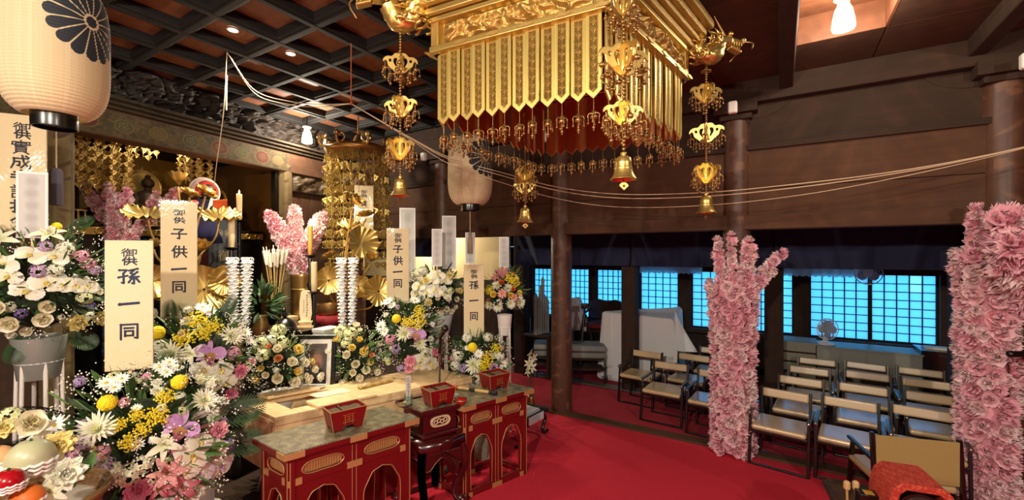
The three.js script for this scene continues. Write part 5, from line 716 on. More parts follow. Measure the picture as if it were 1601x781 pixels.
// ---------------------------------------------------------------- flower arrangements
const FILL = [['white_stock', 0.035], ['lilac_stock', 0.032], ['daisy', 0.026], ['pink_stock', 0.03], ['white_carnation', 0.03], ['cream_stock', 0.032]];
function pot(b, r0, r1, h, mat, legs, drop = 0.97) {                        // tapered holder and wire stand under an arrangement
  const y1 = b.y0 - b.ry * drop; obj('holder', lathe([[0, y1 - h], [r0, y1 - h], [r1, y1], [r1 * 0.92, y1], [0, y1 - 0.03]], 22), mat, b.o);
  if (legs) for (let k = 0; k < legs; k++) { const th = k / legs * 6.283 + 0.5; obj('leg', rod([Math.cos(th) * r0 * 1.0, y1 - h * 0.6, Math.sin(th) * r0], [Math.cos(th) * r0 * 1.2, 0, Math.sin(th) * r0 * 1.2], 0.011, 8), M.white, b.o); if (k === 0) obj('ring', put(new THREE.TorusGeometry(r0 * 1.05, 0.008, 6, 24), 0, y1 - h * 0.6, 0, Math.PI / 2), M.white, b.o); }
  else obj('stem', [cyl(r0 * 0.7, r0 * 0.7, Math.max(0.05, y1 - h), 14, 0, (y1 - h) / 2, 0), cyl(r0 * 1.3, r0 * 1.1, 0.03, 20, 0, 0.015, 0)], mat, b.o);
}
let b = bouquet({ label: 'large mixed funeral arrangement under the grandchildren placard, palm fronds at its edge', at: [218, 690], d: 2.25, rx: 0.46, ry: 0.42, rz: 0.32, seed: 101, base: 0, leaves: 520, dotsN: 280, n: 46, fill: FILL,
  list: [['yellow_pompon', 180, 610, 23], ['yellow_pompon', 270, 598, 23], ['daisy', 178, 585, 24], ['daisy', 196, 582, 22], ['daisy', 188, 592, 20], ['daisy', 244, 574, 22], ['daisy', 258, 570, 22], ['daisy', 253, 582, 22], ['daisy', 268, 578, 18], ['goldenrod', 240, 638, 30], ['goldenrod', 250, 614, 26], ['goldenrod', 222, 652, 22], ['goldenrod', 205, 666, 24], ['goldenrod', 194, 640, 20], ['goldenrod', 214, 632, 20], ['chrysanthemum', 169, 642, 50], ['chrysanthemum', 303, 632, 42], ['cattleya', 271, 660, 50], ['orchid', 286, 708, 52], ['orchid', 318, 708, 46], ['orchid', 275, 725, 46], ['orchid', 296, 690, 40], ['lilac_orchid', 295, 742, 52], ['lilac_orchid', 328, 745, 48], ['pink_carnation', 216, 737, 36], ['pink_carnation', 324, 682, 30], ['pink_lily', 252, 722, 50], ['magenta_lily', 272, 752, 50], ['magenta_lily', 243, 742, 36], ['violet_statice', 200, 759, 44], ['violet_statice', 340, 714, 30], ['violet_statice', 222, 772, 34], ['lilac_stock', 158, 651, 34], ['lilac_stock', 140, 687, 40], ['lilac_stock', 176, 690, 34], ['lilac_stock', 126, 673, 30], ['lilac_stock', 118, 708, 26], ['lilac_stock', 134, 712, 24], ['white_stock', 203, 712, 40], ['white_stock', 187, 700, 34], ['white_stock', 223, 700, 34], ['white_lily', 248, 680, 44], ['daisy', 108, 636, 32], ['daisy', 122, 630, 28], ['daisy', 104, 664, 16], ['white_stock', 320, 610, 36], ['pink_stock', 175, 672, 26], ['white_carnation', 290, 772, 36]],
  fronds: [[-0.2, 0.12, 0.42, -1, 0.5, 0.9], [-0.22, 0.05, 0.4, -1, 0.15, 0.9], [0.28, 0.05, 0.42, 1, 0.1, 1.0], [0.3, -0.08, 0.4, 1, -0.2, 0.9], [0.05, 0.28, 0.26, 0.2, 1, 0.4]] });
pot(b, 0.14, 0.22, 0.24, M.white);
b = bouquet({ label: 'mixed arrangement with yellow sprays and white orchids under the children placard', at: [312, 556], d: 2.95, rx: 0.36, ry: 0.34, rz: 0.24, seed: 102, base: 0, leaves: 320, dotsN: 200, n: 26, fill: FILL,
  list: [['yellow_pompon', 257, 512, 20], ['goldenrod', 308, 497, 28], ['goldenrod', 331, 508, 28], ['goldenrod', 292, 522, 28], ['goldenrod', 318, 518, 24], ['chrysanthemum', 275, 545, 44], ['chrysanthemum', 356, 527, 38], ['cattleya', 326, 546, 42], ['white_stock', 247, 486, 26], ['daisy', 316, 480, 22], ['daisy', 326, 487, 20], ['orchid', 330, 583, 42], ['orchid', 318, 570, 36], ['orchid', 346, 594, 38], ['orchid', 341, 574, 36], ['pink_carnation', 370, 583, 24], ['pink_carnation', 357, 617, 24], ['white_stock', 313, 612, 34], ['pink_stock', 252, 556, 24], ['white_stock', 258, 530, 24], ['pink_stock', 360, 552, 26], ['daisy', 377, 522, 22], ['daisy', 383, 536, 18], ['white_lily', 300, 546, 34], ['daisy', 258, 574, 20]],
  fronds: [[0.1, 0.2, 0.3, 0.3, 1, 0.3], [-0.15, 0.2, 0.26, -0.3, 1, 0.3]] });
pot(b, 0.12, 0.18, 0.2, M.white);
b = bouquet({ label: 'white orchid and cream rose arrangement on a tall grey wire stand beneath the big lantern', at: [62, 440], d: 2.75, rx: 0.38, ry: 0.4, rz: 0.26, seed: 103, base: 0, leaves: 420, dotsN: 150, n: 22, fill: [['cream_rose', 0.04], ['white_stock', 0.035], ['lilac_stock', 0.03], ['cream_stock', 0.035]],
  list: [['white_lily', 18, 381, 44], ['white_lily', 72, 370, 40], ['yellow_pompon', 82, 356, 13], ['orchid', 52, 402, 38], ['orchid', 78, 404, 38], ['orchid', 24, 414, 36], ['orchid', 28, 432, 34], ['orchid', 48, 453, 40], ['orchid', 70, 443, 42], ['orchid', 87, 446, 38], ['orchid', 103, 448, 38], ['orchid', 117, 450, 36], ['cream_rose', 19, 476, 30], ['cream_rose', 31, 499, 36], ['cream_rose', 65, 496, 34], ['yellow_carnation', 107, 507, 28], ['yellow_carnation', 138, 503, 26], ['cream_rose', 70, 479, 28], ['cream_stock', 116, 468, 28], ['yellow_rose', 4, 455, 22], ['yellow_rose', 3, 481, 20], ['lilac_stock', 61, 425, 28], ['lilac_stock', 69, 388, 24], ['pink_stock', 120, 415, 26], ['lilac_stock', 128, 425, 24], ['pink_stock', 112, 402, 24], ['violet_statice', 42, 486, 20], ['violet_statice', 124, 482, 18], ['white_stock', 92, 392, 32], ['white_stock', 80, 424, 28], ['cream_stock', 6, 355, 26]],
  fronds: [[0.28, -0.05, 0.38, 1, 0.25, 1.0], [0.28, -0.12, 0.36, 1, 0.0, 0.9], [0.1, -0.3, 0.3, 0.7, -0.6, 0.7], [-0.05, -0.3, 0.3, -0.2, -0.8, 0.7], [0.1, 0.3, 0.26, 0.7, 0.9, 0.4]] });
pot(b, 0.1, 0.13, 0.26, std('#9aa09a', 0.4, 0.3), 6, 0.86);
b = bouquet({ label: 'bunch of yellow and cream roses leaning over the portrait edge', at: [436, 566], d: 3.4, rx: 0.21, ry: 0.24, rz: 0.18, seed: 104, base: 0, leaves: 150, dotsN: 120, n: 4, fill: [['cream_stock', 0.04], ['cream_rose', 0.045], ['white_stock', 0.04]],
  list: [['yellow_rose', 463, 548, 24], ['cream_rose', 454, 563, 22], ['cream_rose', 434, 543, 20], ['peach_rose', 435, 556, 18], ['cream_rose', 434, 584, 24], ['cream_rose', 457, 593, 24], ['cream_rose', 478, 595, 22], ['cream_rose', 496, 594, 22], ['yellow_rose', 462, 578, 18], ['cream_rose', 473, 568, 20], ['yellow_rose', 484, 570, 17], ['cream_rose', 488, 582, 19], ['cream_stock', 435, 516, 30], ['cream_stock', 411, 532, 30], ['cream_stock', 441, 533, 28], ['cream_stock', 413, 548, 26], ['yellow_rose', 405, 584, 18], ['peach_rose', 422, 538, 12], ['yellow_rose', 412, 568, 15], ['white_stock', 425, 528, 24], ['cream_rose', 418, 578, 16]] });
pot(b, 0.1, 0.14, 0.16, M.white);
b = bouquet({ label: 'bunch of pale yellow roses on the window side of the portrait', at: [557, 556], d: 3.8, rx: 0.24, ry: 0.26, rz: 0.16, seed: 105, base: 0, leaves: 130, dotsN: 120, n: 12, fill: [['cream_stock', 0.04], ['cream_rose', 0.04], ['white_stock', 0.036]],
  list: [['cream_stock', 532, 516, 28], ['cream_stock', 547, 519, 28], ['yellow_rose', 527, 528, 16], ['yellow_rose', 551, 541, 17], ['yellow_rose', 568, 547, 20], ['cream_rose', 543, 550, 18], ['cream_rose', 556, 564, 19], ['yellow_rose', 578, 563, 16], ['peach_rose', 571, 542, 12], ['peach_rose', 580, 553, 13], ['cream_rose', 539, 591, 22], ['cream_rose', 562, 584, 18], ['cream_rose', 571, 574, 19], ['cream_rose', 588, 579, 18], ['cream_stock', 541, 532, 22], ['yellow_rose', 562, 530, 14], ['cream_rose', 552, 576, 16]] });
pot(b, 0.1, 0.13, 0.16, M.white);
b = bouquet({ label: 'mixed arrangement with a mauve cattleya and white orchids near the golden lotus leaves', at: [642, 522], d: 3.85, rx: 0.29, ry: 0.33, rz: 0.2, seed: 106, base: 0, leaves: 260, dotsN: 150, n: 18, fill: FILL,
  list: [['yellow_pompon', 619, 495, 14], ['daisy', 604, 470, 18], ['daisy', 611, 476, 15], ['daisy', 594, 506, 20], ['daisy', 600, 514, 16], ['goldenrod', 656, 484, 18], ['goldenrod', 654, 500, 26], ['goldenrod', 636, 501, 18], ['chrysanthemum', 632, 517, 28], ['cattleya', 651, 517, 30], ['pink_stock', 609, 525, 22], ['chrysanthemum', 657, 533, 24], ['orchid', 660, 557, 26], ['orchid', 674, 566, 28], ['orchid', 657, 568, 26], ['orchid', 681, 572, 24], ['pink_carnation', 642, 559, 20], ['pink_carnation', 684, 548, 17], ['pink_carnation', 640, 571, 18], ['daisy', 649, 469, 18], ['lilac_stock', 618, 540, 20], ['white_stock', 666, 546, 20], ['lilac_stock', 626, 572, 18]],
  fronds: [[-0.1, 0.15, 0.24, -0.2, 1, 0.3], [0.05, 0.18, 0.24, 0.1, 1, 0.3]] });
pot(b, 0.06, 0.08, 0.16, M.white, 0, 1.2);
b = bouquet({ label: 'white orchid arrangement on a pale stand below the blurred name plates', at: [686, 452], d: 4.45, rx: 0.28, ry: 0.26, rz: 0.18, seed: 107, base: 0, leaves: 170, dotsN: 90, n: 10, fill: [['cream_rose', 0.035], ['white_stock', 0.035]],
  list: [['orchid', 684, 430, 26], ['orchid', 695, 437, 26], ['orchid', 675, 437, 24], ['orchid', 653, 446, 26], ['orchid', 651, 459, 28], ['orchid', 666, 455, 26], ['orchid', 681, 452, 28], ['orchid', 693, 457, 28], ['yellow_carnation', 665, 438, 14], ['yellow_carnation', 704, 431, 14], ['yellow_carnation', 669, 470, 14], ['cream_rose', 698, 480, 15], ['cream_rose', 690, 485, 13], ['cream_rose', 706, 484, 15], ['cream_rose', 701, 466, 13], ['cream_rose', 714, 467, 13], ['cream_stock', 705, 454, 16], ['yellow_rose', 719, 455, 15], ['white_stock', 650, 428, 28], ['white_stock', 660, 424, 22]] });
pot(b, 0.1, 0.15, 0.22, std('#cfd8dc', 0.5), 4);
b = bouquet({ label: 'bright mixed arrangement of orange, yellow and pink flowers on a white pole stand', at: [789, 456], d: 4.3, rx: 0.2, ry: 0.23, rz: 0.15, seed: 108, base: 0, leaves: 140, dotsN: 20, n: 8, fill: [['daisy', 0.03], ['yellow_rose', 0.03], ['orange_rose', 0.025]],
  list: [['magenta_lily', 785, 428, 24], ['magenta_lily', 776, 434, 18], ['goldenrod', 799, 434, 20], ['goldenrod', 806, 441, 18], ['goldenrod', 763, 452, 16], ['orange_rose', 784, 443, 13], ['orange_rose', 802, 452, 12], ['yellow_rose', 772, 460, 16], ['coral_gerbera', 785, 458, 17], ['yellow_rose', 798, 461, 14], ['yellow_rose', 812, 458, 14], ['chrysanthemum', 776, 446, 17], ['chrysanthemum', 795, 450, 16], ['chrysanthemum', 778, 477, 20], ['chrysanthemum', 799, 473, 18], ['chrysanthemum', 815, 472, 18], ['chrysanthemum', 763, 475, 18], ['coral_gerbera', 805, 464, 14]] });
pot(b, 0.055, 0.075, 0.2, M.white, 4);
b = bouquet({ label: 'low mixed arrangement with a mauve cattleya behind the striker on the red table', at: [748, 562], d: 3.95, rx: 0.29, ry: 0.24, rz: 0.18, seed: 109, base: 0, leaves: 240, dotsN: 90, n: 16, fill: FILL,
  list: [['yellow_pompon', 738, 539, 15], ['goldenrod', 778, 542, 18], ['goldenrod', 762, 556, 24], ['goldenrod', 755, 568, 20], ['chrysanthemum', 740, 565, 28], ['cattleya', 777, 573, 30], ['white_stock', 714, 552, 24], ['white_stock', 729, 526, 22], ['white_stock', 764, 526, 20], ['white_stock', 785, 553, 20], ['white_stock', 795, 580, 22], ['lilac_stock', 723, 570, 20], ['white_stock', 708, 566, 20], ['white_lily', 752, 582, 22], ['daisy', 748, 548, 16], ['daisy', 790, 566, 16]],
  fronds: [[-0.1, 0.1, 0.24, -0.8, 0.6, 0.6], [0.02, 0.1, 0.22, 0.2, 1, 0.3]] });
pot(b, 0.1, 0.14, 0.16, M.white);
{ // white lilies in a slim holder beyond the red table, and a gypsophila tuft
  let p = P(830, 572, 4.7), o = thing('lily_spray', 'small white lily spray beside the far black pillar post', 'flowers', [p.x, 0, p.z]);
  for (let k = 0; k < 5; k++) { const m = obj('lily', KINDS.white_lily[0], M.petal, o); m.position.set((k % 2 - 0.5) * 0.04, p.y - 0.06 + k * 0.05, (k % 3 - 1) * 0.02); m.rotation.set(-0.5 + k * 0.3, (k - 2) * 0.5, 0); m.scale.setScalar(0.06); }
  obj('stem', rod([0, 0, 0], [0, p.y, 0], 0.008), M.green, o); obj('vase', lathe([[0, 0], [0.05, 0], [0.055, 0.1], [0.03, 0.2], [0.035, 0.24], [0, 0.22]], 16), M.bronze, o);
}
// ---------------------------------------------------------------- wrapped fruit basket at the very front
{
  const p = P(38, 770, 1.62), o = thing('fruit_basket', 'wicker fruit basket wrapped in clear film with flowers, nearest the viewer', 'fruit basket', [p.x, p.y - 0.2, p.z]);
  const wick = std('#8a6236', 0.7, 0, { bumpMap: brocade, bumpScale: 0.006 });
  obj('basket', uvm(lathe([[0, 0], [0.16, 0], [0.2, 0.08], [0.235, 0.17], [0.225, 0.17], [0.19, 0.08], [0.15, 0.02], [0, 0.02]], 36), 'y', 8), wick, o); obj('rim', put(new THREE.TorusGeometry(0.232, 0.014, 8, 40), 0, 0.17, 0, Math.PI / 2), wick, o);
  obj('padding', lathe([[0, 0.15], [0.15, 0.14], [0.215, 0.12]], 20), std('#d8cfc0', 0.9), o);
  const s = F / 1.62, fl = (k, px, py, w, dz) => { const m = obj(kindName(k), KINDS[k][0], M.petal, o); const q = P(px, py, 1.62 - dz).sub(o.position); m.position.copy(q); m.quaternion.setFromUnitVectors(V(0, 0, 1), V(-p.x * 0.6 + q.x, 0.5, -p.z * 0.6).normalize()); m.scale.setScalar(w / s / 2); };
  fl('yellow_carnation', 89, 695, 44, 0.02); fl('white_carnation', 101, 740, 50, 0.06); fl('cream_rose', 50, 662, 60, -0.08); fl('cream_stock', 18, 650, 40, -0.06); fl('white_lily', 76, 768, 46, 0.1); fl('white_lily', 60, 672, 44, -0.1); fl('yellow_carnation', 5, 668, 34, -0.04);
  const lf = []; for (let k = 0; k < 16; k++) { const g = leafGeo(0.12, 0.045, '#2f5a2a', '#4c7a3c', 0.6); aim(g, V(Math.cos(k * 0.9) * 0.8, 0.7 + 0.3 * Math.sin(k), Math.sin(k * 0.9) * 0.8), k); g.translate(Math.cos(k * 0.9) * 0.13, 0.2, Math.sin(k * 0.9) * 0.13); lf.push(g); } obj('leaves', lf, M.leaf, o);
  const film = warp(new THREE.SphereGeometry(0.245, 40, 24, 2.2, 3.3, 0.25, 1.15), (v) => { const q = fbm(v.x * 7, v.y * 7, v.z * 7); v.multiplyScalar(1 + 0.05 * q + 0.012 * Math.sin(40 * q)); v.y *= 1.05; }); obj('plastic_film', put(film, 0, 0.15, 0), phys('#ffffff', 0.05, 0, { transmission: 1, thickness: 0, ior: 1.5 }), o);
  const st = thing('basket_stand', 'dark wooden stand carrying the wrapped fruit basket', 'stand', [p.x, 0, p.z]); const h = p.y - 0.2; obj('top', cyl(0.2, 0.2, 0.025, 24, 0, h - 0.014, 0), M.dark, st); for (let k = 0; k < 4; k++) obj('leg', rod([Math.cos(k * 1.57) * 0.2, 0, Math.sin(k * 1.57) * 0.2], [Math.cos(k * 1.57) * 0.14, h - 0.02, Math.sin(k * 1.57) * 0.14], 0.016), M.dark, st);
  const fruit = (name, label, px, py, d, R, mat, sq = 0.92) => { const q = P(px, py, d), f = thing(name, label, name, q); obj('skin', lathe(Array.from({ length: 15 }, (_, k) => { const a = -Math.PI / 2 + k / 14 * Math.PI; return [R * Math.cos(a), R * sq * Math.sin(a) - (k === 14 ? 0.12 * R : 0)]; }), 26), mat, f); obj('stalk', rod([0, R * 0.75, 0], [0.006, R * 1.02, 0.004], 0.004), M.green, f); const net = []; for (let j = 0; j < 3; j++) net.push(warp(new THREE.TorusGeometry(R * (1.02 - 0.05 * j), R * 0.09, 6, 40), (v) => { const th = Math.atan2(v.y, v.x); v.z += R * 0.06 * Math.sin(th * 14); }).rotateX(Math.PI / 2).translate(0, -R * (0.15 + 0.22 * j), 0)); obj('foam_net', net, M.white, f); };
  fruit('melon', 'pale green melon in a white foam net inside the wrapped basket', 48, 716, 1.52, 0.066, std('#b4b490', 0.35), 1); fruit('apple', 'shiny red apple in a white foam net inside the wrapped basket', 13, 752, 1.42, 0.043, phys('#a30f1c', 0.2, 0, { clearcoat: 0.6 })); fruit('orange', 'orange fruit at the bottom of the wrapped basket', 42, 778, 1.46, 0.045, std('#e2762a', 0.5)); fruit('peach', 'pale peach behind the red apple in the wrapped basket', -4, 716, 1.5, 0.045, std('#e0a878', 0.5));
}
// ---------------------------------------------------------------- the coffin
const skew = (g, k) => { const m = new THREE.Matrix4().set(1, 0, k, 0, 0, 1, 0, 0, 0, 0, 1, 0, 0, 0, 0, 1); g.applyMatrix4(m); return g; };
{
  const fl = V(-1.563, 0, -2.865), turn = rad(39.1), Lc = 1.56, D = 0.52, top = 0.68, k = 0.26, bh = 0.4;   // local x along the near edge, z back negative
  const o = thing('coffin', 'plain pale wooden coffin with its viewing window open behind the red tables', 'coffin', fl, turn), B = (w, h, d, x, y, z, bev = 0.004, off = 0) => skew(uvm(box(w, h, d, x, y, z, bev), 'x', 1.2, off), k);
  obj('body', [B(Lc - 0.04, bh - 0.05, 0.02, Lc / 2, top - bh / 2 - 0.03, -0.02, 0.003, 0.2), B(Lc - 0.04, bh - 0.05, 0.02, Lc / 2, top - bh / 2 - 0.03, -D + 0.02, 0.003, 0.5), B(0.02, bh - 0.05, D - 0.04, 0.02, top - bh / 2 - 0.03, -D / 2, 0.003, 0.8), B(0.02, bh - 0.05, D - 0.04, Lc - 0.02, top - bh / 2 - 0.03, -D / 2, 0.003, 0.1), B(Lc - 0.05, 0.02, D - 0.05, Lc / 2, top - bh + 0.01, -D / 2)], M.pale, o);
  const h0 = 0.15, h1 = 0.56, z0 = -0.11, z1 = -0.41, ty = top - 0.016;
  obj('lid', [B(h0, 0.032, D, h0 / 2, ty, -D / 2, 0.005, 0.1), B(Lc - h1, 0.032, D, (Lc + h1) / 2, ty, -D / 2, 0.005, 0.4), B(h1 - h0, 0.032, -z0, (h0 + h1) / 2, ty, z0 / 2, 0.004, 0.3), B(h1 - h0, 0.032, D + z1, (h0 + h1) / 2, ty, (z1 - D) / 2, 0.004, 0.6)], M.pale, o);
  obj('lid_rim', [B(Lc, 0.03, 0.018, Lc / 2, top - 0.046, -0.006), B(0.018, 0.03, D, 0.006, top - 0.046, -D / 2)], M.pale, o);
  obj('window_door', [skew(uvm(put(box(0.36, 0.02, 0.17, 0, 0, 0, 0.004), 0.3, top + 0.018, -0.45, -0.1), 'x', 1.2, 0.7), k)], M.pale, o); obj('window_door', [skew(uvm(put(box(0.42, 0.02, 0.16, 0, 0, 0, 0.004), 0.47, top + 0.013, -0.06, 0.05), 'x', 1.2, 0.9), k)], M.pale, o);
  obj('window_liner', [B(h1 - h0, 0.012, z0 - z1, (h0 + h1) / 2, top - 0.1, (z0 + z1) / 2), B(0.01, 0.08, z0 - z1, h0 + 0.005, top - 0.07, (z0 + z1) / 2), B(0.01, 0.08, z0 - z1, h1 - 0.005, top - 0.07, (z0 + z1) / 2)], std('#b98e5c', 0.6), o);
  const t = thing('coffin_trestle', 'pale metal trestle legs holding up the wooden coffin', 'trestle', fl, turn); for (const x of [0.15, 1.4]) { for (const z of [-0.06, -0.46]) obj('leg', skew(rod([x, top - bh - 0.01, z], [x - 0.04, 0, z * 1.08 + 0.02], 0.016), k), M.steel, t); obj('crossbar', skew(rod([x, top - bh - 0.02, -0.04], [x, top - bh - 0.02, -0.48], 0.014), k), M.steel, t); }
  const on = (px, py) => OUT(px, py, top); let q = on(519, 614); const s = thing('letter_paper', 'sheet of cream paper lying on the coffin lid', 'paper', [q.x, top + 0.004, q.z], turn); obj('sheet', skew(box(0.23, 0.004, 0.13, 0, 0, 0), k), std('#f2e8c6', 0.8), s);
  obj('fringe', Array.from({ length: 9 }, (_, i) => skew(box(0.03, 0.003, 0.006, -0.125, 0, -0.055 + i * 0.0135), k)), std('#f2e8c6', 0.8), s);
  q = on(588, 602); const f = thing('brocade_pouch', 'slim gold brocade dagger pouch lying on the coffin lid', 'pouch', [q.x, top + 0.013, q.z], turn + 0.1); const pg = warp(soft(0.3, 0.024, 0.05, 0.011, 0, 0, 0, 4), (v) => { v.z *= 0.7 + 0.5 * Math.max(0, -v.x / 0.15); v.y += 0.003 * Math.sin(v.x * 90); }); obj('pouch', pg, std('#c8a860', 0.6, 0.2, { bumpMap: brocade, bumpScale: 0.003 }), f); obj('tie', [put(new THREE.TorusGeometry(0.016, 0.004, 6, 16), -0.1, 0, 0, 0, Math.PI / 2), put(new THREE.TorusGeometry(0.014, 0.003, 6, 14), -0.12, 0.012, 0.02, 1.2)], M.paper, f);
}
// ---------------------------------------------------------------- red lacquer offering tables
const coverTex = field(256, 256, (u, v) => { const x = u * 16, y = v * 16, n = noise.noise(u * 30, v * 30, 4), c = ((Math.sin(x * 6.283) * Math.cos(y * 6.283) + n) > 0.15 ? 1 : 0), k = 0.85 + 0.3 * noise.noise(u * 7, v * 7, 9); return c ? [172 * k, 164 * k, 132 * k] : [120 * k, 116 * k, 90 * k]; });
const coverMat = phys('#ffffff', 0.35, 0, { map: coverTex, clearcoat: 0.35, clearcoatRoughness: 0.25 });
const archHole = (w, y0, y1) => { const r = [[-w / 2, y0], [-w / 2, y1 - 0.12], [-w * 0.42, y1 - 0.08], [-w * 0.36, y1 - 0.055], [-w * 0.26, y1 - 0.02], [-w * 0.1, y1 - 0.008], [0, y1]]; return [...r, ...r.slice(0, -1).reverse().map(([x, y]) => [-x, y])]; };
function offset(pts, d) { return pts.map(([x, y]) => [x * (1 + d / 0.1), y > 0.2 ? y + d : y]); }
function redTable(label, corner, turn, w, d, bays, k, dark) {           // corner: floor point under the near left corner of the top
  const o = thing('offering_table', label, 'table', corner, turn), H0 = 0.69, ov = 0.045, red = dark ? M.maroon : M.lacquer, S = (g) => skew(g, k);
  obj('top', [S(box(w, 0.03, d, w / 2, H0 - 0.022, -d / 2, 0.004))], red, o); obj('cover', S(uvm(box(w - 0.004, 0.01, d - 0.004, w / 2, H0 - 0.004, -d / 2, 0.003), 'x', 3)), coverMat, o);
  const bodyW = w - 2 * ov, bodyD = d - 2 * ov, fr = (bw, n, place) => {
    for (let i = 0; i < n; i++) {
      const pw = bw / n, cx = (i + 0.5) * pw, sh = [[-pw / 2, 0.03], [pw / 2, 0.03], [pw / 2, H0 - 0.04], [-pw / 2, H0 - 0.04]], ho = archHole(pw * 0.66, 0.06, 0.44), ow = pw * 0.33, slot = spline([[-ow, 0.56], [-ow * 0.8, 0.59], [0, 0.6], [ow * 0.8, 0.59], [ow, 0.56], [ow * 0.8, 0.535], [0, 0.53], [-ow * 0.8, 0.535]], 3);
      const bay = obj('bay_panel', S(place(slab(poly(sh, [ho, slot]), 0.016, 0.002), cx)), red, o);
      const outl = ho.map(([x, y], j) => [x, y]), line = tube(outl.map(([x, y]) => [x, y, 0.02]), 0.003, 60, 4); obj('gilt_line', S(place(join([line, tube(slot.map(([x, y]) => [x, y, 0.02]), 0.003, 40, 4, true)]), cx)), M.brassMatt, bay);
      const grill = []; for (let j = 0; j < 15; j++) grill.push(box(ow * 0.07, 0.055, 0.006, -ow * 0.88 + j * ow * 1.76 / 14, 0.565, 0.006)); grill.push(box(ow * 2, 0.075, 0.003, 0, 0.565, 0.001)); obj('gilt_grille', S(place(join(grill), cx)), M.brassMatt, bay);
    }
    for (const y of [0, 0.48]) obj('rail', S(place(fix(box(bw + 0.02, 0.035, 0.03, bw / 2, y + 0.025, 0.008, 0.004)), 0)), red, o);
    const fit = []; for (const y of [0.025, 0.505]) for (let i = 0; i <= n; i++) { const e = i === 0 || i === n, lw = e ? 0.07 : 0.09; fit.push(box(lw, 0.037, 0.033, i === 0 ? 0.025 : i === n ? bw - 0.025 : i * bw / n, y, 0.009)); } obj('brass_fitting', S(place(join(fit), 0)), M.brassMatt, o);
    const posts = []; for (let i = 0; i <= n; i++) posts.push(box(0.026, H0 - 0.06, 0.026, i * bw / n, (H0 - 0.06) / 2 + 0.01, 0.004, 0.004)); obj('post', S(place(join(posts), 0)), red, o);
    const gl = []; for (let i = 0; i <= n; i++) for (const s of [-1, 1]) gl.push(box(0.003, H0 - 0.1, 0.004, i * bw / n + s * 0.0125, H0 / 2 - 0.02, 0.018)); obj('gilt_edge', S(place(join(gl), 0)), M.brassMatt, o);
  };
  fr(bodyW, bays, (g, cx) => g.translate(ov + cx, 0, -ov - 0.016)); fr(bodyD, 1, (g, cx) => g.translate(cx, 0, -0.016).rotateY(-Math.PI / 2).translate(ov, 0, -ov - bodyD));
  fr(bodyD, 1, (g, cx) => g.translate(cx, 0, -0.016).rotateY(Math.PI / 2).translate(w - ov, 0, -ov)); fr(bodyW, bays, (g, cx) => g.translate(ov + cx, 0, -d + ov));
  const corners = []; for (const [x, s] of [[0.05, 1], [w * 0.5, 1], [w - 0.05, 1]]) corners.push(box(0.1, 0.033, 0.012, x, H0 - 0.022, -0.002)); corners.push(box(0.012, 0.033, 0.08, 0.002, H0 - 0.022, -0.04), box(0.012, 0.033, 0.08, w - 0.002, H0 - 0.022, -0.04)); obj('brass_corner', corners.map(S), M.brassMatt, o); return o;
}
redTable('red lacquered offering table with a patterned green top beside the open coffin window', V(-1.207, 0, -2.31), rad(41.4), 0.8, 0.36, 2, 0.24);
redTable('red lacquered offering table with arches beyond the carved censer stand, carrying the striker', V(-0.335, 0, -3.04), rad(39.5), 0.66, 0.38, 2, 0.22);
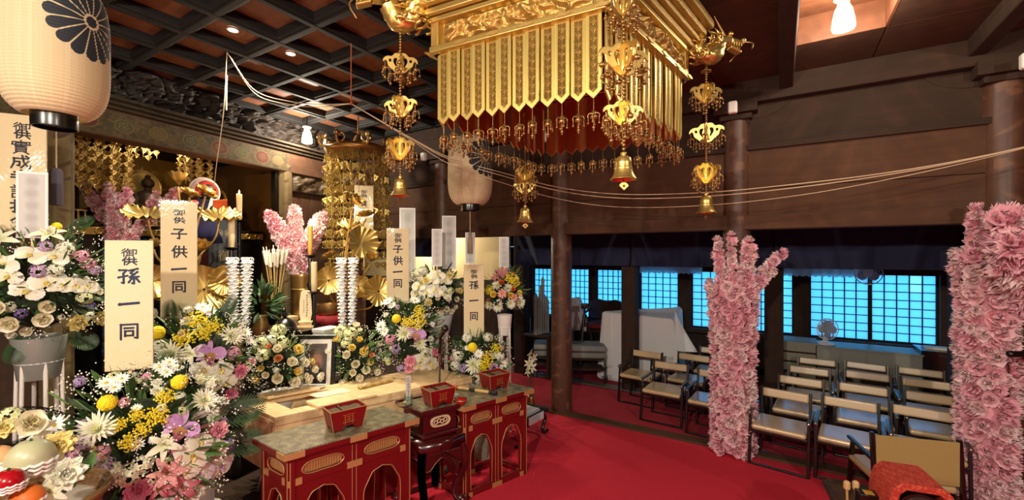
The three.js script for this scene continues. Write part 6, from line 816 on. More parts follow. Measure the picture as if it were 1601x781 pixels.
{ // carved censer stand between them
  const o = thing('censer_stand', 'dark red carved censer stand with curled legs between the offering tables', 'stand', V(-0.6, 0, -2.885), rad(36)), w = 0.32, c = w / 2, k = 0.16, S = (g) => skew(g, k);
  obj('tray', [S(box(w, 0.018, w, c, 0.682, -c, 0.004)), ...[[c, 0], [c, -w]].map(([x, z]) => S(box(w + 0.01, 0.026, 0.016, x, 0.694, z, 0.005))), ...[0, w].map((x) => S(box(0.016, 0.026, w, x, 0.694, -c, 0.005)))], M.maroon, o); obj('liner', S(uvm(box(w - 0.03, 0.006, w - 0.03, c, 0.693, -c), 'x', 3)), coverMat, o);
  obj('neck', [S(box(w - 0.07, 0.15, w - 0.07, c, 0.6, -c, 0.006)), S(box(w - 0.03, 0.025, w - 0.03, c, 0.52, -c, 0.008))], M.maroon, o);
  const open = []; for (const [f, x] of [[0, c], [1, c]]) { const g = join([slab(poly(spline([[-0.075, 0], [-0.06, 0.028], [0, 0.036], [0.06, 0.028], [0.075, 0], [0.06, -0.028], [0, -0.036], [-0.06, -0.028]]), [spline([[-0.06, 0], [-0.045, 0.02], [0, 0.026], [0.045, 0.02], [0.06, 0], [0.045, -0.02], [0, -0.026], [-0.045, -0.02]])]), 0.006, 0.001), ...[-0.036, -0.012, 0.012, 0.036].map((t, i) => put(new THREE.TorusGeometry(0.013, 0.004, 5, 12), t, (i % 2) * 0.008 - 0.004, 0.004))]); open.push(S(f ? put(g, 0, 0, 0, 0, -Math.PI / 2).translate(0.033, 0.605, -c) : put(g, c, 0.605, -0.035))); } obj('openwork', open, std('#cdb795', 0.5), o);
  const sh = lathe([[0.165, 0.51], [0.235, 0.49], [0.245, 0.44], [0.225, 0.38], [0.215, 0.34], [0.19, 0.36], [0.2, 0.44], [0.16, 0.5]].map(([r, y]) => [r * 0.98, y]), 4); obj('shoulder', S(put(sh, 0, 0, 0, 0, Math.PI / 4).translate(c, 0, -c)), M.maroon, o);
  for (const [sx, sz] of [[-1, 1], [1, 1], [1, -1], [-1, -1]]) { const leg = tube([[0.15, 0.43, 0.15], [0.165, 0.32, 0.165], [0.15, 0.22, 0.15], [0.12, 0.12, 0.12], [0.125, 0.05, 0.125], [0.16, 0.02, 0.16], [0.175, 0.05, 0.175]], 0.026, 26, 8); leg.scale(sx, 1, sz); obj('leg', S(leg.translate(c, 0, -c)), M.maroon, o); }
  for (const f of [0, 1, 2, 3]) { const ap = slab(poly([[-0.17, 0.36], [-0.15, 0.3], [-0.1, 0.3], [-0.06, 0.34], [0, 0.37], [0.06, 0.34], [0.1, 0.3], [0.15, 0.3], [0.17, 0.36], [0.15, 0.4], [-0.15, 0.4]]), 0.012, 0.002); const g = put(ap, 0, 0, 0.148, 0, f * Math.PI / 2).translate(c, 0, -c); const line = put(tube([[-0.15, 0.3, 0], [-0.1, 0.3, 0], [-0.06, 0.34, 0], [0, 0.37, 0], [0.06, 0.34, 0], [0.1, 0.3, 0], [0.15, 0.3, 0]], 0.003, 40, 4), 0, 0, 0.164, 0, f * Math.PI / 2).translate(c, 0, -c); const a = obj('apron', S(g), M.maroon, o); obj('gilt_line', S(line), M.brassMatt, a); }
  obj('floor_frame', [S(box(w + 0.06, 0.03, 0.04, c, 0.016, 0.0)), S(box(w + 0.06, 0.03, 0.04, c, 0.016, -w)), S(box(0.04, 0.03, w, -0.01, 0.016, -c)), S(box(0.04, 0.03, w, w + 0.01, 0.016, -c))], M.maroon, o);
}
function censer(label, p, turn, w, d, h) {
  const o = thing('incense_box', label, 'incense box', p, turn), tp = (q) => warp(q, (v) => { const f = 0.8 + 0.2 * v.y / h; v.x *= f; v.z *= f; });
  const wall = []; for (const [ww, rot, dist] of [[w, 0, d / 2], [d, Math.PI / 2, w / 2], [w, Math.PI, d / 2], [d, -Math.PI / 2, w / 2]]) { const sh = poly([[-ww / 2, 0.012], [-ww * 0.3, 0.0], [-ww * 0.24, 0.0], [-ww * 0.2, h * 0.14], [-ww * 0.1, h * 0.2], [ww * 0.1, h * 0.2], [ww * 0.2, h * 0.14], [ww * 0.24, 0], [ww / 2, 0], [ww / 2, h], [-ww / 2, h], [-ww / 2, 0]]); wall.push(slab(sh, 0.008).translate(0, 0, dist - 0.008).rotateY(rot)); }
  obj('body', [tp(join(wall)), tp(box(w - 0.02, 0.006, d - 0.02, 0, h * 0.22, 0))], std('#7a0f12', 0.35), o);
  const e = []; for (const [x, z] of [[1, 1], [1, -1], [-1, 1], [-1, -1]]) e.push(rod([x * w / 2 * 0.8, 0, z * d / 2 * 0.8], [x * w / 2, h, z * d / 2], 0.0028, 5)); for (const z of [1, -1]) e.push(rod([-w / 2, h, z * d / 2], [w / 2, h, z * d / 2], 0.003, 5)); for (const x of [1, -1]) e.push(rod([x * w / 2, h, -d / 2], [x * w / 2, h, d / 2], 0.003, 5)); obj('gilt_edge', e, M.brassMatt, o);
  obj('ash', warp(new THREE.PlaneGeometry(w - 0.02, d - 0.02, 14, 10).rotateX(-Math.PI / 2), (v) => { v.y = h * 0.86 + 0.006 * fbm(v.x * 40, v.z * 40, 1); }), std('#6a5a44', 0.95), o); obj('divider', box(0.006, h * 0.3, d - 0.02, -w * 0.12, h * 0.82, 0), M.maroon, o);
  const s = h * 0.3, em = []; for (const q of [-0.6, 0.6]) { em.push(box(s * 1.9, s * 0.14, 0.003, 0, q * s, 0), box(s * 0.14, s * 1.9, 0.003, q * s, 0, 0)); } em.push(box(s * 0.7, s * 0.12, 0.003, 0, 0.25 * s, 0), box(s * 0.7, s * 0.12, 0.003, 0, -0.25 * s, 0), box(s * 0.12, s * 0.7, 0.003)); obj('crest', put(join(em), 0, h * 0.58, d / 2 * 0.92 + 0.001, 0.12 * 0), M.gold, o);
}
censer('red incense box with a gilt crest on the table beside the open coffin window', V(-1.03, 0.694, -2.68), rad(41), 0.22, 0.15, 0.125);
censer('red incense box with a gilt crest on the carved censer stand', V(-0.52, 0.7, -3.07), rad(38), 0.2, 0.15, 0.12);
censer('red incense box with a gilt crest at the end of the striker', V(-0.14, 0.694, -3.47), rad(38), 0.2, 0.16, 0.12);
{
  const y = 0.708; let a = OUT(706, 604, y), c = OUT(775, 614, y); const o = thing('gong_striker', 'pale wooden gong striker with a red tip and dark bands on the red table', 'striker', a), v = c.clone().sub(a), at = (f) => v.clone().multiplyScalar(f);
  obj('shaft', rod(V(0, 0, 0), v, 0.0125, 12), std('#c9a468', 0.5), o); obj('red_tip', rod(at(-0.03), at(0.16), 0.0165, 12), std('#b02a2e', 0.6), o); obj('band', [rod(at(0.42), at(0.55), 0.0145, 12), rod(at(0.86), at(1.02), 0.0155, 12)], std('#1c1820', 0.6), o);
  let p = OUT(721, 632, 0.694); let q = thing('lacquer_cup', 'small round red lacquer pot on the red table before the striker', 'pot', [p.x, 0.694, p.z]); obj('bowl', lathe([[0, 0], [0.026, 0], [0.04, 0.018], [0.043, 0.034], [0.034, 0.05], [0.012, 0.057], [0, 0.058]], 22), phys('#8f1a10', 0.25, 0, { clearcoat: 0.6 }), q); obj('lid_line', put(new THREE.TorusGeometry(0.043, 0.0016, 5, 24), 0, 0.034, 0, Math.PI / 2), M.brassMatt, q);
  p = OUT(708, 622, 0.694); q = thing('folded_cloth', 'small pale green folded cloth behind the red lacquer pot', 'cloth', [p.x, 0.694, p.z], 0.7); obj('fold', [soft(0.11, 0.014, 0.08, 0.006, 0, 0.008, 0), soft(0.08, 0.014, 0.06, 0.006, 0.005, 0.021, 0)], std('#b4c2b0', 0.8), q);
  p = OUT(626, 634, 0.7); q = thing('brass_dish', 'shallow brass dish on the tray of the carved stand', 'dish', [p.x + 0.02, 0.7, p.z - 0.0]); obj('dish', lathe([[0, 0], [0.035, 0.001], [0.05, 0.012], [0.048, 0.013], [0.034, 0.004], [0, 0.003]], 24), std(new THREE.Color().setRGB(0.5, 0.38, 0.16), 0.35, 0.8), q);
  p = P(638, 618, 3.0); q = thing('incense_holder', 'clear glass holder with a printed strip beside the red incense box on the stand', 'holder', [p.x - 0.01, 0.7, p.z - 0.05], faceEye(p)); const hh = 0.2; obj('strip', box(0.034, hh, 0.004, 0, hh / 2 + 0.004, 0), std('#b9b6b0', 0.6), q); const t = canvas(64, 320, (g, w, h) => { g.fillStyle = '#bdbab4'; g.fillRect(0, 0, w, h); const r = rng(31); g.strokeStyle = '#33333a'; for (let i = 0; i < 9; i++) for (let k = 0; k < 5; k++) { g.lineWidth = 3.5; const X = 32 + (r() - 0.5) * 26, Y = 30 + i * 31 + (r() - 0.5) * 20, ve = r() > 0.5; g.beginPath(); g.moveTo(X - (ve ? 0 : 9), Y - (ve ? 8 : 0)); g.lineTo(X + (ve ? 0 : 9), Y + (ve ? 8 : 0)); g.stroke(); } }); obj('printed_face', put(new THREE.PlaneGeometry(0.032, hh - 0.006), 0, hh / 2 + 0.004, 0.0026), printed(t), q); obj('glass', lathe([[0, 0], [0.03, 0], [0.032, 0.07], [0.03, 0.07], [0.028, 0.005], [0, 0.005]], 20), phys('#e8f0ee', 0.05, 0, { transmission: 1, thickness: 0 }), q);
}
{ // microphone stand
  const x = -0.585, z = -3.5, o = thing('microphone_stand', 'chrome microphone stand with a black microphone rising beyond the coffin', 'microphone stand', [x, 0, z]); const up = P(690, 548, 3.5).y; obj('base', [cyl(0.085, 0.08, 0.02, 24, 0, 0.01, 0)], M.black, o); obj('pole', [rod([0, 0.02, 0], [0, up, 0], 0.011, 12), rod([0, up * 0.5, 0], [0, up * 0.56, 0], 0.016, 12)], M.chrome, o);
  obj('boom', rod([0, up - 0.02, 0], [0.015, up + 0.12, 0.02], 0.013, 10), M.black, o); obj('microphone', [rod([0.01, up + 0.11, 0.02], [0.05, up + 0.18, 0.06], 0.015, 12, 0.02), ball(0.03, 0.055, up + 0.19, 0.065, 12)], M.black, o);
}
{ // low footed desk, woven basket under the table, drum behind
  const p = V(0.1, 0, -4.16), o = thing('low_desk', 'low black desk with curled feet and folded white cloths before the round pillar', 'low desk', p, rad(52)), w = 0.42, d = 0.3, h = 0.25; obj('top', [box(w, 0.018, d, 0, h - 0.01, 0, 0.004), put(cyl(0.012, 0.012, d, 8), -w / 2, h - 0.004, 0, Math.PI / 2), put(cyl(0.012, 0.012, d, 8), w / 2, h - 0.004, 0, Math.PI / 2)], M.black, o); obj('apron', [box(w - 0.06, 0.05, 0.012, 0, h - 0.045, d / 2 - 0.03), box(w - 0.06, 0.05, 0.012, 0, h - 0.045, -d / 2 + 0.03)], M.black, o);
  for (const sx of [-1, 1]) for (const sz of [-1, 1]) obj('leg', tube([[sx * (w / 2 - 0.04), h - 0.03, sz * (d / 2 - 0.03)], [sx * (w / 2 + 0.0), h * 0.6, sz * (d / 2 - 0.03)], [sx * (w / 2 - 0.05), h * 0.25, sz * (d / 2 - 0.03)], [sx * (w / 2 - 0.01), 0.018, sz * (d / 2 - 0.03)], [sx * (w / 2 + 0.04), 0.03, sz * (d / 2 - 0.03)]], 0.017, 20, 8), M.black, o);
  const c = thing('folded_cloth', 'folded white cloth draped on the low black desk', 'cloth', [p.x, h, p.z], rad(52)); obj('fold', [soft(0.26, 0.012, 0.24, 0.005, 0, 0.007, 0), soft(0.25, 0.01, 0.22, 0.004, 0.004, 0.018, 0)], M.cloth, c); obj('flap', soft(0.24, 0.07, 0.01, 0.004, 0, -0.025, d / 2 + 0.012), M.cloth, c);
  const q = V(-0.27, 0, -3.78), k = thing('woven_basket', 'tall white woven basket seen through the arch of the red table', 'basket', q), wv = []; for (let i = 0; i < 19; i++) wv.push(warp(new THREE.TorusGeometry(0.095 + 0.012 * Math.sin(i / 18 * Math.PI), 0.0075, 6, 44), (v) => { const th = Math.atan2(v.y, v.x); const f = 1 + 0.03 * Math.sin(th * 22 + (i % 2) * Math.PI); v.x *= f; v.y *= f; }).rotateX(Math.PI / 2).translate(0, 0.012 + i * 0.0145, 0)); obj('weave', wv, std('#c9cdb8', 0.8), k); obj('base', cyl(0.09, 0.09, 0.012, 24, 0, 0.006, 0), std('#b9bda8', 0.8), k);
}
// ---------------------------------------------------------------- low folding chairs in rows
const chairGroup = 'low folding chairs with tan cushions';
function makeChair(label, p, turn) {
  const o = thing('folding_chair', label, 'chair', p, turn, chairGroup), fr = M.black, W2 = 0.205;
  for (const s of [-1, 1]) {
    obj('front_leg', bar([s * W2, 0.012, 0.2], [s * W2, 0.42, 0.15], 0.022, 0.03, 0.004), fr, o); obj('back_post', bar([s * (W2 - 0.026), 0.012, -0.1], [s * (W2 - 0.022), 0.572, -0.2], 0.02, 0.03, 0.004), fr, o);
    obj('armrest', [bar([s * W2, 0.43, 0.18], [s * W2, 0.43, -0.17], 0.028, 0.022, 0.006)], fr, o); obj('arm_knob', ball(0.017, s * W2, 0.428, 0.185, 10), M.chrome, o); obj('hinge', cyl(0.008, 0.008, 0.03, 8, s * (W2 + 0.008), 0.36, -0.15), M.chrome, o);
  }
  obj('foot_rail', bar([-W2, 0.014, 0.2], [W2, 0.014, 0.2], 0.026, 0.024, 0.004), fr, o); obj('foot_rail', bar([-W2 + 0.03, 0.014, -0.1], [W2 - 0.03, 0.014, -0.1], 0.024, 0.022, 0.004), fr, o);
  const ap = poly([[-0.19, 0.22], [0.19, 0.22], [0.19, 0.27], [-0.19, 0.27]], [-0.12, 0, 0.12].map((x) => spline([[x - 0.045, 0.245], [x, 0.262], [x + 0.045, 0.245], [x, 0.228]], 4)));
  obj('seat_frame', [box(0.4, 0.026, 0.34, 0, 0.292, 0.03, 0.005), put(slab(ap, 0.012), 0, -0.005, -0.08)], fr, o);
  obj('cushion', warp(soft(0.385, 0.042, 0.345, 0.02, 0, 0.324, 0.035, 4), (v) => { v.y += 0.006 * (1 - Math.min(1, (v.x / 0.19) ** 2)) * (v.y > 0.325 ? 1 : 0); }), M.tan, o);
  obj('backrest', put(soft(0.345, 0.075, 0.034, 0.015, 0, 0, 0, 4), 0, 0.525, -0.186, -0.18), M.tan, o); return o;
}
{
  const back = (px, py) => { const d = 1.19 * F / (py - CY); return V((px - CX) / F * d, 0, -d); }, turn = rad(-37), fwd = V(Math.sin(turn), 0, Math.cos(turn));
  const col = ['nearest the blossom pillar', 'in the middle column', 'by the edge blossom column'], row = ['front row', 'second row', 'third row', 'back row before the grey cabinet'];
  const right = [[[1226, 610], [1251, 590], [1265, 574], [1279, 560.5]], [[1327, 624], [1349, 602], [1357, 582], [1352, 567]], [[1441, 638], [1459, 616], [1450, 594], [1437, 576]]];
  const left = [[[1012, 549], 'folding chair standing alone at the end before the dark post'], [[1050, 567], 'front folding chair beyond the blossom pillar, catching light on its back'], [[1058, 540], 'folding chair at the very back before the white dust sheet'], [[1085, 554], 'folding chair directly behind the sunlit front one'], [[1122, 580], 'front folding chair half hidden by the blossom pillar'], [[1120, 544], 'back folding chair half hidden behind the blossom pillar'], [[1150, 560], 'folding chair almost hidden behind the blossom pillar']];
  let proto = null; const add = (px, py, lab, k) => { const q = back(px, py).addScaledVector(fwd, 0.195), tt = turn + rad((k * 37 % 7) - 3); if (!proto) proto = makeChair(lab, q, tt); else copy(proto, q, tt, lab); };
  right.forEach((c, i) => c.forEach(([x, y], j) => add(x, y, `tan folding chair, ${row[j]}, ${col[i]}`, i * 4 + j))); left.forEach(([q, lab], i) => add(q[0], q[1], lab, i + 5));
}
// the wider chair facing the altar, its fabric back towards us
{
  const a = floorD(690, 0.6), p0 = P(1364, 0, 2.78), p1 = P(1499, 0, 2.66), c = p0.clone().add(p1).multiplyScalar(0.5); c.y = 0; const turn = Math.atan2(-(p1.z - p0.z), p1.x - p0.x) , w = p0.distanceTo(p1), o = thing('priest_chair', 'wide folding chair seen from behind with an olive tan cloth back', 'chair', c, turn);
  for (const s of [-1, 1]) { obj('post', bar([s * w / 2, 0, 0.06], [s * w / 2, 0.62, 0.0], 0.022, 0.03, 0.004), M.black, o); obj('front_leg', bar([s * (w / 2 - 0.03), 0, -0.4], [s * (w / 2 - 0.03), 0.45, -0.32], 0.022, 0.03, 0.004), M.black, o); obj('armrest', bar([s * w / 2, 0.45, 0.02], [s * (w / 2 - 0.02), 0.45, -0.36], 0.026, 0.02, 0.004), M.black, o); }
  obj('back_cloth', warp(box(w - 0.022, 0.27, 0.014, 0, 0, 0, 0.004), (v) => { v.z += 0.0; }).translate(0, 0.475, 0.02), std('#a88f58', 0.9, 0, { bumpMap: fuzz, bumpScale: 0.004 }), o); obj('seat', soft(w - 0.03, 0.045, 0.38, 0.018, 0, 0.31, -0.17), M.tan, o); obj('foot_rail', [bar([-w / 2, 0.015, 0.06], [w / 2, 0.015, 0.06], 0.024, 0.024), bar([-w / 2 + 0.03, 0.015, -0.4], [w / 2 - 0.03, 0.015, -0.4], 0.024, 0.024)], M.black, o);
}
{ // low brown table with strikers, black box and the red brocade arch at the bottom edge
  const h = 0.45, p = P(1420, 0, 2.2); p.y = 0; const turn = rad(-24), o = thing('reading_desk', 'low brown reading desk at the bottom edge carrying a red brocade cover', 'desk', p, turn); obj('top', uvm(box(0.62, 0.03, 0.4, 0, h - 0.015, 0.0, 0.005), 'x'), M.mid, o); obj('rim', [box(0.64, 0.04, 0.02, 0, h - 0.005, 0.2), box(0.02, 0.04, 0.4, -0.31, h - 0.005, 0), box(0.02, 0.04, 0.4, 0.31, h - 0.005, 0), box(0.64, 0.04, 0.02, 0, h - 0.005, -0.2)], M.dark, o); for (const x of [-0.27, 0.27]) for (const z of [-0.16, 0.16]) obj('leg', box(0.04, h - 0.03, 0.04, x, (h - 0.03) / 2, z, 0.005), M.dark, o);
  const at = (px, py, d) => P(px, py, d); let q = P(1424, 772, 2.12); const c = thing('brocade_cover', 'red brocade padded cover arched over a dark drum', 'cover', [q.x, h, q.z], rad(-22)), W0 = 0.255, Hh = (EYE - (738 - CY) / F * 2.16) - h, D0 = 0.24, out = [[-W0 / 2, 0], [-W0 * 0.47, Hh * 0.62], [-W0 * 0.4, Hh * 0.88], [-W0 * 0.28, Hh], [W0 * 0.28, Hh], [W0 * 0.4, Hh * 0.88], [W0 * 0.47, Hh * 0.62], [W0 / 2, 0]], inn = out.map(([x, y]) => [x * 0.86, y ? y - 0.02 : 0]);
  const bt = field(256, 256, (u, v) => { const n = Math.sin(u * 44 + 2 * Math.sin(v * 31)) * Math.sin(v * 50 + 2 * Math.sin(u * 25)), k = n > 0.1 ? 1 : 0; return k ? [196, 78, 48] : [168, 44, 32]; });
  obj('cloth', uvm(put(slab(poly([...out, ...inn.slice().reverse()]), D0, 0.006), 0, 0.006, -D0 / 2), 'z', 4), std('#ffffff', 0.75, 0, { map: bt, bumpMap: bt, bumpScale: 0.003 }), c); const dr = thing('drum', 'dark rounded drum under the red brocade cover', 'drum', [q.x, h, q.z], rad(-22)); obj('shell', put(cyl(0.09, 0.09, D0 * 0.86, 24), 0, 0.095, 0, Math.PI / 2), M.black, dr); obj('skin', put(cyl(0.078, 0.078, 0.006, 24), 0, 0.095, D0 * 0.43, Math.PI / 2), M.dark, dr);
  for (const [px, lab] of [[1325, 'pale wooden striker with rounded head on the brown desk, the outer one'], [1339, 'pale wooden striker with rounded head beside the black box']]) { const v = P(px, 764, 2.24), s = thing('wooden_striker', lab, 'striker', [v.x, h, v.z], 0.3); obj('handle', rod([0, 0.0, 0.0], [0.01, v.y - h - 0.01, -0.01], 0.006, 8), std('#b58a54', 0.6), s); obj('head', put(soft(0.03, 0.05, 0.03, 0.014), 0.011, v.y - h + 0.012, -0.011), std('#c9a474', 0.6), s); }
  q = P(1357, 778, 2.2); const k = thing('black_box', 'small black box with a gold label on the brown desk', 'box', [q.x, h, q.z], rad(-20)); const bh = Math.max(0.03, q.y + 0.03 - h); obj('body', box(0.09, bh, 0.07, 0, bh / 2, 0, 0.004), M.black, k); obj('label', box(0.04, 0.004, 0.04, 0, bh + 0.001, 0.005), std('#c79a2e', 0.5), k);
}
{ const p = P(1590, 553, 2.72), o = thing('black_bar', 'short black bar sticking out beside the blossom column at the picture edge', 'bar', p); obj('bar', [rod([-0.04, 0, 0], [0.25, 0, 0], 0.02, 12), ball(0.022, -0.04, 0, 0, 10)], M.black, o); obj('plate', box(0.02, 0.12, 0.12, 0.25, 0, 0, 0.004), M.black, o); }
// ---------------------------------------------------------------- things along the window wall
function atW(px, n, y = 0) { return W(wt(px, n), y, n); }
{
  const c0 = wt(1275, 6.3), c1 = wt(1443, 6.3), w = c1 - c0, o = thing('cabinet', 'long low grey cabinet under the wide window', 'cabinet', W((c0 + c1) / 2, 0, 6.5), YW), m = std('#93948c', 0.5, 0.1); const h = EYE - (552 - CY) / F * 4.75;
  obj('body', box(w, h - 0.02, 0.4, 0, (h - 0.02) / 2, 0, 0.006), m, o); obj('top', box(w + 0.02, 0.02, 0.42, 0, h - 0.01, 0, 0.004), m, o); for (let i = 0; i < 4; i++) { const d = obj('door', box(w / 4 - 0.012, h - 0.1, 0.012, -w / 2 + (i + 0.5) * w / 4, h / 2 + 0.02, 0.205, 0.003), m, o); obj('handle', box(0.012, 0.08, 0.012, -w / 2 + (i + (i % 2 ? 0.12 : 0.88)) * w / 4, h * 0.55, 0.217), M.steel, d); }
  const q = atW(1290, 6.42, h), f = thing('desk_fan', 'small white desk fan on the end of the grey cabinet', 'fan', q, YW + 0.5), wm = std('#f2f4f7', 0.5); obj('base', [lathe([[0, 0], [0.1, 0], [0.1, 0.015], [0.05, 0.03], [0.025, 0.05], [0.022, 0.12], [0, 0.12]], 22)], wm, f); obj('motor', put(lathe([[0, -0.07], [0.04, -0.06], [0.05, 0], [0.035, 0.03], [0, 0.03]], 16), 0, 0.19, -0.02, Math.PI / 2), wm, f);
  const cage = []; for (let k = 1; k <= 5; k++) for (const z of [0.02, 0.075]) cage.push(put(new THREE.TorusGeometry(0.024 * k, 0.002, 4, 30), 0, 0.19, z - 0.0009 * k * k)); for (let k = 0; k < 20; k++) { const a = k * 0.314; cage.push(rod([0.02 * Math.cos(a), 0.19 + 0.02 * Math.sin(a), 0.078], [0.122 * Math.cos(a), 0.19 + 0.122 * Math.sin(a), 0.05], 0.0016, 4)); } cage.push(put(new THREE.TorusGeometry(0.123, 0.006, 6, 36), 0, 0.19, 0.045)); obj('cage', cage, wm, f); for (let k = 0; k < 4; k++) { const g = warp(new THREE.CircleGeometry(0.05, 16), (v) => { v.z = v.x * 0.35; }); obj('blade', put(g, 0, 0.055, 0, 0, 0, 0).rotateZ(k * 1.57).translate(0, 0.19, 0.045), std('#9fb0c4', 0.4), f); }
}
{
  const o = thing('drawer_chest', 'tall chest of flat pale drawers beside the dark post', 'drawers', atW(1243, 6.45), YW), w = 0.42, h = EYE - (533 - CY) / F * 5.3, m = std('#948e80', 0.6); obj('carcass', box(w, h, 0.4, 0, h / 2, 0, 0.005), M.dark, o); obj('top', box(w + 0.03, 0.02, 0.42, 0, h - 0.005, 0, 0.004), m, o); for (let i = 0; i < 6; i++) { const d = obj('drawer', box(w - 0.02, h / 6 - 0.02, 0.02, 0, (i + 0.5) * h / 6, 0.205, 0.004), m, o); obj('knob', cyl(0.008, 0.008, 0.02, 8).rotateX(Math.PI / 2).translate(0, (i + 0.5) * h / 6, 0.222), M.steel, d); }
  const c = thing('side_cabinet', 'black side cabinet at the end of the grey cabinet under the window', 'cabinet', atW(1462, 6.5), YW); obj('body', box(0.3, 0.72, 0.38, 0, 0.36, 0, 0.006), M.black, c); obj('door', box(0.27, 0.64, 0.014, 0, 0.36, 0.195, 0.003), M.black, c); obj('papers', [box(0.2, 0.012, 0.15, 0, 0.727, 0), box(0.18, 0.01, 0.13, 0.01, 0.738, 0.01)], M.white, c);
}
{ // wall fan above the window, lace pelmets
  const q = atW(1357, 6.72, EYE - (427 - CY) / F * 5.2), f = thing('wall_fan', 'round wall fan hanging before the wide window pelmet', 'fan', q, YW), wm = std('#e2e6ea', 0.5); const cage = []; for (let k = 1; k <= 5; k++) cage.push(put(new THREE.TorusGeometry(0.026 * k, 0.0022, 4, 32), 0, 0, 0.06 - 0.001 * k * k)); for (let k = 0; k < 22; k++) { const a = k * 0.2856; cage.push(rod([0, 0, 0.06], [0.135 * Math.cos(a), 0.135 * Math.sin(a), 0.03], 0.0018, 4)); } cage.push(put(new THREE.TorusGeometry(0.135, 0.005, 6, 36), 0, 0, 0.025)); obj('cage', cage, wm, f); obj('motor', put(cyl(0.04, 0.045, 0.1, 16), 0, 0, -0.04, Math.PI / 2), wm, f); for (let k = 0; k < 3; k++) obj('blade', put(warp(new THREE.CircleGeometry(0.055, 16), (v) => { v.z = v.x * 0.3; }), 0, 0.06, 0).rotateZ(k * 2.09), std('#a9b4c0', 0.5), f); obj('bracket', bar([0, 0, -0.08], [0, -0.06, -0.22], 0.03, 0.03), wm, f);
  for (const [a, b2, lab] of [[1000, 1098, 'short pale lace pelmet across the windows behind the dust sheet'], [1218, 1366, 'short pale lace pelmet along the wide window top']]) { const t0 = wt(a, 6.76), t1 = wt(b2, 6.76), w = t1 - t0, o = thing('lace_pelmet', lab, 'curtain', W((t0 + t1) / 2, 1.575, 6.76), YW); obj('lace', warp(new THREE.PlaneGeometry(w, 0.1, 90, 3), (v) => { v.z = 0.008 * Math.sin(v.x * 62) * (0.6 - v.y * 4); v.y += v.y < -0.04 ? 0.008 * Math.sin(v.x * 90) : 0; }).translate(0, -0.05, 0), phys('#efeee8', 0.85, 0, { transmission: 0.6, thickness: 0 }), o); obj('rod', put(cyl(0.006, 0.006, w, 8), 0, 0, 0, 0, 0, Math.PI / 2), M.steel, o); }
}
// navy ceremonial curtain gathered along the second row of posts
function swagCurtain(label, t0, t1, n, top, bottom, seed) {
  const w = t1 - t0, h = top - bottom, o = thing('navy_curtain', label, 'curtain', W((t0 + t1) / 2, bottom, n), YW), nx = Math.round(w * 60);
  obj('drape', warp(new THREE.PlaneGeometry(w, h, nx, 10), (v) => { const f = (v.y + h / 2) / h, s = v.x / (w / 2), spread = s * (1 - 0.35 * f); v.z = 0.035 * Math.sin(spread * w * 7 + seed) * (0.45 + 0.55 * (1 - f)) + 0.012 * Math.sin(spread * w * 19); v.y += 0.02 * s * s * f; }).translate(0, h / 2, 0), M.navy, o); obj('rail', put(cyl(0.01, 0.01, w, 8), 0, h, 0, 0, 0, Math.PI / 2), M.black, o);
}
{
  const tt = [806, 985, 1210, 1506].map((px) => wt(px, 5.42)); swagCurtain('dark navy curtain gathered under the hall wall at the far end', tt[0] + 0.02, tt[1] - 0.01, 5.42, 2.2, 1.61, 1); swagCurtain('dark navy curtain gathered above the dust sheet and blossom pillar', tt[1] + 0.01, tt[2] - 0.01, 5.42, 2.2, 1.61, 2); swagCurtain('dark navy curtain fanning out above the wide window', tt[2] + 0.01, tt[3] - 0.01, 5.42, 2.2, 1.61, 3); swagCurtain('dark navy curtain at the picture edge beyond the last dark post', tt[3] + 0.01, tt[3] + 1.5, 5.42, 2.2, 1.61, 4);
  swagCurtain('dark navy valance before the lit plaster of the far bay', -6.6, -3.95, 4.75, 2.02, 1.72, 5);
}
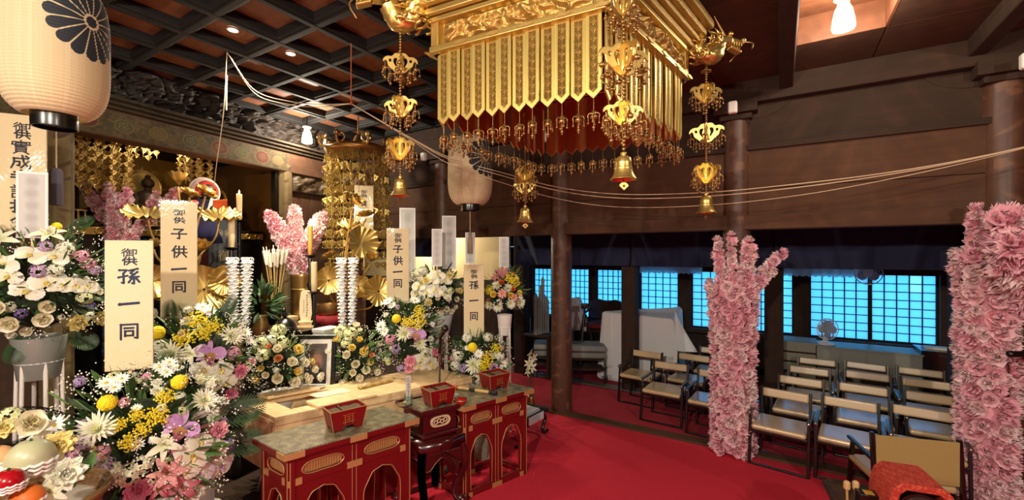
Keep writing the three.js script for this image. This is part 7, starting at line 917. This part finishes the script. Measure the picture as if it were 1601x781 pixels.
{ // sheeted furniture
  const q = P(1004, 590, 6.05); q.y = 0; const o = thing('dust_sheet', 'white dust sheet draped over bulky furniture below the windows', 'dust sheet', q, YW), w = 0.98, d = 0.55, h = 0.98;
  const g = warp(new RoundedBoxGeometry(w, h, d, 18, 0.05), (v) => { const f = (v.y + h / 2) / h, bul = 1 + 0.1 * (1 - f); v.x *= bul; v.z *= bul; const th = Math.atan2(v.z / d, v.x / w); const fold = (1 - f) * 0.035 * Math.sin(th * 13) + (1 - f) * 0.015 * Math.sin(th * 29); v.x += Math.cos(th) * fold; v.z += Math.sin(th) * fold; v.y += f * f * (0.13 * fbm(v.x * 2.4 + 3, v.z * 2, 4) - 0.07 * Math.max(0, -v.x - 0.1) * 4); v.z += 0.05 * (1 - f * 0.3) * noise.noise(v.x * 5, v.y * 2.5, 1) + 0.02 * noise.noise(v.x * 13, v.y * 4, 6); }); obj('sheet', g.translate(0, h / 2 + 0.01, 0), std('#eceef2', 0.9), o); obj('hanging_corner', warp(new THREE.ConeGeometry(0.17, 0.5, 20, 10, true), (v) => { const th = Math.atan2(v.z, v.x), f = (0.25 - v.y) / 0.5; v.x *= 0.75 + 0.35 * f * Math.sin(th * 5); v.z *= 0.5; v.x += 0.1 * f; }).translate(0.48, h - 0.2, d / 2 - 0.06), std('#eceef2', 0.9), o);
  const s2 = P(908, 520, 6.75), b2 = thing('dust_sheet', 'second smaller white dust sheet hanging over a stand beside the tripod', 'dust sheet', [s2.x - 0.12, 0.62, s2.z], YW); obj('sheet', warp(new RoundedBoxGeometry(0.5, 0.46, 0.26, 14, 0.06), (v) => { const f = (v.y + 0.23) / 0.46, th = Math.atan2(v.z, v.x), k = 0.62 + 0.38 * (1 - f) + (1 - f) * 0.12 * Math.sin(th * 9); v.x = v.x * k - 0.05 * f; v.z *= k; v.y += 0.07 * Math.sin(v.x * 11 + 1) * (0.4 + 0.6 * (1 - f)); }).translate(0, 0.22, 0), std('#e4e4e6', 0.9), b2); obj('stand', [rod([0, -0.62, 0], [0, 0.36, 0], 0.012), cyl(0.14, 0.13, 0.02, 18, 0, -0.61, 0)], M.steel, b2);
  const t = P(914, 575, 6.2), o3 = thing('camera_tripod', 'black tripod with a small camera beside the sheeted stand', 'tripod', [t.x, 0, t.z]); const hy = EYE - (478 - CY) / F * 6.2; for (let k = 0; k < 3; k++) obj('leg', rod([0.02 * Math.cos(k * 2.09), hy - 0.12, 0.02 * Math.sin(k * 2.09)], [0.22 * Math.cos(k * 2.09), 0, 0.22 * Math.sin(k * 2.09)], 0.012), M.black, o3); obj('column', rod([0, hy - 0.3, 0], [0, hy - 0.04, 0], 0.016), M.black, o3); obj('camera', [box(0.1, 0.08, 0.07, 0, hy, 0, 0.008), put(cyl(0.025, 0.025, 0.06, 12), 0, hy, 0.06, Math.PI / 2)], M.black, o3);
  // cushioned benches stacked low
  const bench = (px, py, d, lab, w, hh, ly) => { const p = P(px, py, d); const e = thing('cushion_bench', lab, 'bench', [p.x, 0, p.z], YW + rad(28)); obj('cushion', soft(w, 0.08, 0.4, 0.03, 0, hh - 0.04, 0), std('#8d918f', 0.7), e); obj('cushion', soft(w, 0.08, 0.4, 0.03, 0, hh - 0.13, 0), std('#84857f', 0.7), e); for (const s of [-1, 1]) { obj('frame', [bar([s * (w / 2 - 0.02), hh - 0.18, 0.14], [s * (w / 2 - 0.02), 0.0, 0.2], 0.03, 0.03), bar([s * (w / 2 - 0.02), hh - 0.18, -0.14], [s * (w / 2 - 0.02), 0.0, -0.2], 0.03, 0.03), bar([s * (w / 2 - 0.02), 0.05, 0.18], [s * (w / 2 - 0.02), 0.05, -0.18], 0.026, 0.026)], M.black, e); } obj('shelf', [box(w - 0.06, 0.03, 0.36, 0, 0.2, 0, 0.004), box(w - 0.04, 0.03, 0.3, 0, hh - 0.19, 0, 0.004)], M.dark, e); };
  bench(917, 575, 6.05, 'grey cushioned bench beside the round pillar, its frame on the red carpet', 0.5, 0.52); bench(858, 570, 6.35, 'grey cushioned bench mostly hidden behind the round pillar', 0.44, 0.48);
  // priest's wooden armchair
  const ap = P(942, 560, 6.68), a = thing('wooden_armchair', 'dark wooden armchair with a red seat pad against the window wall', 'armchair', [ap.x, 0, ap.z], YW), m = phys('#2a120c', 0.3, 0, { clearcoat: 0.5 }); const sy = 0.64; for (const sx of [-1, 1]) { for (const sz of [-1, 1]) obj('leg', rod([sx * 0.27, 0, sz * 0.2], [sx * 0.27, sy + (sz < 0 ? 0.36 : 0.18), sz * 0.2], 0.022), m, a); obj('arm', tube([[sx * 0.27, sy + 0.18, 0.22], [sx * 0.28, sy + 0.21, 0], [sx * 0.27, sy + 0.26, -0.2]], 0.02, 16, 8), m, a); } obj('seat', box(0.6, 0.06, 0.48, 0, sy - 0.03, 0, 0.01), m, a); obj('seat_pad', soft(0.5, 0.07, 0.4, 0.03, 0, sy + 0.035, 0.02), std('#7a1018', 0.8), a); obj('backrest', slab(poly(spline([[-0.27, 0.12], [-0.26, 0.32], [-0.16, 0.4], [0, 0.38], [0.16, 0.4], [0.26, 0.32], [0.27, 0.12], [0, 0.1]])), 0.03, 0.006).translate(0, sy, -0.22), m, a); obj('apron', box(0.58, 0.5, 0.04, 0, sy - 0.32, 0.18), M.black, a);
  // wooden grave tablets leaning by the window
  const r = rng(12); for (let k = 0; k < 6; k++) { const px = 838 + k * 3.6, d = 6.15 + 0.04 * k, h = 0.5 + 0.34 * r(), p = P(px, 0, d), e = thing('grave_tablet', `pale weathered wooden tablet leaning by the far window, number ${['nearest the post', 'tallest beside the post', 'in the middle of the bundle', 'shorter and set behind', 'close to the pillar', 'beside the round pillar'][k]}`.replace('number ', ''), 'wooden tablet', [p.x, 0.62, p.z], YW + 0.2); obj('plank', slab(poly([[-0.025, 0], [0.025, 0], [0.025, h - 0.12], [0.018, h - 0.11], [0.025, h - 0.1], [0.025, h - 0.05], [0, h], [-0.025, h - 0.05], [-0.025, h - 0.1], [-0.018, h - 0.11], [-0.025, h - 0.12]]), 0.014, 0.001), std('#7d7f80', 0.8), e); obj('band', box(0.052, 0.006, 0.017, 0, h - 0.135, 0.007), M.black, e); }
  const p = P(846, 560, 6.3), tb = thing('tablet_shelf', 'dark low shelf holding the weathered wooden tablets', 'shelf', [p.x, 0, p.z], YW); obj('top', box(0.42, 0.03, 0.36, 0, 0.6, 0, 0.004), M.dark, tb); for (const s of [-1, 1]) obj('side', box(0.03, 0.58, 0.34, s * 0.19, 0.29, 0), M.dark, tb); obj('shelf', box(0.36, 0.02, 0.34, 0, 0.3, 0), M.dark, tb);
}
renderer.render(scene, camera);
